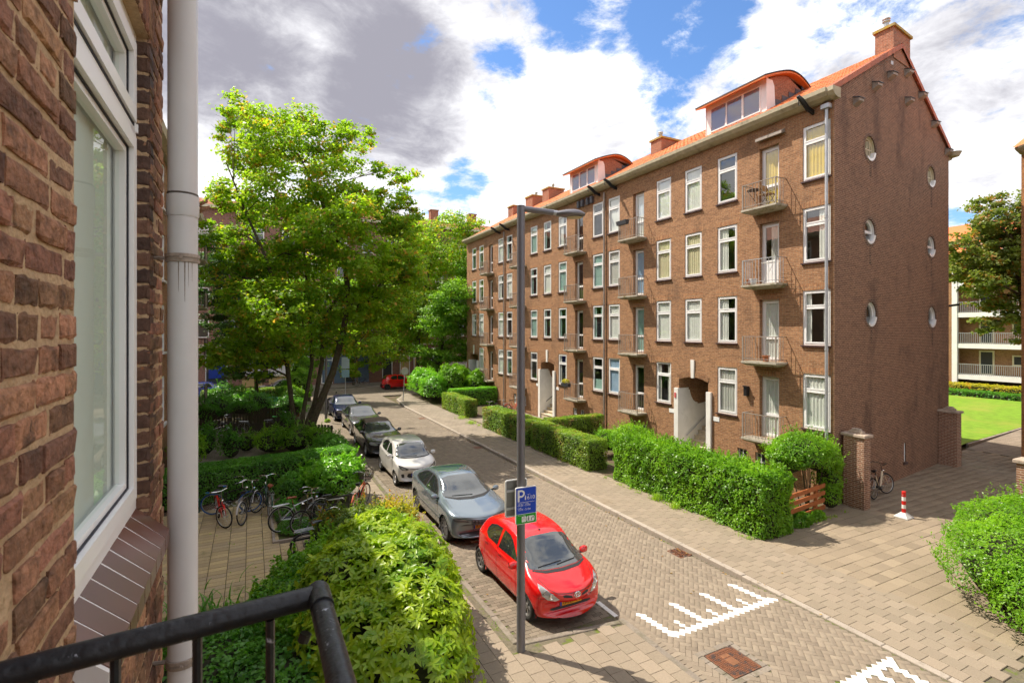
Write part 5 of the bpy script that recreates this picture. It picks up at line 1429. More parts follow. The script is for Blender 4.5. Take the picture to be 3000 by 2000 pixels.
def seam(pts, w=.008): # thin strip polygon along a polyline
    A = []; B = []
    for i, p in enumerate(pts):
        q = pts[min(i+1, len(pts)-1)]; r = pts[max(i-1, 0)]; dx, dz = q[0]-r[0], q[1]-r[1]; l = math.hypot(dx, dz)
        A.append((p[0]-dz/l*w/2, p[1]+dx/l*w/2)); B.append((p[0]+dz/l*w/2, p[1]-dx/l*w/2))
    return A+B[::-1]
# --- small red hatch
def red_hatch(pnt, plate='G-029-TV', detail=True):
    ws = mirrored([(0, 1.37), (-.30, 1.365), (-.50, 1.335), (-.555, 1.28), (-.66, 1.02), (-.665, .975), (-.40, .955), (0, .95)][::1])
    sp = dict(L=3.41, paint=pnt, wr=.283, axles=(.98, -1.36), roofw=.56, z0=.20, bowf=.26, bowr=.12, rimm=RIMD, spokes=6, rimk=.66, mirror=(.62, .93),
              top=[(1.705, .56), (1.69, .66), (1.62, .745), (1.48, .815), (1.25, .90), (1.02, .975), (.90, 1.03), (.60, 1.215), (.32, 1.365), (.10, 1.43), (-.3, 1.465), (-.75, 1.455), (-1.15, 1.40), (-1.38, 1.31), (-1.52, 1.12), (-1.62, .95), (-1.68, .75), (-1.705, .5)],
              belt=[(1.705, .50), (1.6, .68), (1.3, .80), (.95, .90), (.3, .93), (-.5, .97), (-1.1, 1.06), (-1.45, 1.02), (-1.62, .85), (-1.705, .46)],
              wid=[(1.705, .60), (1.66, .68), (1.5, .755), (1.15, .80), (.5, .805), (-.6, .808), (-1.2, .805), (-1.5, .77), (-1.64, .70), (-1.705, .62)],
              patches=[('windscreen', 'F', ws, WSGLASS, .004, False),
                       ('side_window', 'S', [(.50, .985), (.46, 1.03), (.14, 1.27), (-.02, 1.335), (-.28, 1.355), (-.30, 1.30), (-.33, .985)], CGLASS, .004, False),
                       ('quarter_window', 'S', [(-.42, .995), (-.40, 1.33), (-.39, 1.355), (-.72, 1.34), (-.95, 1.28), (-1.02, 1.18), (-1.0, 1.10), (-.85, 1.02)], CGLASS, .004, False),
                       ('headlight', 'F', [(.36, .60), (.44, .57), (.56, .585), (.655, .66), (.69, .78), (.672, .84), (.60, .80), (.48, .70)], LAMP, .006, True),
                       ('upper_grille', 'F', [(.10, .615), (.28, .635), (.30, .665), (.24, .685), (.12, .655)], PLASTIC, .003, True),
                       ('lower_grille', 'F', mirrored([(0, .315), (-.40, .32), (-.49, .345), (-.48, .368), (-.36, .375), (0, .375)]), PLASTIC, .006, False),
                       ('cowl', 'F', mirrored([(0, .945), (-.40, .95), (-.62, .968), (-.64, .955), (-.40, .925), (0, .918)]), PLASTIC, .005, False),
                       ('rear_window', 'R', mirrored([(0, 1.0), (-.48, 1.02), (-.44, 1.33), (0, 1.345)]), CGLASS, .004, False),
                       ('tail_light', 'R', [(.56, .72), (.68, .74), (.62, 1.12), (.55, 1.1)], TAILL, .006, True),
                       ('sill_trim', 'S', [(-1.04, .245), (.66, .235), (.66, .265), (-1.04, .275)], PLASTIC, .004, False)],
              plate=(.425, plate), handles=[(-.22, .90), (-.9, .93)][:2 if detail else 1], wipers=[[(-.48, .985), (.08, 1.01)], [(-.05, .98), (.42, 1.0)]], antenna=(.18, 0, .22))
    if detail:
        sp['patches'] += [('door_seam', 'S', seam([(.62, .30), (.58, .6), (.54, .98)], .009), INK, .0025, False), ('door_seam', 'S', seam([(-.36, .30), (-.37, .98)], .009), INK, .0025, False),
                          ('bonnet_seam', 'F', seam([(-.62, .89), (-.52, .77), (-.40, .71), (-.2, .70), (0, .70), (.2, .70), (.40, .71), (.52, .77), (.62, .89)], .010), INK, .002, False),
                          ('door_seam', 'S', seam([(-1.06, .58), (-.98, .75), (-.95, .98)], .008), INK, .0025, False),
                          ('side_lamp', 'S', ell(.80, .62, .035, .022, 8), LAMP, .006, False), ('bumper_seam', 'S', seam([(1.28, .64), (1.45, .60), (1.60, .60)], .007), INK, .0025, False)]
    return sp
car = thing('red_car', 'small bright red hatchback parked behind the street lamp, nearest in the row', 'car', (5.76, 10.14, 0), -PI/2, 'cars parked along the street')
body, fr_, *_ = build_car(red_hatch(paint('red', (0.62, 0.004, 0.006), 0.0, .25)), car)
h = fr_(0, .665); em = MB()
for a, b in ((.075, .05), (.026, .048)):
    pts = [(h[0].x+.012, a*math.cos(t), .665+b*math.sin(t)) for t in np.linspace(0, 2*PI, 22)]; em.tube(pts, .009, 6, False)
em.tube([(h[0].x+.012, .05*math.cos(t), .69+.022*math.sin(t)) for t in np.linspace(0, 2*PI, 18)], .008, 6, False); em.build('emblem', CHROME, body)
for s in (1, -1):
    for y, z, r in ((.50, .66, .055), (.60, .72, .05)):
        hh = fr_(s*y, z)
        if hh: q = MB(); q.lathe([(.001, .004), (r*.6, .006), (r, .014), (r*1.05, .010)], (hh[0].x-.002, s*y, z), 'x', 14); q.build('headlamp_bowl', CHROME, body)
# --- blue-grey fastback
BG = paint('bluegrey', (0.19, 0.235, 0.275), 0.5, .22)
sp = dict(L=4.61, paint=BG, wr=.345, axles=(1.41, -1.325), roofw=.60, z0=.21, bowf=.30, bowr=.16, rimm=mat('dark_alloy', (.14, .14, .15), .35, metal=.6), spokes=10, rimk=.74, mirror=(.78, .99), bulge=.03,
          top=[(2.305, .60), (2.29, .72), (2.22, .80), (1.9, .88), (1.4, .97), (1.05, 1.03), (.92, 1.07), (.5, 1.28), (.18, 1.41), (-.1, 1.465), (-.45, 1.48), (-.9, 1.45), (-1.4, 1.345), (-1.8, 1.21), (-2.05, 1.13), (-2.2, 1.08), (-2.26, .95), (-2.305, .55)],
          belt=[(2.305, .55), (2.2, .74), (1.8, .84), (1.2, .93), (.7, .97), (-.3, 1.0), (-1.1, 1.05), (-1.7, 1.08), (-2.15, 1.04), (-2.305, .5)],
          wid=[(2.305, .66), (2.25, .76), (2.05, .86), (1.6, .915), (.8, .925), (-.8, .928), (-1.5, .925), (-2.0, .86), (-2.2, .78), (-2.305, .70)],
          patches=[('windscreen', 'F', mirrored([(0, 1.415), (-.35, 1.41), (-.56, 1.375), (-.615, 1.32), (-.735, 1.08), (-.74, 1.04), (-.4, 1.015), (0, 1.01)]), WSGLASS, .004, False),
                   ('front_window', 'S', [(.60, 1.03), (.55, 1.06), (.10, 1.30), (-.08, 1.365), (-.30, 1.385), (-.34, 1.03)], CGLASS, .004, False),
                   ('rear_side_window', 'S', [(-.42, 1.035), (-.38, 1.385), (-.8, 1.365), (-1.15, 1.28), (-1.38, 1.17), (-1.35, 1.12), (-1.1, 1.07)], CGLASS, .004, False),
                   ('window_surround', 'S', [(.70, 1.015), (.66, 1.03), (.12, 1.325), (-.1, 1.39), (-.35, 1.405), (-.82, 1.385), (-1.2, 1.295), (-1.44, 1.17), (-1.4, 1.10), (-1.1, 1.05), (-.4, 1.015)], PLASTIC, .002, False),
                   ('roof_glass', 'T', [(.02, -.50), (-1.1, -.50), (-1.1, .50), (.02, .50)], mat('roof_glass', (.05, .085, .10), .03, spec=1.0, coat=1.0), .003, False),
                   ('headlight', 'F', [(.46, .67), (.56, .655), (.74, .665), (.82, .70), (.83, .755), (.74, .755), (.50, .73)], LAMPD, .006, True),
                   ('daylight_strip', 'F', [(.50, .715), (.80, .735), (.80, .75), (.50, .73)], LAMP, .010, True),
                   ('grille', 'F', mirrored([(0, .555), (-.34, .56), (-.40, .60), (-.40, .70), (-.34, .725), (0, .73)]), PLASTIC, .004, False),
                   ('lower_grille', 'F', mirrored([(0, .27), (-.62, .285), (-.70, .33), (-.66, .36), (-.4, .35), (0, .34)]), PLASTIC, .004, False),
                   ('lower_sill', 'S', [(-.95, .23), (1.03, .22), (1.03, .30), (-.95, .31)], PLASTIC, .003, False),
                   ('rear_window', 'R', mirrored([(0, 1.16), (-.5, 1.17), (-.48, 1.40), (0, 1.42)]), CGLASS, .004, False),
                   ('tail_light', 'R', mirrored([(0, .93), (-.80, .90), (-.78, .97), (0, .98)]), TAILL, .005, False),
                   ('cowl', 'F', mirrored([(0, 1.012), (-.4, 1.02), (-.70, 1.045), (-.72, 1.03), (-.4, .995), (0, .988)]), PLASTIC, .005, False),
                   ('door_seam', 'S', seam([(.72, .33), (.72, .7), (.66, 1.0)]), INK, .0025, False), ('door_seam', 'S', seam([(-.40, .33), (-.38, 1.02)]), INK, .0025, False),
                   ('bonnet_seam', 'F', seam([(-.74, 1.0), (-.72, .86), (-.62, .79), (-.3, .775), (0, .772), (.3, .775), (.62, .79), (.72, .86), (.74, 1.0)], .009), INK, .002, False)],
          plate=(.46, 'R-508-ZB'), handles=[(-.25, .91), (-1.1, .95)], wipers=[[(-.5, 1.045), (.1, 1.03)]])
car = thing('grey_car', 'blue-grey metallic fastback parked directly behind the small red hatchback', 'car', (5.73, 15.07, 0), -PI/2, 'cars parked along the street')
body, fr_, *_ = build_car(sp, car)
gm = MB()
for i in range(9):
    for j in range(4):
        y = -.35+.0875*i; z = .585+.038*j; hh = fr_(y, z)
        if hh: gm.box(hh[0].x+.002, hh[0].x+.012, y-.034, y+.034, z-.010, z+.010)
gm.build('grille_mesh', mat('grille_grey', (.12, .12, .13), .4), body)
# --- white hatch
sp = dict(L=3.6, paint=paint('white', (0.62, 0.60, 0.58), 0.05, .3), wr=.288, axles=(1.12, -1.28), roofw=.57, z0=.21, bowf=.24, bowr=.12, spokes=8, mirror=(.72, .98),
          top=[(1.80, .58), (1.785, .70), (1.72, .80), (1.5, .88), (1.2, .97), (1.02, 1.04), (.7, 1.25), (.45, 1.385), (.2, 1.45), (-.2, 1.482), (-.7, 1.475), (-1.2, 1.43), (-1.45, 1.36), (-1.6, 1.15), (-1.7, .98), (-1.77, .75), (-1.80, .5)],
          belt=[(1.80, .52), (1.7, .72), (1.4, .84), (1.0, .93), (.3, .96), (-.6, 1.0), (-1.3, 1.06), (-1.6, .98), (-1.8, .46)],
          wid=[(1.80, .60), (1.75, .69), (1.55, .755), (1.2, .79), (.5, .797), (-1.2, .797), (-1.6, .76), (-1.74, .69), (-1.80, .62)],
          patches=[('windscreen', 'F', mirrored([(0, 1.405), (-.32, 1.40), (-.51, 1.37), (-.565, 1.31), (-.665, 1.06), (-.67, 1.02), (-.4, .995), (0, .99)]), WSGLASS, .004, False),
                   ('front_window', 'S', [(.62, 1.01), (.57, 1.05), (.25, 1.28), (.08, 1.365), (-.14, 1.385), (-.2, 1.01)], CGLASS, .004, False),
                   ('rear_side_window', 'S', [(-.28, 1.01), (-.23, 1.385), (-.62, 1.38), (-.92, 1.33), (-1.05, 1.22), (-.98, 1.08), (-.8, 1.03)], CGLASS, .004, False),
                   ('headlight', 'F', [(.36, .69), (.46, .64), (.60, .65), (.70, .74), (.715, .85), (.60, .80), (.46, .735)], LAMPD, .006, True),
                   ('headlamp_lens', 'F', [(.48, .66), (.58, .665), (.64, .72), (.60, .765), (.50, .72)], LAMP, .009, True),
                   ('upper_grille', 'F', mirrored([(0, .675), (-.34, .685), (-.36, .705), (0, .70)]), PLASTIC, .004, False),
                   ('lower_grille', 'F', mirrored([(0, .33), (-.34, .34), (-.42, .40), (-.38, .50), (0, .51)]), PLASTIC, .004, False),
                   ('fog_lamp', 'F', [(.52, .36), (.62, .38), (.64, .50), (.56, .52), (.52, .46)], PLASTIC, .005, True),
                   ('rear_window', 'R', mirrored([(0, 1.05), (-.48, 1.07), (-.44, 1.37), (0, 1.385)]), CGLASS, .004, False),
                   ('cowl', 'F', mirrored([(0, .99), (-.4, 1.0), (-.62, 1.018), (-.64, 1.0), (-.4, .975), (0, .965)]), PLASTIC, .005, False),
                   ('tail_light', 'R', [(.56, .75), (.68, .77), (.64, 1.05), (.56, 1.03)], TAILL, .006, True),
                   ('door_seam', 'S', seam([(.70, .30), (.70, .7), (.64, .98)]), INK, .0025, False), ('door_seam', 'S', seam([(-.25, .30), (-.24, 1.0)]), INK, .0025, False)],
          plate=(.455, 'L-291-RK'), handles=[(-.12, .92), (-.88, .95)], wipers=[[(-.5, 1.02), (.1, 1.02)]])
car = thing('white_car', 'white five-door hatchback parked behind the blue-grey fastback', 'car', (5.62, 20.43, 0), -PI/2, 'cars parked along the street')
build_car(sp, car)
# --- saloons further back
def saloon(pnt, L=4.6, W=.90, roof=1.42, soft=None, z0=.2, coupe=False):
    k = L/4.6; h = roof
    top = [(2.30, .58), (2.285, .68), (2.2, .76), (1.9, .83), (1.3, .91), (.95, .965), (.82, 1.0), (.45, 1.20), (.12, h-.08), (-.15, h-.02), (-.5, h), (-.95, h-.02), (-1.25, h-.13), (-1.6, 1.11), (-1.75, 1.06), (-2.1, 1.03), (-2.22, .99), (-2.28, .8), (-2.30, .5)]
    sp = dict(L=L, paint=pnt, wr=.315, axles=(1.37*k, -1.30*k), roofw=.59, z0=z0, bowf=.26, bowr=.14, mirror=(.72*k, .96), spokes=7, step=.07,
              top=[(x*k, z) for x, z in top],
              belt=[(x*k, z) for x, z in [(2.3, .52), (2.2, .69), (1.8, .79), (1.1, .89), (.3, .93), (-.8, .97), (-1.6, 1.0), (-2.15, .97), (-2.30, .46)]],
              wid=[(x*k, w*W/.9) for x, w in [(2.3, .64), (2.24, .74), (2.0, .83), (1.5, .88), (.5, .897), (-1.3, .895), (-1.9, .84), (-2.2, .76), (-2.3, .68)]],
              patches=[('windscreen', 'F', mirrored([(0, h-.07), (-.34, h-.075), (-.53, h-.105), (-.585, h-.16), (-.70, 1.02), (-.70, .985), (-.4, .955), (0, .95)]), WSGLASS, .004, False),
                       ('front_window', 'S', [(x*k, z) for x, z in [(.52, .97), (.47, 1.0), (.08, h-.17), (-.1, h-.105), (-.35, h-.10), (-.38, .97)]], CGLASS, .004, False),
                       ('rear_side_window', 'S', [(x*k, z) for x, z in [(-.45, .985), (-.42, h-.10), (-.85, h-.12), (-1.1, h-.2), (-1.36, 1.08), (-1.3, 1.02)]], CGLASS, .004, False),
                       ('headlight', 'F', [(.44, .62), (.56, .60), (.74, .63), (.80, .70), (.76, .75), (.60, .74), (.46, .70)], LAMP, .006, True),
                       ('grille', 'F', mirrored([(0, .50), (-.26, .51), (-.34, .66), (-.30, .70), (0, .70)]), PLASTIC, .004, False),
                       ('lower_grille', 'F', mirrored([(0, .28), (-.62, .30), (-.66, .38), (0, .37)]), PLASTIC, .004, False),
                       ('rear_window', 'R', mirrored([(0, 1.10), (-.5, 1.11), (-.5, h-.12), (0, h-.09)]), CGLASS, .004, False),
                       ('tail_light', 'R', [(.5, .78), (.78, .80), (.76, .95), (.5, .94)], TAILL, .006, True)],
              handles=[(-.28*k, .86), (-1.12*k, .89)], plate=(.44, 'SX-714-P'))
    if soft: sp['patches'].append(('soft_top', 'T', [(.10*k, -.60), (-1.50*k, -.62), (-1.50*k, .62), (.10*k, .60)], soft, .006, False))
    return sp
SOFT = mat('soft_top', (0.15, 0.115, 0.085), .85, namt=.25, ns=5)
car = thing('convertible_car', 'dark grey convertible with brown cloth roof parked behind the white hatchback', 'car', (5.60, 25.75, 0), -PI/2, 'cars parked along the street')
build_car(saloon(paint('anthracite', (0.045, 0.042, 0.04), .4, .25), 4.62, .88, 1.42, SOFT), car)
car = thing('saloon_car', 'grey metallic saloon with roof aerial parked between convertible and dark blue car', 'car', (5.78, 31.0, 0), -PI/2, 'cars parked along the street')
s5 = saloon(paint('midgrey', (0.10, 0.10, 0.11), .5, .25), 4.58, .88, 1.43); s5['antenna'] = (-.6, 0, .18); build_car(s5, car)
car = thing('blue_car', 'dark navy blue car, farthest of the parked row, before the lamp post', 'car', (5.62, 36.0, 0), -PI/2, 'cars parked along the street')
build_car(saloon(paint('navy', (0.008, 0.012, 0.075), .3, .22), 4.2, .87, 1.45), car)
car = thing('far_red_car', 'red three-door hatchback seen from the side on the cross street', 'car', (13.2, 50.9, 0), 0.04)
s6 = red_hatch(MATS['paint_red'], 'G-552-KX', False); s6['step'] = .08; s6['rimm'] = BLACK; build_car(s6, car)
car = thing('bright_blue_car', 'bright blue car half hidden behind the left garden shrubs', 'car', (-3.2, 51.5, 0), 0)
build_car(saloon(paint('blue', (0.02, 0.06, 0.42), .2, .3), 4.3, .87, 1.43), car)
car = thing('black_car', 'black car behind the dark tree trunk on the cross street', 'car', (2.4, 50.6, 0), PI)
build_car(saloon(paint('black', (0.02, 0.02, 0.024), .3, .25), 4.6, .88, 1.45), car)
# --- white delivery van
VW = mat('van_white', (0.68, 0.66, 0.62), .4, coat=.4)
van = thing('delivery_van', 'white delivery van with roof rack half hidden behind the far shrubs', 'van', (20.6, 53.2, 0), PI)
b = MB(); b.prism([(-2.5, .35), (-2.5, 1.7), (-2.42, 2.05), (-2.3, 2.1), (.95, 2.1), (1.15, 2.02), (1.75, 1.25), (2.35, 1.05), (2.5, .85), (2.5, .35)], 'y', -.95, .95); vb_ = b.build('body', VW, van, fix=True)
b = MB(); b.add([(1.16, -.8, 2.0), (1.16, .8, 2.0), (1.74, .85, 1.28), (1.74, -.85, 1.28)], [(0, 3, 2, 1)]); b.V = [(x+.02, y, z+.01) for x, y, z in b.V]; b.build('windscreen', CGLASS, vb_)
for s in (1, -1):
    b = MB(); b.add([(.45, s*.956, 1.28), (1.5, s*.956, 1.28), (1.05, s*.956, 1.9), (.45, s*.956, 1.9)], [(0, 1, 2, 3)]); b.build('cab_window', CGLASS, vb_)
    t = link('lettering', text_mesh('lettering', 'DE GIER', .36, mat('van_ink', (.25, .24, .23), .6)), vb_); t.location = (-.55*1, s*.957, 1.45); t.rotation_euler = (PI/2, 0, 0 if s < 0 else PI)
    b = MB(); xx = .55 if s > 0 else -1.55; b.box(xx, xx+.4, s*.952, s*.957, 1.35, 1.75); b.build('logo', mat('van_orange', (.65, .13, .02), .5), vb_)
    for x in (-1.6, 1.65):
        q = MB(); q.lathe([(.2, -.1), (.33, -.1), (.33, .1), (.2, .1), (.2, .06), (.001, .05)], (x, s*.86, .33), 'y', 20); w__ = q.build('wheel', TYRE, van)
b = MB()
for x in (-2.2, -1.2, -.2, .8): b.box(x-.03, x+.03, -.9, .9, 2.16, 2.22)
for y in (-.85, .85, -.4, .4): b.box(-2.3, .9, y-.025, y+.025, 2.22, 2.26)
for x in (-2.2, .8):
    for y in (-.85, .85): b.box(x-.02, x+.02, y-.02, y+.02, 2.08, 2.2)
b.build('roof_rack', STEEL, vb_)
# ================================================================== BICYCLES
CH_ = CHROME
SPOKE = mat('spoke', (.5, .5, .5), .35, metal=.8)
LEATH = mat('brown_leather', (.26, .075, .035), .5)
BLK = mat('bike_black', (.018, .018, .02), .35, coat=.4)
def bike(label, loc, rz, frame, name='bicycle', lean=0.05, saddle=None, basket=False, rack=True, guard=None, step=False, tyre=None, bar=CH_, r=.34, wb=.54, steer=0.25, barm_=None, battery=False, group='parked bicycles', fenderm=None, lamp=True):
    t = thing(name, label, 'bicycle', loc, rz, group); t.rotation_euler = (lean, 0, rz)
    def wheel(x, st=0.0):
        w = bpy.data.objects.new('wheel', None); COL.objects.link(w); w.parent = t; w.location = (x, 0, r); w.rotation_euler = (0, 0, st); w.empty_display_size = .05
        q = MB(); q.torus((0, 0, 0), r-.018, .019, 'y', 32, 7); q.build('tyre', tyre or TYRE, w, smooth=True)
        q = MB(); q.torus((0, 0, 0), r-.045, .009, 'y', 28, 5); q.build('rim', SPOKE, w)
        q = MB(); q.tube([(0, -.04, 0), (0, .04, 0)], .02, 8)
        for k in range(18):
            a = 2*PI*k/18; q.tube([(0, (.02 if k % 2 else -.02), 0), ((r-.045)*math.cos(a), 0, (r-.045)*math.sin(a))], .0022, 3, False)
        q.build('spokes', SPOKE, w)
        return w
    wheel(-wb); wheel(wb, steer)
    bb = (-.06, 0, .29); st = (-.20, 0, .72); hd0 = (wb-.16, 0, .66); hd1 = (wb-.20, 0, .80); rx = (-wb, 0, r)
    q = MB()
    if step: q.tube([hd0, (.16, 0, .42), (-.02, 0, .33), bb], .022, 8); q.tube([hd1, (.12, 0, .52), (-.13, 0, .48)], .014, 8) if not battery else q.tube([hd1, (wb-.28, 0, .66), (.06, 0, .34)], .032, 8)
    else: q.tube([hd0, bb], .018, 8); q.tube([hd1, (st[0]+.015, 0, st[2]-.06)], .016, 8)
    q.tube([bb, st], .016, 8); q.tube([hd0, hd1], .02, 8)
    for s in (1, -1):
        q.tube([bb, (-wb, s*.06, r)], .010, 6); q.tube([(st[0], 0, st[2]-.10), (-wb, s*.055, r)], .008, 6)
    q.build('frame', frame, t, smooth=True)
    f = MB()
    for s in (1, -1): f.tube([(hd0[0]+.01, s*.045, hd0[2]-.01), (wb-.05, s*.05, .48), (wb, s*.05, r)], .011, 6)
    f.tube([hd0, (hd0[0]+.012, 0, hd0[2]-.05)], .02, 8); f.build('fork', frame, t)
    h = MB(); c, s_ = math.cos(steer), math.sin(steer); zt = 1.06; hx = hd1[0]-.02
    h.tube([hd1, (hx, 0, zt-.05), (hx+.05, 0, zt)], .012, 8)
    def rp(x, y, z): return (hx+.05+x*c-y*s_, x*s_+y*c, z)
    h.tube([rp(-.26, -.28, zt+.02), rp(-.06, -.27, zt+.045), rp(.02, -.16, zt+.03), rp(0, 0, zt), rp(.02, .16, zt+.03), rp(-.06, .27, zt+.045), rp(-.26, .28, zt+.02)], .0115, 8); hb = h.build('handlebar', bar, t, smooth=True)
    for s in (1, -1): g = MB(); g.tube([rp(-.27, s*.281, zt+.018), rp(-.14, s*.277, zt+.033)], .017, 8); g.build('grip', barm_ or BLK, hb)
    sd_ = MB(); zs = .90
    sd_.tube([st, (st[0]-.03, 0, zs-.03)], .012, 6)
    V = []; n = 12
    for k, (x, w_, z) in enumerate([(-.14, .05, -.01), (-.13, .085, .02), (-.08, .09, .025), (0, .05, .015), (.08, .025, .012), (.13, .015, 0)]):
        for j in range(n):
            a = 2*PI*j/n; V.append((st[0]-.03+x, w_*math.cos(a), zs+z+.028*math.sin(a)))
    Fq = [(i*n+j, i*n+(j+1) % n, (i+1)*n+(j+1) % n, (i+1)*n+j) for i in range(5) for j in range(n)]+[tuple(range(n-1, -1, -1)), tuple(5*n+j for j in range(n))]
    sd_.add(V, Fq); sd_.build('saddle', saddle or BLK, t, smooth=True)
    for x, a0, a1 in ((-wb, -.1, 2.9), (wb, .9, 2.9)):
        m_ = MB(); m_.lathe([(r+.012, -.026), (r+.022, 0), (r+.012, .026)], (x, 0, r), 'y', 16, a0+(0 if x < 0 else 0), a1); m_.build('mudguard', fenderm or frame, t)
    cg = MB(); cg.tube([(-wb+.03, .06, r+.01), (-.02, .06, r)], .035, 8); cg.build('chain_guard', guard or BLK, t)
    cr_ = MB(); cr_.tube([(bb[0], -.1, bb[2]), (bb[0], .1, bb[2])], .014, 6); cr_.tube([(bb[0], .1, bb[2]), (bb[0]+.12, .11, bb[2]-.12)], .010, 5); cr_.tube([(bb[0], -.1, bb[2]), (bb[0]-.12, -.11, bb[2]+.12)], .010, 5)
    cr_.box(bb[0]+.08, bb[0]+.16, .11, .19, bb[2]-.13, bb[2]-.11); cr_.box(bb[0]-.16, bb[0]-.08, -.19, -.11, bb[2]+.11, bb[2]+.13); cr_.build('crank', SPOKE, t)
    if rack:
        k = MB()
        for y in (-.07, -.02, .03, .07): k.tube([(-wb-.22, y, .76), (-wb+.22, y, .77)], .006, 5)
        for s in (1, -1): k.tube([(-wb-.10, s*.07, .76), (-wb, s*.065, r)], .005, 5)
        k.tube([(-wb-.22, -.07, .76), (-wb-.22, .07, .76)], .006, 5); k.box(-wb-.245, -wb-.225, -.035, .035, .71, .755); k.build('rack', SPOKE, t)
    ks = MB(); ks.tube([(bb[0]-.1, .04, bb[2]), (bb[0]-.16, .20, .02)], .009, 5); ks.build('kickstand', SPOKE, t)
    if lamp: l = MB(); l.lathe([(.001, .05), (.035, .04), (.04, .0), (.02, -.04)], (hd1[0]+.11, 0, .80), 'x', 12); l.build('front_lamp', CH_, t)
    if battery: b_ = MB(); b_.box(-.30, -.12, -.05, .05, .30, .40); b_.box(-.12, .02, -.055, .055, .24, .34); b_.build('motor', BLK, t)
    if basket:
        b_ = MB(); x0, x1, y0, y1, z0, z1 = wb-.16, wb+.16, -.19, .19, .86, 1.08
        for k in range(9):
            z = z0+(z1-z0)*k/8; e = .03*k/8; b_.tube([(x0-e, y0-e, z), (x1+e, y0-e, z), (x1+e, y1+e, z), (x0-e, y1+e, z), (x0-e, y0-e, z)], .007, 4, False)
        for k in range(8):
            y = y0+(y1-y0)*k/7
            for xx, e in ((x0, -.03), (x1, .03)): b_.tube([(xx, y, z0), (xx+e, y*1.1, z1)], .006, 4)
        b_.box(x0, x1, y0, y1, z0-.01, z0); b_.build('basket', mat('wicker', (.05, .032, .025), .8), t)
    return t
REDB = mat('bike_red', (.55, .012, .012), .3, coat=.6); RUST = mat('bike_rust', (.50, .10, .04), .5); CRM = mat('bike_cream', (.62, .50, .34), .35, coat=.5); SIL = mat('bike_silver', (.45, .45, .46), .3, metal=.7); GRN = mat('bike_green', (.02, .06, .05), .35, coat=.4)
BLT = mat('blue_tyre', (.01, .10, .35), .6); BLG = mat('blue_grip', (.02, .2, .6), .5)
D = 0.075
bike('red bicycle with blue handlebar grips on the tiled patio', (-.80, 17.75, D), R(-78), REDB, lean=.06, rack=False, steer=.5, barm_=BLG, bar=CH_)
bike('bicycle with one blue tyre leaning beside the red bicycle', (-.55, 18.55, D), R(-12), BLK, lean=.10, tyre=BLT, steer=.3, rack=False)
bike('black bicycle with white and red rear mudguard on the patio', (-.02, 17.75, D), R(68), BLK, lean=-.08, steer=-.3, fenderm=mat('fender_white', (.6, .58, .56), .4))
bike('dark green bicycle with brown saddle behind the black patio bicycle', (.42, 18.15, D), R(98), GRN, lean=.08, steer=.25, saddle=LEATH)
bike('grey city bicycle with brown saddle and white rear rack by the laurel bush', (1.30, 16.1, .12), R(12), SIL, lean=-.10, saddle=LEATH, steer=.5, fenderm=mat('fender_grey', (.40, .38, .33), .4), r=.36)
bike('black bicycle leaning in front of the grey city bicycle', (1.75, 15.75, .12), R(-172), BLK, lean=.12, steer=.2, r=.31, wb=.5)
bike('rust red bicycle with dark wicker basket at the pavement edge', (3.15, 17.1, .06), R(62), RUST, lean=.05, basket=True, steer=-.2, bar=SIL)
bike('black bicycle whose wheel shows under the rose bush by the low rail', (1.72, 14.1, .08), R(8), BLK, lean=.12, steer=.3)
bike('cream electric bicycle leaning on the gable wall beside the brick pillar', (19.55, 10.05, .10), R(8), CRM, lean=-.12, step=True, battery=True, saddle=BLK, bar=BLK, steer=-.35, r=.35, fenderm=BLK)
bike('silver bicycle standing in the shaded back yard', (-1.75, 30.6, .06), R(15), SIL, lean=.12, steer=.4, r=.36)
bike('black bicycle in front of the dark plank fence in the back yard', (-.9, 32.2, .06), R(170), BLK, lean=-.10, r=.36)
bike('bicycle with green saddle parked above the low plank fence', (1.4, 32.2, .06), R(10), BLK, lean=.16, saddle=mat('green_saddle', (.05, .45, .05), .5), r=.36)
bike('grey bicycle standing in the gap between the trimmed hedges', (13.7, 30.2, .11), R(70), SIL, lean=.06, r=.36)
bike('black bicycle leaning behind the grey one between the hedges', (14.7, 30.6, .11), R(20), BLK, lean=-.1)
bike('red city bicycle parked against the block behind the trimmed hedge', (16.2, 31.6, .11), R(10), REDB, lean=.08, step=True, saddle=BLK)
bike('dark bicycle in front of the far shop front across the street', (10.2, 54.4, .08), R(4), BLK, lean=.06)
# ---- scooter
sc_ = thing('scooter', 'black motor scooter with two round mirrors beside the navy car', 'scooter', (5.1, 39.3, .0), R(-85))
q = MB(); q.prism([(-.75, .45), (-.75, .70), (-.2, .74), (-.12, .50), (.15, .30), (.15, .22), (-.35, .22), (-.6, .34)], 'y', -.16, .16); q.build('body', BLK, sc_, fix=True)
q = MB(); q.prism([(.28, .30), (.40, .34), (.50, .95), (.42, 1.0), (.34, .95), (.22, .40)], 'y', -.19, .19); q.build('leg_shield', BLK, sc_, fix=True)
q = MB(); q.prism([(-.80, .70), (-.78, .80), (-.15, .80), (-.10, .72)], 'y', -.13, .13); q.build('seat', PLASTIC, sc_, fix=True)
for x in (-.58, .62): q = MB(); q.torus((x, 0, .24), .18, .06, 'y', 22, 8); q.lathe([(.12, .04), (.001, .04)], (x, 0, .24), 'y', 14); q.lathe([(.12, -.04), (.001, -.04)], (x, 0, .24), 'y', 14); q.build('wheel', TYRE, sc_)
q = MB(); q.tube([(.62, 0, .24), (.46, 0, .95), (.44, 0, 1.02)], .03, 8); q.tube([(.36, -.34, 1.05), (.44, 0, 1.02), (.36, .34, 1.05)], .016, 8); hb = q.build('handlebar', BLK, sc_)
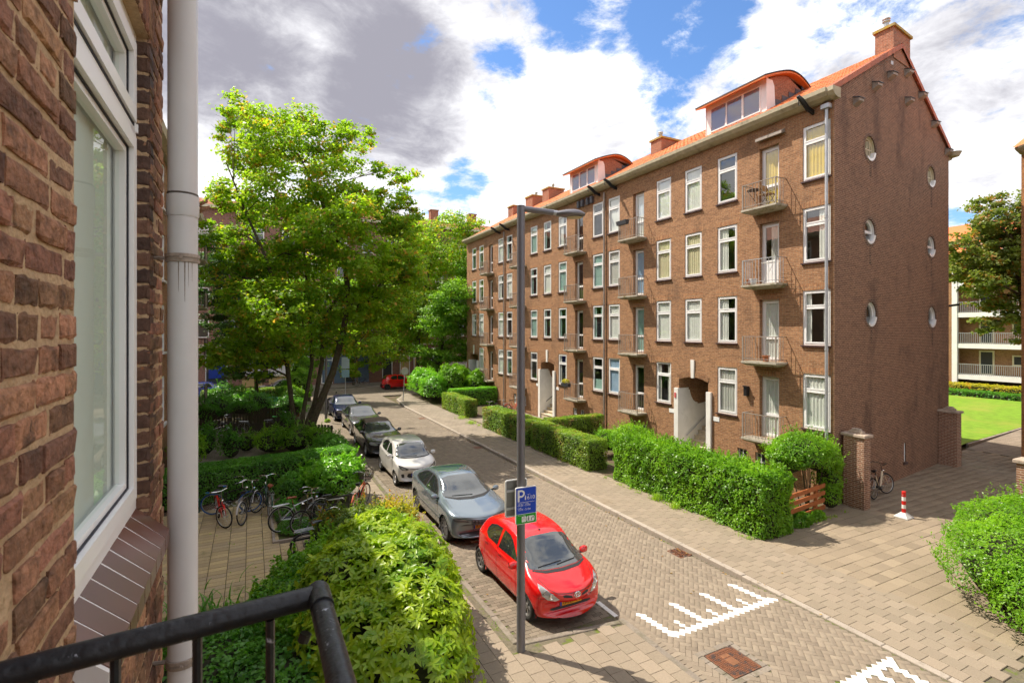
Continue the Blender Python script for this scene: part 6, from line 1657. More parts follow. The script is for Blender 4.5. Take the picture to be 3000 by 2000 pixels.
for s in (1, -1): q = MB(); q.tube([(.40, s*.22, 1.05), (.38, s*.36, 1.28)], .007, 5); q.lathe([(.001, -.02), (.06, -.015), (.06, .01)], (.38, s*.38, 1.32), 'x', 14); q.build('mirror', BLK, sc_)
# ================================================================== STREET FURNITURE
LAMPG = mat('lamp_grey', (0.185, 0.18, 0.195), 0.42, metal=.35, namt=.08, ns=4)
def lamp_post(label, x, y, z0, H, arm=.98, full=True, r=.075):
    t = thing('street_lamp', label, 'street lamp', (x, y, z0), 0, 'street lamps')
    q = MB(); q.lathe([(r*1.05, 0), (r*1.03, .9), (r, .95), (r*.97, H-.6), (r*.97, H-.005), (.001, H)], (0, 0, 0), 'z', 24); p = q.build('pole', LAMPG, t, smooth=True)
    q = MB(); q.box(r*.9, r*1.04, -.04, .04, .55, .95); q.build('service_door', LAMPG, p)
    if full:
        a = R(-14); c, s = math.cos(a), math.sin(a)
        q = MB(); q.tube([(0, 0, H-.055), (arm*c*.62, arm*s*.62, H-.10)], .055, 16); q.build('arm', LAMPG, t, smooth=True)
        q = MB(); q.tube([(arm*c*.60, arm*s*.60, H-.098), (arm*c*.70, arm*s*.70, H-.106)], .048, 16); q.build('arm_sleeve', STEEL, t, smooth=True)
        # flat drop-shaped head
        hd = MB(); n = 18; V = []; F = []
        secs = [(.0, .05, .045, .045), (.08, .10, .06, .05), (.20, .155, .085, .055), (.33, .17, .095, .055), (.45, .145, .08, .05), (.54, .085, .045, .03), (.565, .02, .012, .012)]
        for d, w, up, dn in secs:
            for j in range(n):
                q_ = 2*PI*j/n; yy = w*math.cos(q_); zz = (up if math.sin(q_) > 0 else dn)*math.sin(q_)
                V.append((arm*.68+d, yy, zz))
        F = [(i*n+j, i*n+(j+1) % n, (i+1)*n+(j+1) % n, (i+1)*n+j) for i in range(len(secs)-1) for j in range(n)]+[tuple(range(n-1, -1, -1)), tuple((len(secs)-1)*n+j for j in range(n))]
        V = [(x_*c-y_*s, x_*s+y_*c, H-.115+z_) for x_, y_, z_ in V]
        hd.add(V, F); hh = hd.build('lamp_head', LAMPG, t, smooth=True, fix=True)
        q = MB(); q.lathe([(.001, -.012), (.115, -.008), (.125, .004)], (0, 0, 0), 'z', 20); q.V = [((arm*.68+.36+x_*1.15)*c-y_*s, (arm*.68+.36+x_*1.15)*s+y_*c, H-.115-.055+z_) for x_, y_, z_ in q.V]
        q.build('diffuser', mat('diffuser', (.55, .48, .30), .3), hh, smooth=True)
    return t
lamp_post('tall grey street lamp with curved flat head in front of the red hatchback', 4.36, 8.20, .088, 8.06)
lamp_post('grey street lamp pole far up the left pavement near the navy car', 4.22, 34.2, .088, 8.0)
# parking sign and the frame clamped behind it
SBLUE = mat('sign_blue', (0.004, 0.055, 0.48), .4); SGREEN = mat('sign_green', (0.005, 0.30, 0.012), .4); SWHITE = mat('sign_white', (.78, .78, .76), .4); SGREYB = mat('sign_back', (.20, .20, .19), .5, metal=.4)
def rrect(w, h, r, n=5):
    P = []
    for cx, cy, a in ((w/2-r, h/2-r, 0), (-w/2+r, h/2-r, 90), (-w/2+r, -h/2+r, 180), (w/2-r, -h/2+r, 270)):
        for i in range(n+1): q = R(a+90*i/n); P.append((cx+r*math.cos(q), cy+r*math.sin(q)))
    return P
sg_ = thing('parking_sign', 'blue and green parking sign with a white P clamped to the street lamp', 'sign', (4.40, 8.085, 2.75), R(-4))
q = MB(); q.prism(rrect(.415, .66, .03), 'y', -.010, .012); bd = q.build('board', SWHITE, sg_, fix=True)
q = MB(); q.prism(rrect(.388, .463, .012), 'y', -.013, -.0105); q.V = [(x, y, z+.085) for x, y, z in q.V]; q.build('blue_field', SBLUE, bd, fix=True)
q = MB(); q.prism(rrect(.388, .168, .012), 'y', -.013, -.0105); q.V = [(x, y, z-.235) for x, y, z in q.V]; q.build('green_field', SGREEN, bd, fix=True)
def stxt(body, size, x, z, m=SWHITE, name='lettering', bold=0, align='LEFT'):
    o = link(name, text_mesh(name, body, size, m, 0.0, align), bd); o.location = (x, -.0145, z); o.rotation_euler = (PI/2, 0, 0)
    if bold: o.scale = (1.08, 1.05, 1)
    return o
# the big P as a solid shape
q = MB(); q.box(-.168, -.132, -.0155, -.0135, .075, .285)
q.build('letter_stem', SWHITE, bd)
q = MB(); pts = [(-.135, .268)]+[(-.095+.050*math.cos(a), .217+.051*math.sin(a)) for a in np.linspace(PI/2, -PI/2, 12)]+[(-.135, .166)]
q.tube([(a, -.0145, b) for a, b in pts], .0165, 4); q.V = [(x, max(-.0160, min(-.0135, y)), z) for x, y, z in q.V]; q.build('letter_bowl', SWHITE, bd)
stxt('610', .098, .015, .135, bold=1); stxt('zone', .030, .022, .195)
q = MB(); q.box(-.025, -.005, -.0155, -.0135, .10, .165); q.box(-.022, -.008, -.0155, -.0135, .17, .18); q.build('meter_symbol', SWHITE, bd)
q = MB(); q.box(-.165, .165, -.0155, -.0135, .058, .063); q.box(-.165, .165, -.0155, -.0135, -.152, -.146); q.build('rule', SWHITE, bd)
stxt('maandag t/m zaterdag', .024, -.165, .038); stxt('09:00 - 23:00', .047, -.165, .005); stxt('zondag', .024, -.165, -.038); stxt('12:00 - 23:00', .047, -.165, -.068)
stxt('parkeerautomaat', .022, -.165, -.172)
q = MB(); q.prism(rrect(.085, .10, .008), 'y', -.0155, -.0135); q.V = [(x-.045, y, z-.243) for x, y, z in q.V]; q.build('pictogram_field', SWHITE, bd, fix=True)
q = MB(); q.prism(rrect(.155, .10, .03), 'y', -.0155, -.0135); q.V = [(x+.085, y, z-.243) for x, y, z in q.V]; q.build('pictogram_field', SWHITE, bd, fix=True)
q = MB(); q.tube([(.105, -.0165, -.275), (.105, -.0165, -.235), (.118, -.0165, -.222), (.140, -.0165, -.222)], .006, 4); q.add([(.135, -.017, -.205), (.155, -.017, -.222), (.135, -.017, -.239)], [(0, 1, 2)]); q.build('arrow', INK, bd)
q = MB(); q.tube([(.045, -.0165, -.215), (.042, -.0165, -.245), (.030, -.0165, -.28)], .005, 4); q.tube([(.042, -.0165, -.245), (.055, -.0165, -.28)], .005, 4); q.tube([(.028, -.0165, -.238), (.045, -.0165, -.222), (.060, -.0165, -.238)], .004, 4); q.lathe([(.001, -.001), (.009, 0)], (.046, -.017, -.205), 'y', 10); q.build('walker', INK, bd)
q = MB(); q.tube([(-.045+.022*math.cos(a), -.0165, -.238+.028*math.sin(a)) for a in np.linspace(-.6, PI+.6, 12)], .004, 4); q.build('meter_pictogram', mat('picto_grey', (.25, .2, .25), .5), bd)
for z in (.2, -.2): q = MB(); q.tube([(.01+.088*math.cos(a), .115+.088*math.sin(a), z) for a in np.linspace(0, 2*PI, 20)], .009, 5, False); q.build('clamp_band', STEEL, sg_)
s2 = thing('sign_frame', 'back of a second sign board with white rim behind the parking sign', 'sign', (4.33, 8.34, 2.82), R(-4))
q = MB(); q.prism(rrect(.415, .66, .03), 'y', -.006, .012); q.build('back_plate', SGREYB, s2, fix=True)
q = MB(); P = rrect(.415, .66, .03); q.tube([(a, -.008, b) for a, b in P]+[(P[0][0], -.008, P[0][1])], .014, 6, False); q.build('rim', SWHITE, s2)
q = MB(); q.box(-.19, .19, -.03, -.008, .12, .16); q.box(-.19, .19, -.03, -.008, -.2, -.16); q.build('rail', STEEL, s2)
# round sign seen from behind
s3 = thing('round_sign', 'round traffic sign seen from behind on a leaning pole by the far hedge', 'sign', (10.97, 41.0, .1)); s3.rotation_euler = (0, R(3.5), 0)
q = MB(); q.tube([(0, 0, 0), (0, 0, 2.75)], .03, 10); q.tube([(0, 0, 0), (0, 0, 1.0)], .036, 10); q.build('pole', STEEL, s3)
q = MB(); q.lathe([(.001, -.04), (.30, -.04), (.315, -.03), (.315, -.015), (.30, -.015)], (0, 0, 2.42), 'y', 30); q.build('disc', mat('disc_back', (.33, .36, .33), .45, metal=.3), s3)
q = MB(); q.lathe([(.315, -.03), (.322, -.02), (.315, -.010)], (0, 0, 2.42), 'y', 30); q.build('rim', mat('rim_red', (.4, .05, .05), .5), s3)
s4 = thing('information_sign', 'pale information board on a thin pole at the far junction', 'sign', (7.3, 46.2, 0))
q = MB(); q.tube([(0, 0, 0), (0, 0, 3.5)], .03, 8); q.build('pole', STEEL, s4)
q = MB(); q.box(-.32, .32, -.04, -.01, 2.5, 3.5); q.build('board', mat('pale_blue', (.30, .38, .42), .5), s4)
q = MB(); q.box(-.32, .32, -.04, -.01, 1.75, 2.4); q.build('lower_board', mat('pale_blue2', (.20, .34, .42), .5), s4)
# bollard
bo_ = thing('bollard', 'red and white striped bollard on a square base in the alley mouth', 'bollard', (17.97, 8.60, .10))
RB = mat('bollard_red', (.62, .02, .015), .45); WB = mat('bollard_white', (.75, .74, .72), .45)
zz_ = [.14, .28, .40, .52, .64, .80]
for i in range(5):
    q = MB(); q.lathe([(.055, zz_[i]), (.055, zz_[i+1])]+([(.05, zz_[i+1]+.005), (.001, zz_[i+1]+.006)] if i == 4 else []), (0, 0, 0), 'z', 20); q.build('red_band' if i % 2 == 0 else 'white_band', RB if i % 2 == 0 else WB, bo_, smooth=True)
q = MB(); q.add([(-.19, -.19, 0), (.19, -.19, 0), (.19, .19, 0), (-.19, .19, 0), (-.19, -.19, .03), (.19, -.19, .03), (.19, .19, .03), (-.19, .19, .03), (-.065, -.065, .16), (.065, -.065, .16), (.065, .065, .16), (-.065, .065, .16)],
                [(0, 1, 5, 4), (1, 2, 6, 5), (2, 3, 7, 6), (3, 0, 4, 7), (4, 5, 9, 8), (5, 6, 10, 9), (6, 7, 11, 10), (7, 4, 8, 11), (8, 9, 10, 11)]); q.build('base', mat('bollard_base', (.5, .49, .47), .6, namt=.15), bo_)
q = MB(); q.tube([(-.07, 0, .70), (-.05, 0, .70)], .014, 8); q.build('lock', STEEL, bo_)
# orange-stained garden fence
FEN = mat('orange_wood', (0.34, 0.105, 0.035), .6, vary=.12, namt=.2, ns=8)
fe = thing('garden_fence', 'low open garden fence of four orange-brown boards beside the tall hedge', 'fence', (14.5, 9.75, .1), math.atan2(.36, 3.08))
for i in range(4):
    q = MB(); z = .16+.225*i; q.box(-1.62+.04*(i % 2), 1.62-.03*(i == 1), -.05, -.02, z, z+.13); q.build('board', FEN, fe)
for x in (-.95, 1.15): q = MB(); q.box(x-.045, x+.045, -.018, .06, 0, .98); q.build('post', FEN, fe)
for x in (-.85, 1.2): q = MB(); q.bbox(x-.14, x+.14, -.10, .12, 0, .14, .02); q.build('foot_block', mat('block_grey', (.2, .19, .18), .9, namt=.2), fe)
# iron drain grate in the gutter and the square manhole cover
IRON = mat('rusty_iron', (.16, .062, .03), .7, namt=.3, ns=30, dirt=(.05, .04, .038), dscale=9, dlim=(.48, .62), bump=.3)
gr = thing('drain_grate', 'rusty slotted drain grate set in the gutter by the right kerb', 'drain grate', (10.08, 10.05, 0.0))
q = MB(); q.box(-.2, .2, -.25, -.21, -.02, .006); q.box(-.2, .2, .21, .25, -.02, .006); q.box(-.2, -.16, -.21, .21, -.02, .006); q.box(.16, .2, -.21, .21, -.02, .006); q.box(-.012, .012, -.21, .21, -.02, .005); q.build('frame', IRON, gr)
for k in range(8): q = MB(); y = -.175+.05*k; q.box(-.16, .16, y-.011, y+.011, -.02, .004); q.build('bar', IRON, gr)
q = MB(); q.box(-.16, .16, -.21, .21, -.06, -.05); q.build('sump', DARK, gr)
mh = thing('manhole_cover', 'square rusty patterned manhole cover in the paved road', 'manhole cover', (7.53, 6.25, HUMP))
q = MB(); q.box(-.33, .33, -.33, .33, -.03, -.002); q.build('plate', IRON, mh)
q = MB()
for i in range(15):
    for j in range(15):
        if 5 <= i <= 9 and 5 <= j <= 9: continue
        if 5 <= i <= 9 and 10 <= j <= 12: continue
        x, y = -.30+.6*(i+.5)/15, -.30+.6*(j+.5)/15; q.box(x-.013, x+.013, y-.013, y+.013, -.002, .004)
q.build('raised_studs', IRON, mh)
q = MB(); q.box(-.09, .09, -.09, .09, -.002, .003); q.box(-.09, .09, .12, .20, -.002, .003); q.build('centre_panel', mat('rust_panel', (.20, .085, .04), .8, namt=.3), mh)
for k, (a, b, c, d) in enumerate(((-.46, .46, -.46, -.345), (-.46, .46, .345, .46), (-.46, -.345, -.34, .34), (.345, .46, -.34, .34))):
    for i in range(4):
        q = MB()
        if k < 2: w = (b-a)/4; q.bbox(a+w*i+.003, a+w*(i+1)-.003, c, d, -.03, .001, .006)
        else: w = (d-c)/4; q.bbox(a, b, c+w*i+.003, c+w*(i+1)-.003, -.03, .001, .006)
        q.build('frame_stone', KERBD, mh)
for i, (x, y) in enumerate(((10.1, 23.6), (10.1, 33.0))):
    g2 = thing('drain_grate', ('small dark drain grate in the gutter halfway up the street', 'farthest drain grate in the gutter near the round sign')[i], 'drain grate', (x, y, .003))
    q = MB(); q.box(-.2, .2, -.22, .22, -.01, .002); q.build('plate', IRON, g2)
# low black rails round the bicycle bed
def low_rail(label, a, b, h=.62):
    a, b = Vector(a), Vector(b); t = thing('low_rail', label, 'railing', (a.x, a.y, a.z), math.atan2((b-a).y, (b-a).x)); L = (b-a).length
    for x in (0, L): q = MB(); q.box(x-.025, x+.025, -.025, .025, 0, h+.06); q.build('post', BLACK, t)
    q = MB(); q.box(.025, L-.025, -.012, .012, h-.04, h); q.box(.025, L-.025, -.012, .012, .12, .15); q.build('rail', BLACK, t)
    n = max(2, int(L/.35))
    for k in range(1, n): q = MB(); q.box(L*k/n-.008, L*k/n+.008, -.008, .008, .15, h-.04); q.build('upright', BLACK, t)
low_rail('short black rail at the patio corner beside the rose bush', (.95, 13.75, .07), (2.2, 13.9, .07))
low_rail('black rail between the laurel bush and the rust red bicycle', (1.7, 16.6, .07), (3.1, 16.9, .07))
# green bench behind the rain pipe
bn = thing('garden_bench', 'dark green slatted bench mostly hidden behind the grey rain pipe', 'bench', (-1.75, 18.6, .07), R(80))
GRNB = mat('bench_green', (.012, .075, .05), .5)
for k in range(3): q = MB(); q.box(-.55, .55, -.2+.13*k, -.1+.13*k, .42, .45); q.build('seat_slat', GRNB, bn)
for k in range(2): q = MB(); q.box(-.55, .55, .20, .23, .60+.16*k, .70+.16*k); q.build('back_slat', GRNB, bn)
for x in (-.5, .5):
    for y in (-.18, .2): q = MB(); q.box(x-.025, x+.025, y-.025, y+.025, 0, .42 if y < 0 else .86); q.build('leg', GRNB, bn)
# plank fences of the back yard
PLK = mat('mossy_plank', (.055, .045, .028), .85, vary=.25, namt=.3, ns=9, dirt=(.05, .07, .015), dscale=3, dlim=(.5, .7))
def plank_fence(label, a, b, h, cap=True):
    a, b = Vector(a), Vector(b); L = (b-a).length; t = thing('plank_fence', label, 'fence', (a.x, a.y, .05), math.atan2((b-a).y, (b-a).x))
    n = int(L/.15); q = MB(); q.box(-.066, .066, -.012, .012, 0, h); me = mkmesh('plank', q.V, q.F, PLK)
    for k in range(n): o = link('plank', me, t); o.location = ((k+.5)*L/n, random.uniform(-.006, .006), random.uniform(-.02, .02))
    for z in (.25, h-.2): q = MB(); q.box(0, L, .012, .05, z, z+.07); q.build('rail', PLK, t)
    k = 0
    while k <= L: q = MB(); q.box(k-.05, k+.05, .05, .14, 0, h+.05); q.build('post', PLK, t); k += 1.8
plank_fence('long dark plank fence behind the bicycles in the back yard', (-2.9, 33.4), (2.4, 33.2), 1.25)
plank_fence('low dark plank fence beside the large maple trunk', (.0, 30.1), (1.9, 29.5), .95)
plank_fence('short mossy plank fence right of the maple trunk', (2.75, 28.2), (3.75, 27.6), .95)
gb2 = thing('yard_bench', 'small wooden bench in front of the low plank fence', 'bench', (.55, 28.7, .05), R(-12))
q = MB(); q.box(-.55, .55, -.18, .18, .42, .47); q.build('seat', mat('grey_plank', (.16, .14, .12), .8, namt=.2), gb2)
for x in (-.45, .45): q = MB(); q.box(x-.04, x+.04, -.15, .15, 0, .42); q.build('leg', MATS['grey_plank'], gb2)
q = MB(); q.bbox(-.42, .35, -.12, .12, .475, .62, .04); tag(q.build('seat_cushion', mat('dark_red', (.12, .02, .025), .8)), 'dark red cushion lying on the small yard bench', 'cushion').location = (.55, 28.7, .05)
fl_ = thing('small_flag', 'small green and white flag on a stick left of the shrubs', 'flag', (-2.30, 24.0, .05))
q = MB(); q.tube([(0, 0, 0), (0, 0, 1.75)], .012, 6); q.build('stick', WHITE, fl_)
for k, m_ in enumerate((MATS['sign_green'], SWHITE, MATS['sign_green'])):
    q = MB(); V = []; F = []
    for i in range(7):
        t_ = i/6; V += [(.02+.30*t_, .03*math.sin(5*t_), 1.72-.14*k-.10*t_), (.02+.30*t_, .03*math.sin(5*t_), 1.58-.14*k-.10*t_)]
    F = [(2*i, 2*i+1, 2*i+3, 2*i+2) for i in range(6)]; q.add(V, F); q.build('cloth_stripe', m_, fl_)
dm = thing('garden_cover', 'turquoise domed plastic cover among the garden shrubs', 'cover', (1.3, 40.5, .05))
q = MB(); q.lathe([(.75, 0), (.80, .35), (.72, .75), (.45, 1.0), (.001, 1.1)], (0, 0, 0), 'z', 20); q.build('dome', mat('turquoise', (.01, .30, .38), .3, namt=.2), dm, smooth=True)
q = MB(); q.torus((0, 0, .02), .78, .03, 'z', 24, 6); q.build('rim', mat('turquoise_dark', (.005, .12, .2), .4), dm)
pl_ = thing('brown_planter', 'brown wooden planter left of the maple stems', 'planter', (2.4, 37.5, .05))
q = MB(); q.add([(-.45, -.3, 0), (.45, -.3, 0), (.45, .3, 0), (-.45, .3, 0), (-.6, -.4, .6), (.6, -.4, .6), (.6, .4, .6), (-.6, .4, .6)], [(0, 1, 5, 4), (1, 2, 6, 5), (2, 3, 7, 6), (3, 0, 4, 7), (4, 5, 6, 7)]); q.build('tub', mat('planter_wood', (.30, .13, .06), .7), pl_)
# things standing on the opposite balconies
def fold_chair(label, loc, rz=0):
    t = thing('folding_chair', label, 'chair', loc, rz); m_ = mat('chair_frame', (.06, .04, .03), .5)
    for s in (1, -1): q = MB(); q.tube([(-.2, s*.2, 0), (.22, s*.2, .80)], .012, 5); q.tube([(.22, s*.18, 0), (-.18, s*.18, .45)], .012, 5); q.build('leg', m_, t)
    q = MB(); q.box(-.2, .2, -.2, .2, .43, .45); q.build('seat', mat('chair_slat', (.35, .2, .08), .6), t)
    q = MB(); q.box(.17, .20, -.2, .2, .60, .80); q.build('backrest', MATS['chair_slat'], t)
fold_chair('folding chair on the top balcony of the corner flat', (16.85, 12.45, 10.40), R(90))
t = thing('bistro_table', 'dark folding table on the top balcony of the corner flat', 'table', (16.80, 12.98, 10.40))
q = MB(); q.lathe([(.001, .70), (.24, .70), (.24, .72), (.001, .72)], (0, 0, 0), 'z', 16); q.build('tabletop', BLACK, t)
for s in (1, -1): q = MB(); q.tube([(-.2*s, -.15, 0), (.2*s, .15, .70)], .010, 5); q.build('leg', BLACK, t)
t = thing('drying_rack', 'white folding rack on the second balcony from the top', 'rack', (16.80, 12.30, 7.58))
for s in (1, -1): q = MB(); q.tube([(0, -.25, 0), (0, .25, .75)], .009, 5); q.V = [(x+.12*s, y*s, z) for x, y, z in q.V]; q.build('leg', WHITE, t)
q = MB()
for k in range(5): q.tube([(-.12+.06*k, -.3, .76), (-.12+.06*k, .3, .76)], .006, 4)
q.build('rail', WHITE, t)
def pot(label, loc, r=.11, h=.2, m_=None, grp=None):
    t = thing('flower_pot', label, 'pot', loc, 0, grp); q = MB(); q.lathe([(r*.7, 0), (r, h), (r*1.08, h), (r*1.08, h-.03)], (0, 0, 0), 'z', 14); q.lathe([(.001, h-.03), (r, h-.03)], (0, 0, 0), 'z', 14); q.build('tub', m_ or POT, t)
    return t
pot('terracotta pot on the second balcony from the top', (16.72, 13.1, 7.58)); pot('white pot beside the terracotta pot on a balcony', (16.66, 12.9, 7.58), .13, .2, WHITE)
pot('terracotta pot on the third balcony of the corner flat', (16.62, 12.35, 4.74), .13, .22)
bx_ = thing('window_box', 'dark trough planter hung on the upper balcony rail', 'planter', (16.46, 20.2, 11.10)); q = MB(); q.add([(-.09, -.35, 0), (.09, -.35, 0), (.09, .35, 0), (-.09, .35, 0), (-.12, -.38, .2), (.12, -.38, .2), (.12, .38, .2), (-.12, .38, .2)], [(0, 1, 5, 4), (1, 2, 6, 5), (2, 3, 7, 6), (3, 0, 4, 7), (4, 5, 6, 7), (3, 2, 1, 0)]); q.build('trough', mat('trough', (.05, .05, .06), .6), bx_)
bx_ = thing('window_box', 'trough with yellow flowers hung on a low balcony rail', 'planter', (16.46, 25.35, 2.55)); q2 = MB(); q2.V = q.V; q2.F = q.F; q2.M = q.M; q2.build('trough', MATS['trough'], bx_)
# ================================================================== PLANTS
L_MAPLE = leaf_mat('maple_leaf', (0.112, 0.230, 0.018), (0.280, 0.403, 0.025), (0.470, 0.280, 0.056), trans=0.56)
L_SHADE = leaf_mat('dark_shade_leaf', (0.038, 0.095, 0.030), (0.075, 0.170, 0.034), (0.116, 0.095, 0.043), trans=0.36)  # dark green that also holds the left building's shade in its colour
L_TREE = leaf_mat('tree_leaf', (0.095, 0.217, 0.025), (0.208, 0.356, 0.031), None, trans=0.50)
L_CHEST = leaf_mat('chestnut_leaf', (0.095, 0.148, 0.031), (0.199, 0.234, 0.048), (0.382, 0.174, 0.052), trans=0.38)
L_HEDGE = leaf_mat('hedge_leaf', (0.087, 0.217, 0.018), (0.243, 0.435, 0.028), None, trans=0.44, rough=.35)
L_TRIM = leaf_mat('trimmed_leaf', (0.095, 0.192, 0.025), (0.260, 0.373, 0.038), (0.347, 0.260, 0.087), trans=0.38, rough=.4)
L_LAUR = leaf_mat('laurel_leaf', (0.087, 0.260, 0.021), (0.226, 0.469, 0.035), None, trans=0.42, rough=.28, spec=.5)
L_BIG = leaf_mat('big_leaf', (0.115, 0.25, 0.012), (0.36, 0.45, 0.018), None, trans=0.38, rough=.36, spec=.4, nsc=1.4)
L_IVY = leaf_mat('ivy_leaf', (0.047, 0.159, 0.021), (0.128, 0.319, 0.030), None, trans=0.38, rough=.35)
L_YEL = leaf_mat('yellow_leaf', (0.296, 0.296, 0.025), (0.511, 0.444, 0.040), (0.538, 0.215, 0.040), trans=0.43)
L_GRASS = leaf_mat('grass_blade', (0.174, 0.330, 0.021), (0.347, 0.469, 0.052), None, trans=0.43)
CORE_DARK = mat('dark_core', (0.030, 0.030, 0.014), 1.0, namt=.4, ns=10)  # solid dark filling added inside foliage to block light, no modelled twigs
BARK = mat('bark', (0.075, 0.060, 0.035), .95, namt=.4, ns=9, bump=.7, bs=30, dirt=(.06, .075, .02), dscale=4, dlim=(.5, .68))
def nz(P, f=1.0, seed=0):
    x, y, z = P[:, 0]*f, P[:, 1]*f, P[:, 2]*f; s = seed*1.7
    return (np.sin(1.9*x+1.3*y+s)+np.sin(2.3*y-1.1*z+2*s)+np.sin(2.7*z+1.7*x-s)+.6*np.sin(4.3*x-3.1*y+2.9*z+s)+.6*np.sin(5.1*y+3.7*z-s))/4.2
def unit(v): return v/np.maximum(np.linalg.norm(v, axis=1, keepdims=True), 1e-9)
def leaves(P, N, size, aspect=.55, fold=.15, droop=.1, sj=.3):
    n = len(P); t = unit(np.cross(N, rng.normal(size=(n, 3)))); b = np.cross(N, t)
    s = (size*(1+rng.uniform(-sj, sj, n)))[:, None]; w = s*aspect
    p0 = P-t*s*.5; p2 = P+t*s*.5-N*s*droop; p1 = P+b*w*.5+N*s*fold-t*s*.04; p3 = P-b*w*.5+N*s*fold-t*s*.04
    return np.stack([p0, p1, p2, p3], 1)
def box_shell(cx, cy, lx, ly, z0, z1, rot, n, depth, rough, seed=0, round_=.0, top_w=1.6):
    """points and outward normals on the sides and top of an upright box with an uneven surface"""
    A = np.array([lx*(z1-z0), lx*(z1-z0), ly*(z1-z0), ly*(z1-z0), lx*ly*top_w]); k = rng.choice(5, n, p=A/A.sum())
    u, v = rng.uniform(-.5, .5, n), rng.uniform(0, 1, n)
    X = np.where(k < 2, u*lx, np.where(k == 2, -lx/2, np.where(k == 3, lx/2, u*lx)))
    v2 = rng.uniform(-.5, .5, n)
    Y = np.where(k == 0, -ly/2, np.where(k == 1, ly/2, np.where(k == 4, v2*ly, u*ly)))
    Z = np.where(k == 4, z1, z0+v*(z1-z0))
    N = np.zeros((n, 3)); N[k == 0, 1] = -1; N[k == 1, 1] = 1; N[k == 2, 0] = -1; N[k == 3, 0] = 1; N[k == 4, 2] = 1
    P = np.stack([X, Y, Z], 1)
    if round_ > 0:
        ex = np.maximum(0, np.abs(X)-(lx/2-round_))/round_; ey = np.maximum(0, np.abs(Y)-(ly/2-round_))/round_; ez = np.maximum(0, Z-(z1-round_))/round_
        e = np.sqrt(ex**2+ey**2+ez**2); f = np.where(e > 1, 1-1/np.maximum(e, 1e-6), 0)
        P -= np.stack([np.sign(X)*ex*round_*f, np.sign(Y)*ey*round_*f, ez*round_*f], 1)
        N = unit(N+.9*np.stack([np.sign(X)*ex, np.sign(Y)*ey, ez], 1))
    c, s = math.cos(rot), math.sin(rot)
    def rt(Q): return np.stack([Q[:, 0]*c-Q[:, 1]*s, Q[:, 0]*s+Q[:, 1]*c, Q[:, 2]], 1)
    P = rt(P)+np.array([cx, cy, 0]); N = rt(N)
    P = P+N*(nz(P, 2.2, seed)[:, None]*rough+nz(P, 6.0, seed+3)[:, None]*rough*.4)-N*(rng.exponential(depth, n)[:, None])
    P[:, 2] = np.maximum(P[:, 2], z0+.01)
    return P, N
def hedge(name, label, cat, cx, cy, lx, ly, z1, rot, n, lm, size=.06, depth=.05, rough=.05, z0=.12, seed=0, round_=.12, aspect=.6, shoots=0, group=None, core=.14, up=.75, spread=.6):
    t = thing(name, label, cat, (cx, cy, .1), 0, group)
    P, N = box_shell(cx, cy, lx, ly, z0, z1, rot, n, depth, rough, seed, round_)
    nr = unit(N*1.0+rng.normal(size=N.shape)*spread+np.array([0, 0, up]))
    Q = [leaves(P, nr, size, aspect)]
    if shoots:
        Ps, Ns = box_shell(cx, cy, lx, ly, z0+.3*(z1-z0), z1, rot, shoots, .01, rough, seed, round_, 2.5)
        for p, nn_ in zip(Ps, Ns):
            d = nn_*.5+np.array([0, 0, 1.0])+rng.normal(size=3)*.35; d /= np.linalg.norm(d); L = rng.uniform(.10, .30)
            m = int(7+L*30); tt = np.linspace(0, 1, m)[:, None]; pts = p+d*L*tt+rng.normal(size=(m, 3))*.012
            Q.append(leaves(pts, unit(rng.normal(size=(m, 3))+np.array([0, 0, .8])), size*.9, aspect))
    quadmesh('foliage', np.concatenate(Q), lm, t, True)
    c = MB(); k = core; hx, hy = lx/2-k, ly/2-k
    c.bbox(-hx, hx, -hy, hy, .03, z1-k*1.1-.1, min(.12, hx*.5, hy*.5)); ca, sa = math.cos(rot), math.sin(rot)
    c.V = [(cx+x*ca-y*sa, cy+x*sa+y*ca, z) for x, y, z in c.V]; c.build('inner_core', CORE_DARK, t, True)  # dark box added within the hedge so light does not pass
    return t
def blob_points(blobs, n, depth, rough, seed, zmin=.12):
    vol = np.array([a*b+b*c_+a*c_ for _, _, _, a, b, c_ in blobs]); k = rng.choice(len(blobs), n, p=vol/vol.sum()); B = np.array(blobs)[k]
    D = unit(rng.normal(size=(n, 3))); D[:, 2] = np.where(D[:, 2] < -.35, -D[:, 2], D[:, 2])
    P = B[:, :3]+D*B[:, 3:6]; N = unit(D/B[:, 3:6])
    P = P+N*(nz(P, 2.5, seed)*rough+nz(P, 7, seed+2)*rough*.4)[:, None]-N*rng.exponential(depth, n)[:, None]
    keep = P[:, 2] > zmin
    for b in blobs:      # drop points buried inside another lobe
        e = (((P-np.array(b[:3]))/np.array(b[3:6]))**2).sum(1)
        keep &= e > .45
    return P[keep], N[keep]
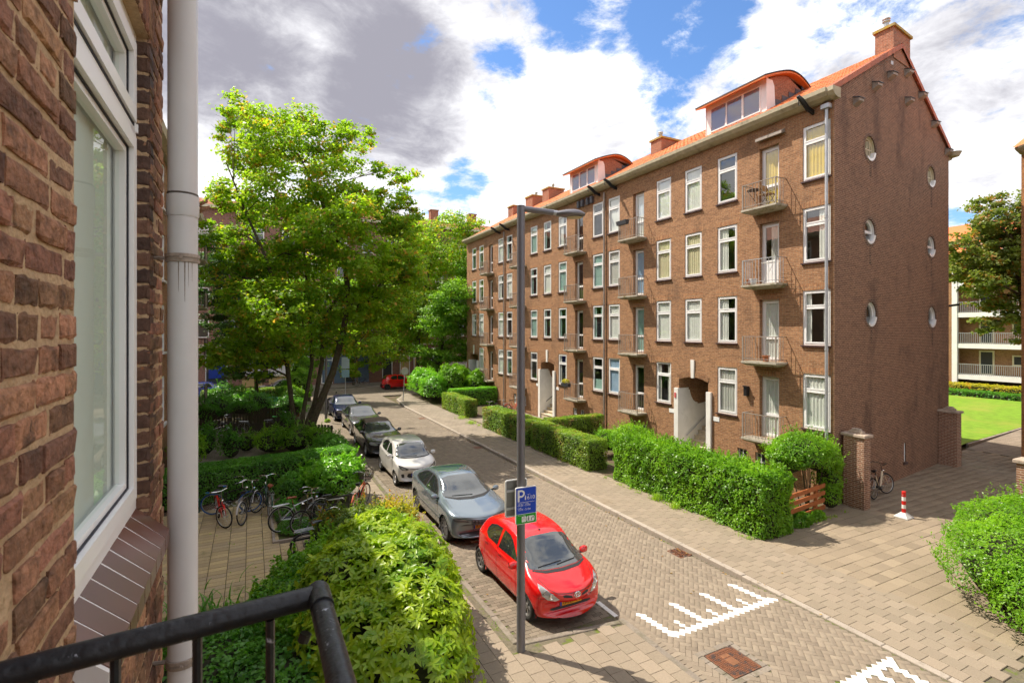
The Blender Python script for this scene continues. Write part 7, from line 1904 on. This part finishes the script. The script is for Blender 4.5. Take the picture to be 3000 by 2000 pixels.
def bush(name, label, cat, blobs, n, lm, size, depth=.08, rough=.08, seed=0, aspect=.5, up=.75, spread=.55, shoots=0, group=None, stems=True, sj=.3, fold=.15):
    low = cat == 'plant'
    cx, cy = np.mean([b[0] for b in blobs]), np.mean([b[1] for b in blobs])
    t = thing(name, label, cat, (cx, cy, .08), 0, group)
    P, N = blob_points(blobs, n, depth, rough, seed)
    Q = [leaves(P, unit(N+rng.normal(size=N.shape)*spread+np.array([0, 0, up])), size, aspect, fold=fold, sj=sj)]
    if shoots:
        Ps, Ns = blob_points(blobs, shoots, .01, rough, seed)
        for p, nn_ in zip(Ps, Ns):
            d = nn_*.6+np.array([0, 0, .9])+rng.normal(size=3)*.3; d /= np.linalg.norm(d); L = rng.uniform(.12, .35); m = int(6+L*22)
            pts = p+d*L*np.linspace(0, 1, m)[:, None]+rng.normal(size=(m, 3))*.015
            Q.append(leaves(pts, unit(rng.normal(size=(m, 3))+np.array([0, 0, .8])), size*.85, aspect))
    quadmesh('foliage', np.concatenate(Q), lm, t, True)
    if low: return t
    c = MB()
    for x, y, z, a, b, h in blobs:
        k = .72; prof = [(.001, -h*k)]+[(math.cos(q)*1.0, math.sin(q)*h*k) for q in np.linspace(-1.2, 1.2, 6)]+[(.001, h*k)]
        e = MB(); e.lathe(prof, (0, 0, 0), 'z', 10); e.V = [(x+vx*a*k, y+vy*b*k, max(.02, z+vz)) for vx, vy, vz in e.V]; c.add(e.V, e.F)
    c.build('inner_core', CORE_DARK, t, True)['kind'] = 'stuff'  # dark lumps added inside the lobes to keep the bush opaque
    return t
G1 = 'hedges along the right pavement'
# right side, from the junction to the far end
hedge('tall_hedge', 'tall loose bright green hedge along the pavement beside the orange-brown fence', 'hedge', 13.15, 12.65, 1.35, 6.7, 1.86, 0, 42000, L_HEDGE, .075, .07, .10, seed=1, round_=.28, shoots=520, group=G1)
hedge('trimmed_hedge', 'trimmed hedge with browned flank, next beyond the tall loose hedge', 'hedge', 12.72, 19.6, 1.05, 4.9, 1.36, 0, 19000, L_TRIM, .065, .05, .04, seed=2, group=G1, round_=.12)
hedge('trimmed_hedge', 'trimmed hedge on the near side of the gap with bicycles', 'hedge', 12.72, 25.1, 1.05, 5.6, 1.36, 0, 17000, L_TRIM, .075, .05, .04, seed=3, group=G1)
hedge('cross_hedge', 'trimmed hedge running from the pavement hedge towards the block', 'hedge', 15.0, 22.3, 3.4, .75, 1.40, 0, 11000, L_TRIM, .075, .05, .04, seed=4, group=G1)
hedge('trimmed_hedge', 'pale trimmed hedge on the far side of the gap with bicycles', 'hedge', 12.95, 33.6, .95, 4.6, 1.30, 0, 11000, L_TRIM, .085, .05, .04, seed=5, group=G1)
hedge('cross_hedge', 'long dark trimmed hedge behind the red city bicycle', 'hedge', 15.2, 36.4, 3.8, .85, 1.45, 0, 8000, L_LAUR, .09, .05, .05, seed=6, group=G1)
bush('tall_shrub', 'tall glossy shrub beside the pavement near the round sign', 'shrub', [(13.0, 39.5, 1.1, 1.0, 1.6, 1.15), (13.2, 42.0, 1.3, 1.2, 1.7, 1.3), (13.6, 44.2, 1.2, 1.3, 1.4, 1.2)], 15000, L_LAUR, .13, .12, .38, seed=7, shoots=60)
bush('hazel_bush', 'rounded bright bush behind the long dark trimmed hedge', 'shrub', [(14.6, 39.4, 1.7, 1.3, 1.3, 1.3), (15.6, 40.2, 1.5, 1.1, 1.2, 1.2)], 9000, L_HEDGE, .14, .14, .40, seed=8, shoots=60)
bush('corner_shrub', 'small shrub against the far end of the block', 'shrub', [(16.3, 38.2, 1.3, .7, .9, 1.3)], 4000, L_HEDGE, .13, .12, .3, seed=9, shoots=30)
bush('porch_bush', 'bright loose bush left of the white stair porch', 'shrub', [(15.1, 17.9, .9, 1.1, .9, .75), (14.6, 18.8, .8, .8, .7, .55)], 8000, L_HEDGE, .075, .07, .1, seed=10, shoots=160)
t = bush('corner_bush', 'rounded bright green bush on bare stems at the block corner behind the fence', 'shrub', [(15.75, 10.45, 1.95, 1.05, .85, .62), (16.45, 10.35, 1.75, .75, .7, .6), (15.25, 10.55, 1.7, .6, .6, .5), (16.65, 10.15, 1.1, .45, .45, .7), (16.55, 10.0, .55, .4, .35, .5)], 15000, L_HEDGE, .075, .08, .12, seed=11, shoots=240)
c = MB()
for k in range(9):
    a = rng.uniform(0, 6.28); c.tube([(15.9+.15*math.cos(a), 10.35+.12*math.sin(a), .05), (15.9+.35*math.cos(a), 10.35+.3*math.sin(a), .8), (15.9+.6*math.cos(a), 10.4+.45*math.sin(a), 1.6)], [.02, .016, .01], 5)
c.build('stem', BARK, t, True)
bush('fence_weeds', 'low leafy weeds growing under the orange-brown fence', 'plant', [(13.6, 9.55, .15, .35, .18, .22), (14.5, 9.62, .2, .45, .2, .28), (15.4, 9.75, .15, .4, .18, .2)], 2600, L_HEDGE, .09, .04, .05, seed=12, aspect=.8)
bush('garden_growth', 'low light green growth in the corner garden behind the fence', 'plant', [(14.3, 11.2, .3, .8, .7, .35), (15.0, 10.6, .25, .6, .4, .3)], 3500, L_GRASS, .10, .06, .1, seed=13, aspect=.2, up=.1)
t = bush('right_shrub', 'large bright green shrub filling the lower right corner', 'shrub', [(14.3, 4.7, .9, 1.5, 1.3, 1.0), (15.6, 5.2, 1.0, 1.4, 1.15, 1.05), (13.6, 3.9, .7, 1.2, 1.1, .85), (15.0, 3.6, 1.1, 1.6, 1.5, 1.05), (16.6, 4.6, 1.15, 1.2, 1.2, 1.1), (16.0, 3.4, 1.2, 1.5, 1.4, 1.1), (13.0, 3.2, .75, 1.1, 1.0, .85), (13.8, 2.6, .85, 1.4, 1.2, .95)], 76000, L_HEDGE, .062, .09, .18, seed=14, shoots=900)
# left side
hedge('yard_hedge', 'long dark green trimmed hedge behind the patio bicycles', 'hedge', .3, 20.55, 6.6, 1.15, 1.28, .16, 26000, L_IVY, .07, .06, .06, seed=15)
bush('laurel_bush', 'rounded light green laurel bush at the pavement edge behind the bicycles', 'shrub', [(2.45, 18.2, .85, 1.0, .95, .75), (2.9, 18.5, .8, .65, .75, .62), (1.95, 18.3, .7, .6, .7, .6)], 6500, L_LAUR, .15, .08, .16, seed=16, aspect=.42, shoots=90)
bush('dark_shrub', 'small dark shrub between patio hedge and laurel bush', 'shrub', [(1.2, 18.4, .6, .55, .6, .6), (1.0, 17.3, .35, .4, .6, .3)], 3200, L_IVY, .09, .06, .08, seed=17)
bush('ground_ivy', 'low creeping plants in the bicycle bed', 'plant', [(1.2, 16.3, .1, .6, .7, .18), (2.2, 16.0, .15, .9, .6, .22), (.9, 17.6, .1, .3, .8, .15)], 4200, L_IVY, .08, .04, .05, seed=18, aspect=.8)
bush('pavement_shrub', 'grey green shrub at the left pavement by the convertible', 'shrub', [(3.1, 23.4, .7, .75, 1.0, .65), (3.4, 22.4, .55, .5, .7, .5)], 4200, L_IVY, .09, .08, .12, seed=19, shoots=70)
bush('bed_shrub', 'shaded shrub in front of the low plank fence', 'shrub', [(-.8, 26.5, .6, .5, .5, .7), (-1.9, 27.5, .7, .6, .6, .8), (1.5, 28.0, .8, .45, .4, .9)], 3400, L_IVY, .12, .22, .45, seed=20, shoots=120)
bush('back_shrub', 'broad shrub belt behind the long plank fence', 'shrub', [(-2.0, 36.5, 1.0, 1.3, 1.5, .9), (.2, 37.5, .9, 1.5, 1.4, .9), (2.2, 36.0, .8, 1.0, 1.2, .8), (-1.4, 40.5, 1.0, 1.4, 1.3, 1.1), (2.6, 40.5, 1.0, 1.0, 1.6, 1.2)], 16000, L_IVY, .13, .15, .45, seed=21, shoots=120)
bush('yard_shrub', 'loose green shrubs between the dark hedge and the low plank fence', 'shrub', [(.8, 26.7, .6, .8, .6, .65), (1.9, 26.2, .65, .8, .7, .7), (2.8, 25.6, .6, .6, .8, .65), (-.2, 27.6, .45, .5, .4, .5), (-2.3, 24.8, .8, .6, .9, .8)], 9000, L_HEDGE, .10, .15, .35, seed=51, shoots=160)
bush('fence_creeper', 'creeper hanging over the long plank fence', 'shrub', [(-2.2, 33.3, 1.2, .7, .3, .5), (-.4, 33.4, 1.3, .9, .3, .4), (2.2, 33.2, 1.1, .6, .35, .6)], 5000, L_IVY, .11, .1, .25, seed=52, shoots=80)
hedge('street_hedge', 'trimmed yellowish hedge along the cross street on the left', 'hedge', -.2, 45.3, 6.4, 1.0, 1.25, .03, 8000, L_TRIM, .11, .06, .06, seed=22)
bush('young_tree_bush', 'bright light green bush behind the maple stems', 'shrub', [(3.1, 39.5, 1.6, .9, 1.0, 1.5), (2.6, 37.8, 1.1, .7, .8, 1.0), (3.4, 41.5, 2.6, 1.0, 1.0, 1.3)], 8000, L_TREE, .14, .2, .25, seed=23, shoots=60)
bush('weed_tuft', 'tuft of green weeds at the foot of the far lamp post', 'plant', [(4.28, 33.9, .1, .2, .2, .22)], 300, L_GRASS, .12, .04, .05, seed=24)
# near garden
bush('leafy_shrub', 'dark fine leaved shrub below the railing, left of the big leaved shrub', 'shrub', [(.6, 8.4, .5, 1.2, 1.5, .55), (-.6, 9.2, .45, 1.1, 1.5, .45), (.9, 10.6, .55, 1.0, 1.2, .55), (-1.2, 7.0, .5, 1.3, 1.6, .5), (.4, 6.3, .5, 1.4, 1.4, .55), (-.3, 4.6, .5, 1.5, 1.2, .5)], 30000, L_IVY, .095, .08, .10, seed=25, shoots=260, aspect=.6)
bush('light_shrub', 'mid green shrub in front of the patio corner', 'shrub', [(1.3, 11.6, .6, 1.0, .9, .60), (1.9, 12.6, .55, .9, .8, .55), (.6, 11.0, .5, .8, .6, .5), (1.1, 9.6, .75, .8, .9, .6)], 13000, L_HEDGE, .10, .07, .10, seed=26, shoots=160, aspect=.6)
bush('rose_bush', 'loose bush with yellow and orange flowers behind the big leaved shrub', 'shrub', [(2.5, 13.4, .75, .8, .9, .6), (2.0, 14.4, .55, .6, .6, .5), (3.0, 12.6, .8, .6, .7, .65)], 8000, leaf_mat('rose_leaf', (.05, .12, .012), (.17, .23, .02), (.45, .22, .02), trans=.33), .085, .07, .10, seed=27, shoots=140, aspect=.6)
bush('golden_shrub', 'golden yellow feathery shrub beside the blue-grey car', 'shrub', [(3.35, 12.9, .9, .5, .6, .55), (3.2, 13.6, .8, .4, .5, .5)], 4200, L_YEL, .07, .07, .12, seed=28, shoots=160)
# strap leaved plant
t = thing('strap_plant', 'dark strap leaved plants beside the rain pipe at the patio edge', 'plant', (-1.0, 12.3, .05))
Q = []
for k in range(420):
    bx, by = -1.1+rng.normal()*.75, 11.6+rng.normal()*.75; a = rng.uniform(0, 6.28); L = rng.uniform(.30, .58); w = .020; d = np.array([math.cos(a), math.sin(a), 0]); sd__ = np.array([-d[1], d[0], 0])*w
    prev = np.array([bx, by, .05])
    for i in range(5):
        t0 = (i+1)/5; nxt = np.array([bx, by, .05])+d*L*.55*t0**1.6+np.array([0, 0, L*(t0-.35*t0*t0)]); k0 = 1-.7*(i/5)**2; k1 = 1-.7*((i+1)/5)**2
        Q.append([prev-sd__*k0, prev+sd__*k0, nxt+sd__*k1, nxt-sd__*k1]); prev = nxt
quadmesh('blades', np.array(Q), L_IVY, t, True)
# ---- the big leaved shrub in the foreground, leaf by leaf
def lance(Lf, wf, curl):
    m = [(0, 0, 0), (.33, 0, 0), (.68, 0, 0), (1, 0, 0)]; l = [(.30, .5, .1), (.66, .40, .1)]
    V = [(x*Lf, 0, -curl*Lf*x*x) for x, _, _ in m]+[(x*Lf, y*wf, z*wf*1.2-curl*Lf*x*x) for x, y, z in l]+[(x*Lf, -y*wf, z*wf*1.2-curl*Lf*x*x) for x, y, z in l]
    F = [(0, 1, 4), (0, 6, 1), (1, 2, 5), (1, 5, 4), (1, 6, 7), (1, 7, 2), (2, 3, 5), (2, 7, 3)]
    return np.array(V), F
big = thing('big_leaved_shrub', 'rounded glossy shrub with large yellow-green leaves in front of the cars', 'shrub', (2.6, 9.6, .05))
BB = [(2.25, 9.2, .85, 1.2, 1.5, 1.15), (2.5, 10.9, .88, 1.1, 1.5, 1.08), (2.0, 7.8, .6, 1.25, 1.3, 1.10), (1.75, 10.0, .75, 1.0, 1.4, 1.08), (2.65, 8.5, .55, .78, .9, 1.0), (2.75, 9.9, .65, .80, 1.0, 1.05), (1.5, 8.6, .7, 1.0, 1.2, 1.0),
      (2.85, 10.3, 1.05, .85, 1.1, .90), (2.65, 9.2, 1.12, .85, 1.0, .92), (2.45, 8.2, .95, .85, 1.0, .95), (1.7, 9.6, 1.15, 1.0, 1.3, .85), (2.3, 11.3, 1.0, 1.0, 1.0, .85)]
tips, tn = blob_points(BB, 5200, .05, .09, 31)
LV, LF = lance(.158, .060, .16)
M = []
for p, nn_ in zip(tips, tn):
    ax = nn_*1.0+np.array([0, 0, .35])+rng.normal(size=3)*.25; ax /= np.linalg.norm(ax)
    u = np.cross(ax, [0.3, .9, .2]); u /= np.linalg.norm(u); v = np.cross(ax, u); k = rng.integers(5, 9); ph = rng.uniform(0, 6.28)
    for i in range(k):
        a = ph+i*2.399; el = rng.uniform(-.05, .75); d = (u*math.cos(a)+v*math.sin(a))*math.cos(el)+ax*math.sin(el)-np.array([0, 0, rng.uniform(.1, .5)]); d /= np.linalg.norm(d)
        up_ = ax-d*ax.dot(d); up_ /= np.linalg.norm(up_); sd__ = np.cross(up_, d); sc = rng.uniform(.65, 1.15)
        M.append((p, d, sd__, up_, sc))
M.sort(key=lambda q: -(q[0][2]*1.6-np.linalg.norm(q[0]-np.array([0, 0, 5.9]))*1.0+.4*q[0][0]))
lme = mkmesh('leaf', LV, LF, L_BIG)
for p, d, s_, u, sc in M[:300]:
    o = link('leaf', lme, big, True)
    o.matrix_basis = Matrix(((d[0]*sc, s_[0]*sc, u[0]*sc, p[0]), (d[1]*sc, s_[1]*sc, u[1]*sc, p[1]), (d[2]*sc, s_[2]*sc, u[2]*sc, p[2]), (0, 0, 0, 1)))
M2 = M[300:]; PP = np.array([q[0] for q in M2]); DD = np.array([q[1] for q in M2]); SS = np.array([q[2] for q in M2]); UU = np.array([q[3] for q in M2]); sc = np.array([q[4] for q in M2])[:, None, None]
W_ = PP[:, None, :]+sc*(LV[None, :, 0:1]*DD[:, None, :]+LV[None, :, 1:2]*SS[:, None, :]+LV[None, :, 2:3]*UU[:, None, :])
nl = len(M2); TF = (np.array(LF)[None]+(np.arange(nl)*8)[:, None, None]).reshape(-1, 3)
me = bpy.data.meshes.new('foliage'); me.vertices.add(nl*8); me.vertices.foreach_set('co', W_.astype(np.float32).reshape(-1)); me.loops.add(len(TF)*3); me.loops.foreach_set('vertex_index', TF.astype(np.int32).reshape(-1))
me.polygons.add(len(TF)); me.polygons.foreach_set('loop_start', np.arange(0, len(TF)*3, 3, dtype=np.int32)); me.polygons.foreach_set('loop_total', np.full(len(TF), 3, dtype=np.int32)); me.materials.append(L_BIG); me.update(calc_edges=True)
link('foliage', me, big, True)['kind'] = 'stuff'
c = MB()
for x, y, z, a, b, h in BB:
    e = MB(); e.lathe([(.001, -h*.75)]+[(math.cos(q)*.75, math.sin(q)*h*.75) for q in np.linspace(-1.2, 1.2, 6)]+[(.001, h*.75)], (0, 0, 0), 'z', 12); e.V = [(x+vx*a, y+vy*b, max(.02, z+vz)) for vx, vy, vz in e.V]; c.add(e.V, e.F)
c.build('inner_core', CORE_DARK, big, True)  # dark inner lumps added to stop light coming through the shrub
# ---- trees
CR, CF = np.array([math.cos(R(27)), -math.sin(R(27)), 0]), np.array([math.sin(R(27)), math.cos(R(27)), 0])
def tree(name, label, base, stems, lobes, lm, n_leaf, lsize, depthspread=1.0, seed=0, sub=26, bark=BARK, group='trees', dens=1.0, flat=.7):
    """stems: lists of (lateral, depth, height, radius) from the base; lobes: (lateral, depth, height, radius). Branches run from the stems into every lobe"""
    r_ = np.random.default_rng(seed); B = np.array([base[0], base[1], base[2]])
    t = thing(name, label, 'tree', tuple(base), 0, group)
    def W3(l, d, h): return B+CR*l+CF*d+np.array([0, 0, h])
    tk = MB(); S_ = []
    for st in stems:
        P = [W3(*p[:3]) for p in st]; tk.tube([tuple(p) for p in P], [p[3] for p in st], 10); S_ += [(P[i]*(1-k)+P[i+1]*k, st[i][3]*(1-k)+st[i+1][3]*k) for i in range(len(P)-1) for k in (0, .33, .66)]
    for (l, d, h, rad) in lobes:
        c = W3(l, d, h)
        best = min(S_, key=lambda q: np.linalg.norm(q[0]-c)+2.2*max(0, q[0][2]-c[2]+.3*rad)+(3 if q[0][2] < B[2]+1.2 else 0))
        a = best[0]; r0 = min(best[1]*.55, .10); mid = (a+c)/2+np.array([0, 0, .12*np.linalg.norm(c-a)])+r_.normal(size=3)*.12
        tk.tube([tuple(a), tuple(a*.7+mid*.35-c*.05), tuple(mid), tuple(c)], [r0, r0*.8, r0*.6, r0*.25], 6)
        for k in range(7):
            e = c+unit(r_.normal(size=(1, 3)))[0]*rad*np.array([.85, .85, .65]); s0 = mid*(1-k/9)+c*(k/9); m_ = (s0+e)/2+r_.normal(size=3)*.08
            tk.tube([tuple(s0), tuple(m_), tuple(e)], [r0*.35, r0*.22, .006], 4, False)
    tk.build('trunk', bark, t, True, smooth=False)
    vol = np.array([q[3]**2 for q in lobes]); vol = vol/vol.sum(); Q = []
    for (l, d, h, rad), f in zip(lobes, vol):
        c = W3(l, d, h); n = int(n_leaf*f); ns = max(6, int(sub*(rad/1.2)**2))
        U = unit(r_.normal(size=(ns, 3))); rr2 = r_.uniform(.25, 1, ns)**.5
        SC = c+U*rr2[:, None]*rad*np.array([1, 1, .8])
        k = r_.integers(0, ns, n); out = unit(SC-c)
        off = r_.normal(size=(n, 3))*np.array([.25, .25, .25*.42])*rad**.5*.85
        P = SC[k]+off; N = unit(out[k]*.55+np.array([0, 0, .9])+r_.normal(size=(n, 3))*.55)
        Q.append(leaves(P, N, lsize, .85, fold=.08, droop=.18, sj=.35))
    quadmesh('crown', np.concatenate(Q), lm, t, True)
    return t
def px_lobes(L, u0, s, v0=1290, seed=0, dz=1.0, back=True):
    """outline noted on the photo as (u, v, r) -> lateral, depth, height, radius with random depth"""
    q = np.random.default_rng(seed); out = []
    for u, v, r in L:
        rad = r/s; out.append(((u-u0)/s, q.uniform(-.8, .8)*dz, (v0-v)/s, rad*.95))
        if back and r > 60: out.append(((u-u0)/s+q.uniform(-.4, .4), q.choice([-1, 1])*q.uniform(1.4, 2.6)*dz, (v0-v)/s+q.uniform(-.4, .3), rad*.9))
    return out
def px_stem(P, u0, s, v0=1290, dd=None): return [((u-u0)/s, (dd[i] if dd else 0.0), (v0-v)/s, r*.82) for i, (u, v, r) in enumerate(P)]
ML = [(640, 305, 50), (700, 285, 42), (610, 350, 40), (760, 345, 52), (885, 320, 55), (960, 385, 75), (850, 430, 105), (1015, 345, 42), (1065, 385, 38), (690, 430, 85), (1110, 470, 36), (1180, 500, 44), (1165, 570, 55), (1195, 590, 36), (1095, 640, 80), (985, 530, 95), (830, 570, 115), (690, 570, 85), (625, 545, 36), (655, 690, 75), (735, 750, 100), (855, 720, 115), (985, 690, 105), (1110, 770, 95), (1195, 720, 50), (660, 800, 60), (770, 890, 110), (905, 880, 115), (1040, 880, 105), (1150, 880, 75), (700, 1000, 80), (850, 1000, 80), (985, 990, 75), (1090, 990, 60), (780, 1060, 50), (1150, 625, 66), (1205, 650, 50), (1185, 770, 75), (1225, 800, 45), (1060, 560, 60)]
lb = px_lobes(ML, 872, 57, seed=4, dz=1.15)
for i, q in enumerate(lb):      # the sunny top is thinner
    if q[2] > 15: lb[i] = (q[0], q[1], q[2], q[3]*1.0)
tree('maple_tree', 'large multi-stemmed maple with yellow-green crown left of the street', (2.2, 28.9, 0.03),
     [px_stem([(890, 1290, .34), (925, 1200, .25), (972, 1085, .21), (1003, 960, .19), (1015, 850, .17), (1005, 740, .14), (965, 630, .11), (915, 520, .07), (870, 430, .03)], 872, 57, dd=[0, 0, .1, .2, .3, .2, .1, 0, 0]),
      px_stem([(862, 1290, .26), (858, 1180, .15), (845, 1050, .14), (835, 900, .12), (800, 760, .10), (740, 620, .07), (690, 480, .03)], 872, 57, dd=[0, -.2, -.3, -.5, -.7, -.8, -1]),
      px_stem([(872, 1290, .24), (880, 1190, .13), (895, 1060, .12), (880, 900, .10), (860, 740, .08), (830, 600, .04)], 872, 57, dd=[0, .4, .8, 1.1, 1.4, 1.6]),
      px_stem([(880, 1285, .24), (915, 1180, .15), (935, 1050, .13), (930, 930, .11), (1010, 800, .08), (1090, 690, .04)], 872, 57, dd=[0, .2, .4, .6, .8, .9]),
      px_stem([(1012, 900, .12), (1080, 870, .09), (1130, 800, .06), (1180, 700, .03)], 872, 57, dd=[.2, .1, 0, -.3])],
     lb, L_MAPLE, 84000, .165, seed=11, sub=21)
DL = [(640, 760, 62), (610, 830, 50), (665, 870, 62), (620, 930, 45), (700, 960, 55), (660, 1010, 45), (730, 1040, 55), (780, 1030, 45), (640, 1060, 36), (690, 1085, 40), (770, 1090, 34), (610, 700, 34), (830, 1010, 45)]
tree('dark_tree', 'tree with dark shade-toned leaves and straight trunk in the shaded left garden', (.35, 42, .03), [px_stem([(750, 1200, .20), (750, 1120, .17), (748, 1050, .14), (715, 940, .10), (660, 800, .05)], 750, 40, 1192)], px_lobes(DL, 750, 40, 1192, 5, 1.0), L_SHADE, 30000, .15, seed=12)
TL = [(1270, 670, 58), (1350, 655, 58), (1415, 665, 44), (1440, 710, 34), (1235, 725, 62), (1330, 745, 85), (1185, 800, 70), (1255, 850, 95), (1160, 900, 65), (1230, 960, 75), (1190, 1010, 55)]
TR = [(1405, 770, 60), (1420, 840, 45), (1375, 860, 80), (1310, 920, 70), (1395, 950, 50), (1340, 1010, 60), (1290, 1050, 40), (1400, 1030, 36), (1260, 1030, 40)]
tree('street_tree', 'tall light green tree with leaning trunk at the far junction', (15.2, 49.2, .05), [px_stem([(1262, 1128, .26), (1245, 1060, .2), (1250, 960, .17), (1265, 850, .13), (1290, 730, .06)], 1262, 29.5, 1128), px_stem([(1250, 1000, .15), (1220, 900, .1), (1200, 820, .05)], 1262, 29.5, 1128)], px_lobes(TL, 1262, 29.5, 1128, 6, 1.3), L_MAPLE, 46000, .19, seed=13)
tree('street_tree', 'dark trunked green tree in front of the far end of the block', (16.0, 46.2, .05), [px_stem([(1312, 1135, .22), (1310, 1060, .18), (1320, 960, .14), (1350, 850, .07)], 1312, 31, 1135)], px_lobes(TR, 1312, 31, 1135, 7, 1.1), L_TREE, 32000, .18, seed=14)
BL = [(1075, 830, 50), (1130, 880, 55), (1060, 930, 55), (1110, 770, 45), (1150, 950, 50), (1095, 1000, 50), (1040, 1010, 36), (1060, 1070, 40), (1130, 1050, 34)]
tree('shop_tree', 'yellow-green tree in front of the far shop fronts', (9.6, 55.6, .07), [px_stem([(1060, 1118, .16), (1065, 1060, .13), (1080, 950, .1), (1090, 850, .05)], 1060, 28, 1118)], px_lobes(BL, 1060, 28, 1118, 8, .8), L_MAPLE, 18000, .19, seed=15)
tree('garden_tree', 'broad tree behind the maple in front of the street end building', (4.2, 44.5, .05), [px_stem([(905, 1170, .18), (900, 1080, .15), (890, 980, .12), (880, 880, .06)], 905, 36, 1170)], px_lobes([(880, 860, 70), (800, 900, 60), (950, 930, 60), (860, 980, 65), (930, 1030, 50), (820, 1040, 45), (740, 830, 55), (985, 830, 50)], 905, 36, 1170, 9, 1.0), L_TREE, 22000, .17, seed=16)
CL = [(2935, 590, 50), (2880, 650, 55), (2960, 680, 70), (2840, 720, 45), (2905, 760, 70), (2990, 780, 80), (2815, 790, 36), (2860, 830, 50), (2940, 860, 60), (2990, 920, 60), (2915, 950, 36), (3040, 700, 90), (3050, 860, 90), (3020, 600, 70), (2970, 985, 36)]
tree('chestnut_tree', 'large tree with rusty green leaves on the lawn behind the block', (43.3, 13.75, .1), [px_stem([(3020, 1235, .42), (3020, 1100, .36), (3010, 960, .3), (2990, 820, .2), (2960, 680, .1)], 3020, 47, 1235)], px_lobes(CL, 3020, 47, 1235, 10, 1.2), L_CHEST, 34000, .19, seed=17)
hedge('border_shrubs', 'yellow tipped shrub border at the foot of the white balcony galleries', 'shrub', 57.6, 18, 1.5, 22, 1.05, 0, 9000, L_YEL, .16, .1, .1, seed=41)
hedge('border_hedge', 'low dark green border between the lawn and the yellow shrubs', 'hedge', 55.9, 18.5, 1.7, 22, .62, 0, 8000, L_IVY, .16, .1, .08, seed=42)
bush('planter_ivy', 'dark creeping plant in the low brick planter', 'plant', [(28.9, 12.5, .55, .55, .6, .3)], 900, L_IVY, .10, .05, .08, seed=43)
bush('box_flowers', 'yellow flowers in the trough on the low balcony', 'plant', [(16.46, 25.35, 2.85, .16, .32, .16)], 500, L_YEL, .07, .04, .04, seed=44)
bush('window_plant', 'green pot plant inside the upper corner flat window', 'plant', [(17.45, 14.2, 11.35, .14, .16, .25)], 250, L_HEDGE, .09, .04, .04, seed=45)
# weeds and grass tufts along hedge feet and joints
t = MB(); Q = []
def tuft(x, y, z, n, h, sp):
    for k in range(n):
        bx, by = x+rng.normal()*sp, y+rng.normal()*sp; a = rng.uniform(0, 6.28); L = h*rng.uniform(.5, 1.2); d = np.array([math.cos(a), math.sin(a), 0]); s_ = np.array([-d[1], d[0], 0])*.006; p = np.array([bx, by, z]); m_ = p+d*L*.2+np.array([0, 0, L*.6]); e = p+d*L*.55+np.array([0, 0, L*.85])
        Q.append([p-s_, p+s_, m_+s_*.8, m_-s_*.8]); Q.append([m_-s_*.8, m_+s_*.8, e+s_*.1, e-s_*.1])
tuft(12.32, 13.3, .1, 130, .28, .09); tuft(12.30, 12.45, .1, 110, .24, .08); tuft(12.1, 29.3, .1, 120, .25, .15); tuft(12.3, 31.2, .1, 150, .25, .2)
for k in range(70): tuft(12.28+rng.normal()*.06, rng.uniform(9.4, 30), .1, 12, .09, .05)
for k in range(26): tuft(rng.uniform(12.9, 16.8), 9.62+rng.uniform(-.05, .05), .1, 10, .10, .05)
for k in range(40): tuft(4.33+rng.normal()*.02, rng.uniform(8.8, 30), .04, 8, .06, .04)
for k in range(40): tuft(rng.uniform(-2, 1.2), rng.uniform(12.6, 19), .07, 4, .04, .015)
wd = quadmesh('grass_weeds', np.array(Q), L_GRASS, None); tag(wd, 'scattered grass weeds along hedge feet and paving joints', 'grass', kind='stuff')
# dry leaves lying in the gutter and on the pavement
n = 260; P = np.stack([np.where(rng.random(n) < .5, 10.2+rng.normal(size=n)*.12, rng.uniform(3.6, 12.3, n)), rng.uniform(6, 30, n), np.zeros(n)], 1)
P[:, 2] = np.where(P[:, 0] > 10.46, .112, np.where(P[:, 0] < 4.4, .062, np.where(P[:, 0] > 10.3, .12, .012)))
dl = quadmesh('fallen_leaves', leaves(P, unit(np.array([0, 0, 1.])+rng.normal(size=(n, 3))*.25), .06, .6), mat('dry_leaf', (.40, .26, .05), .8, col2=(.25, .13, .04), vary=.2)); tag(dl, 'dry yellow leaves scattered on the paving', 'leaves', kind='stuff')
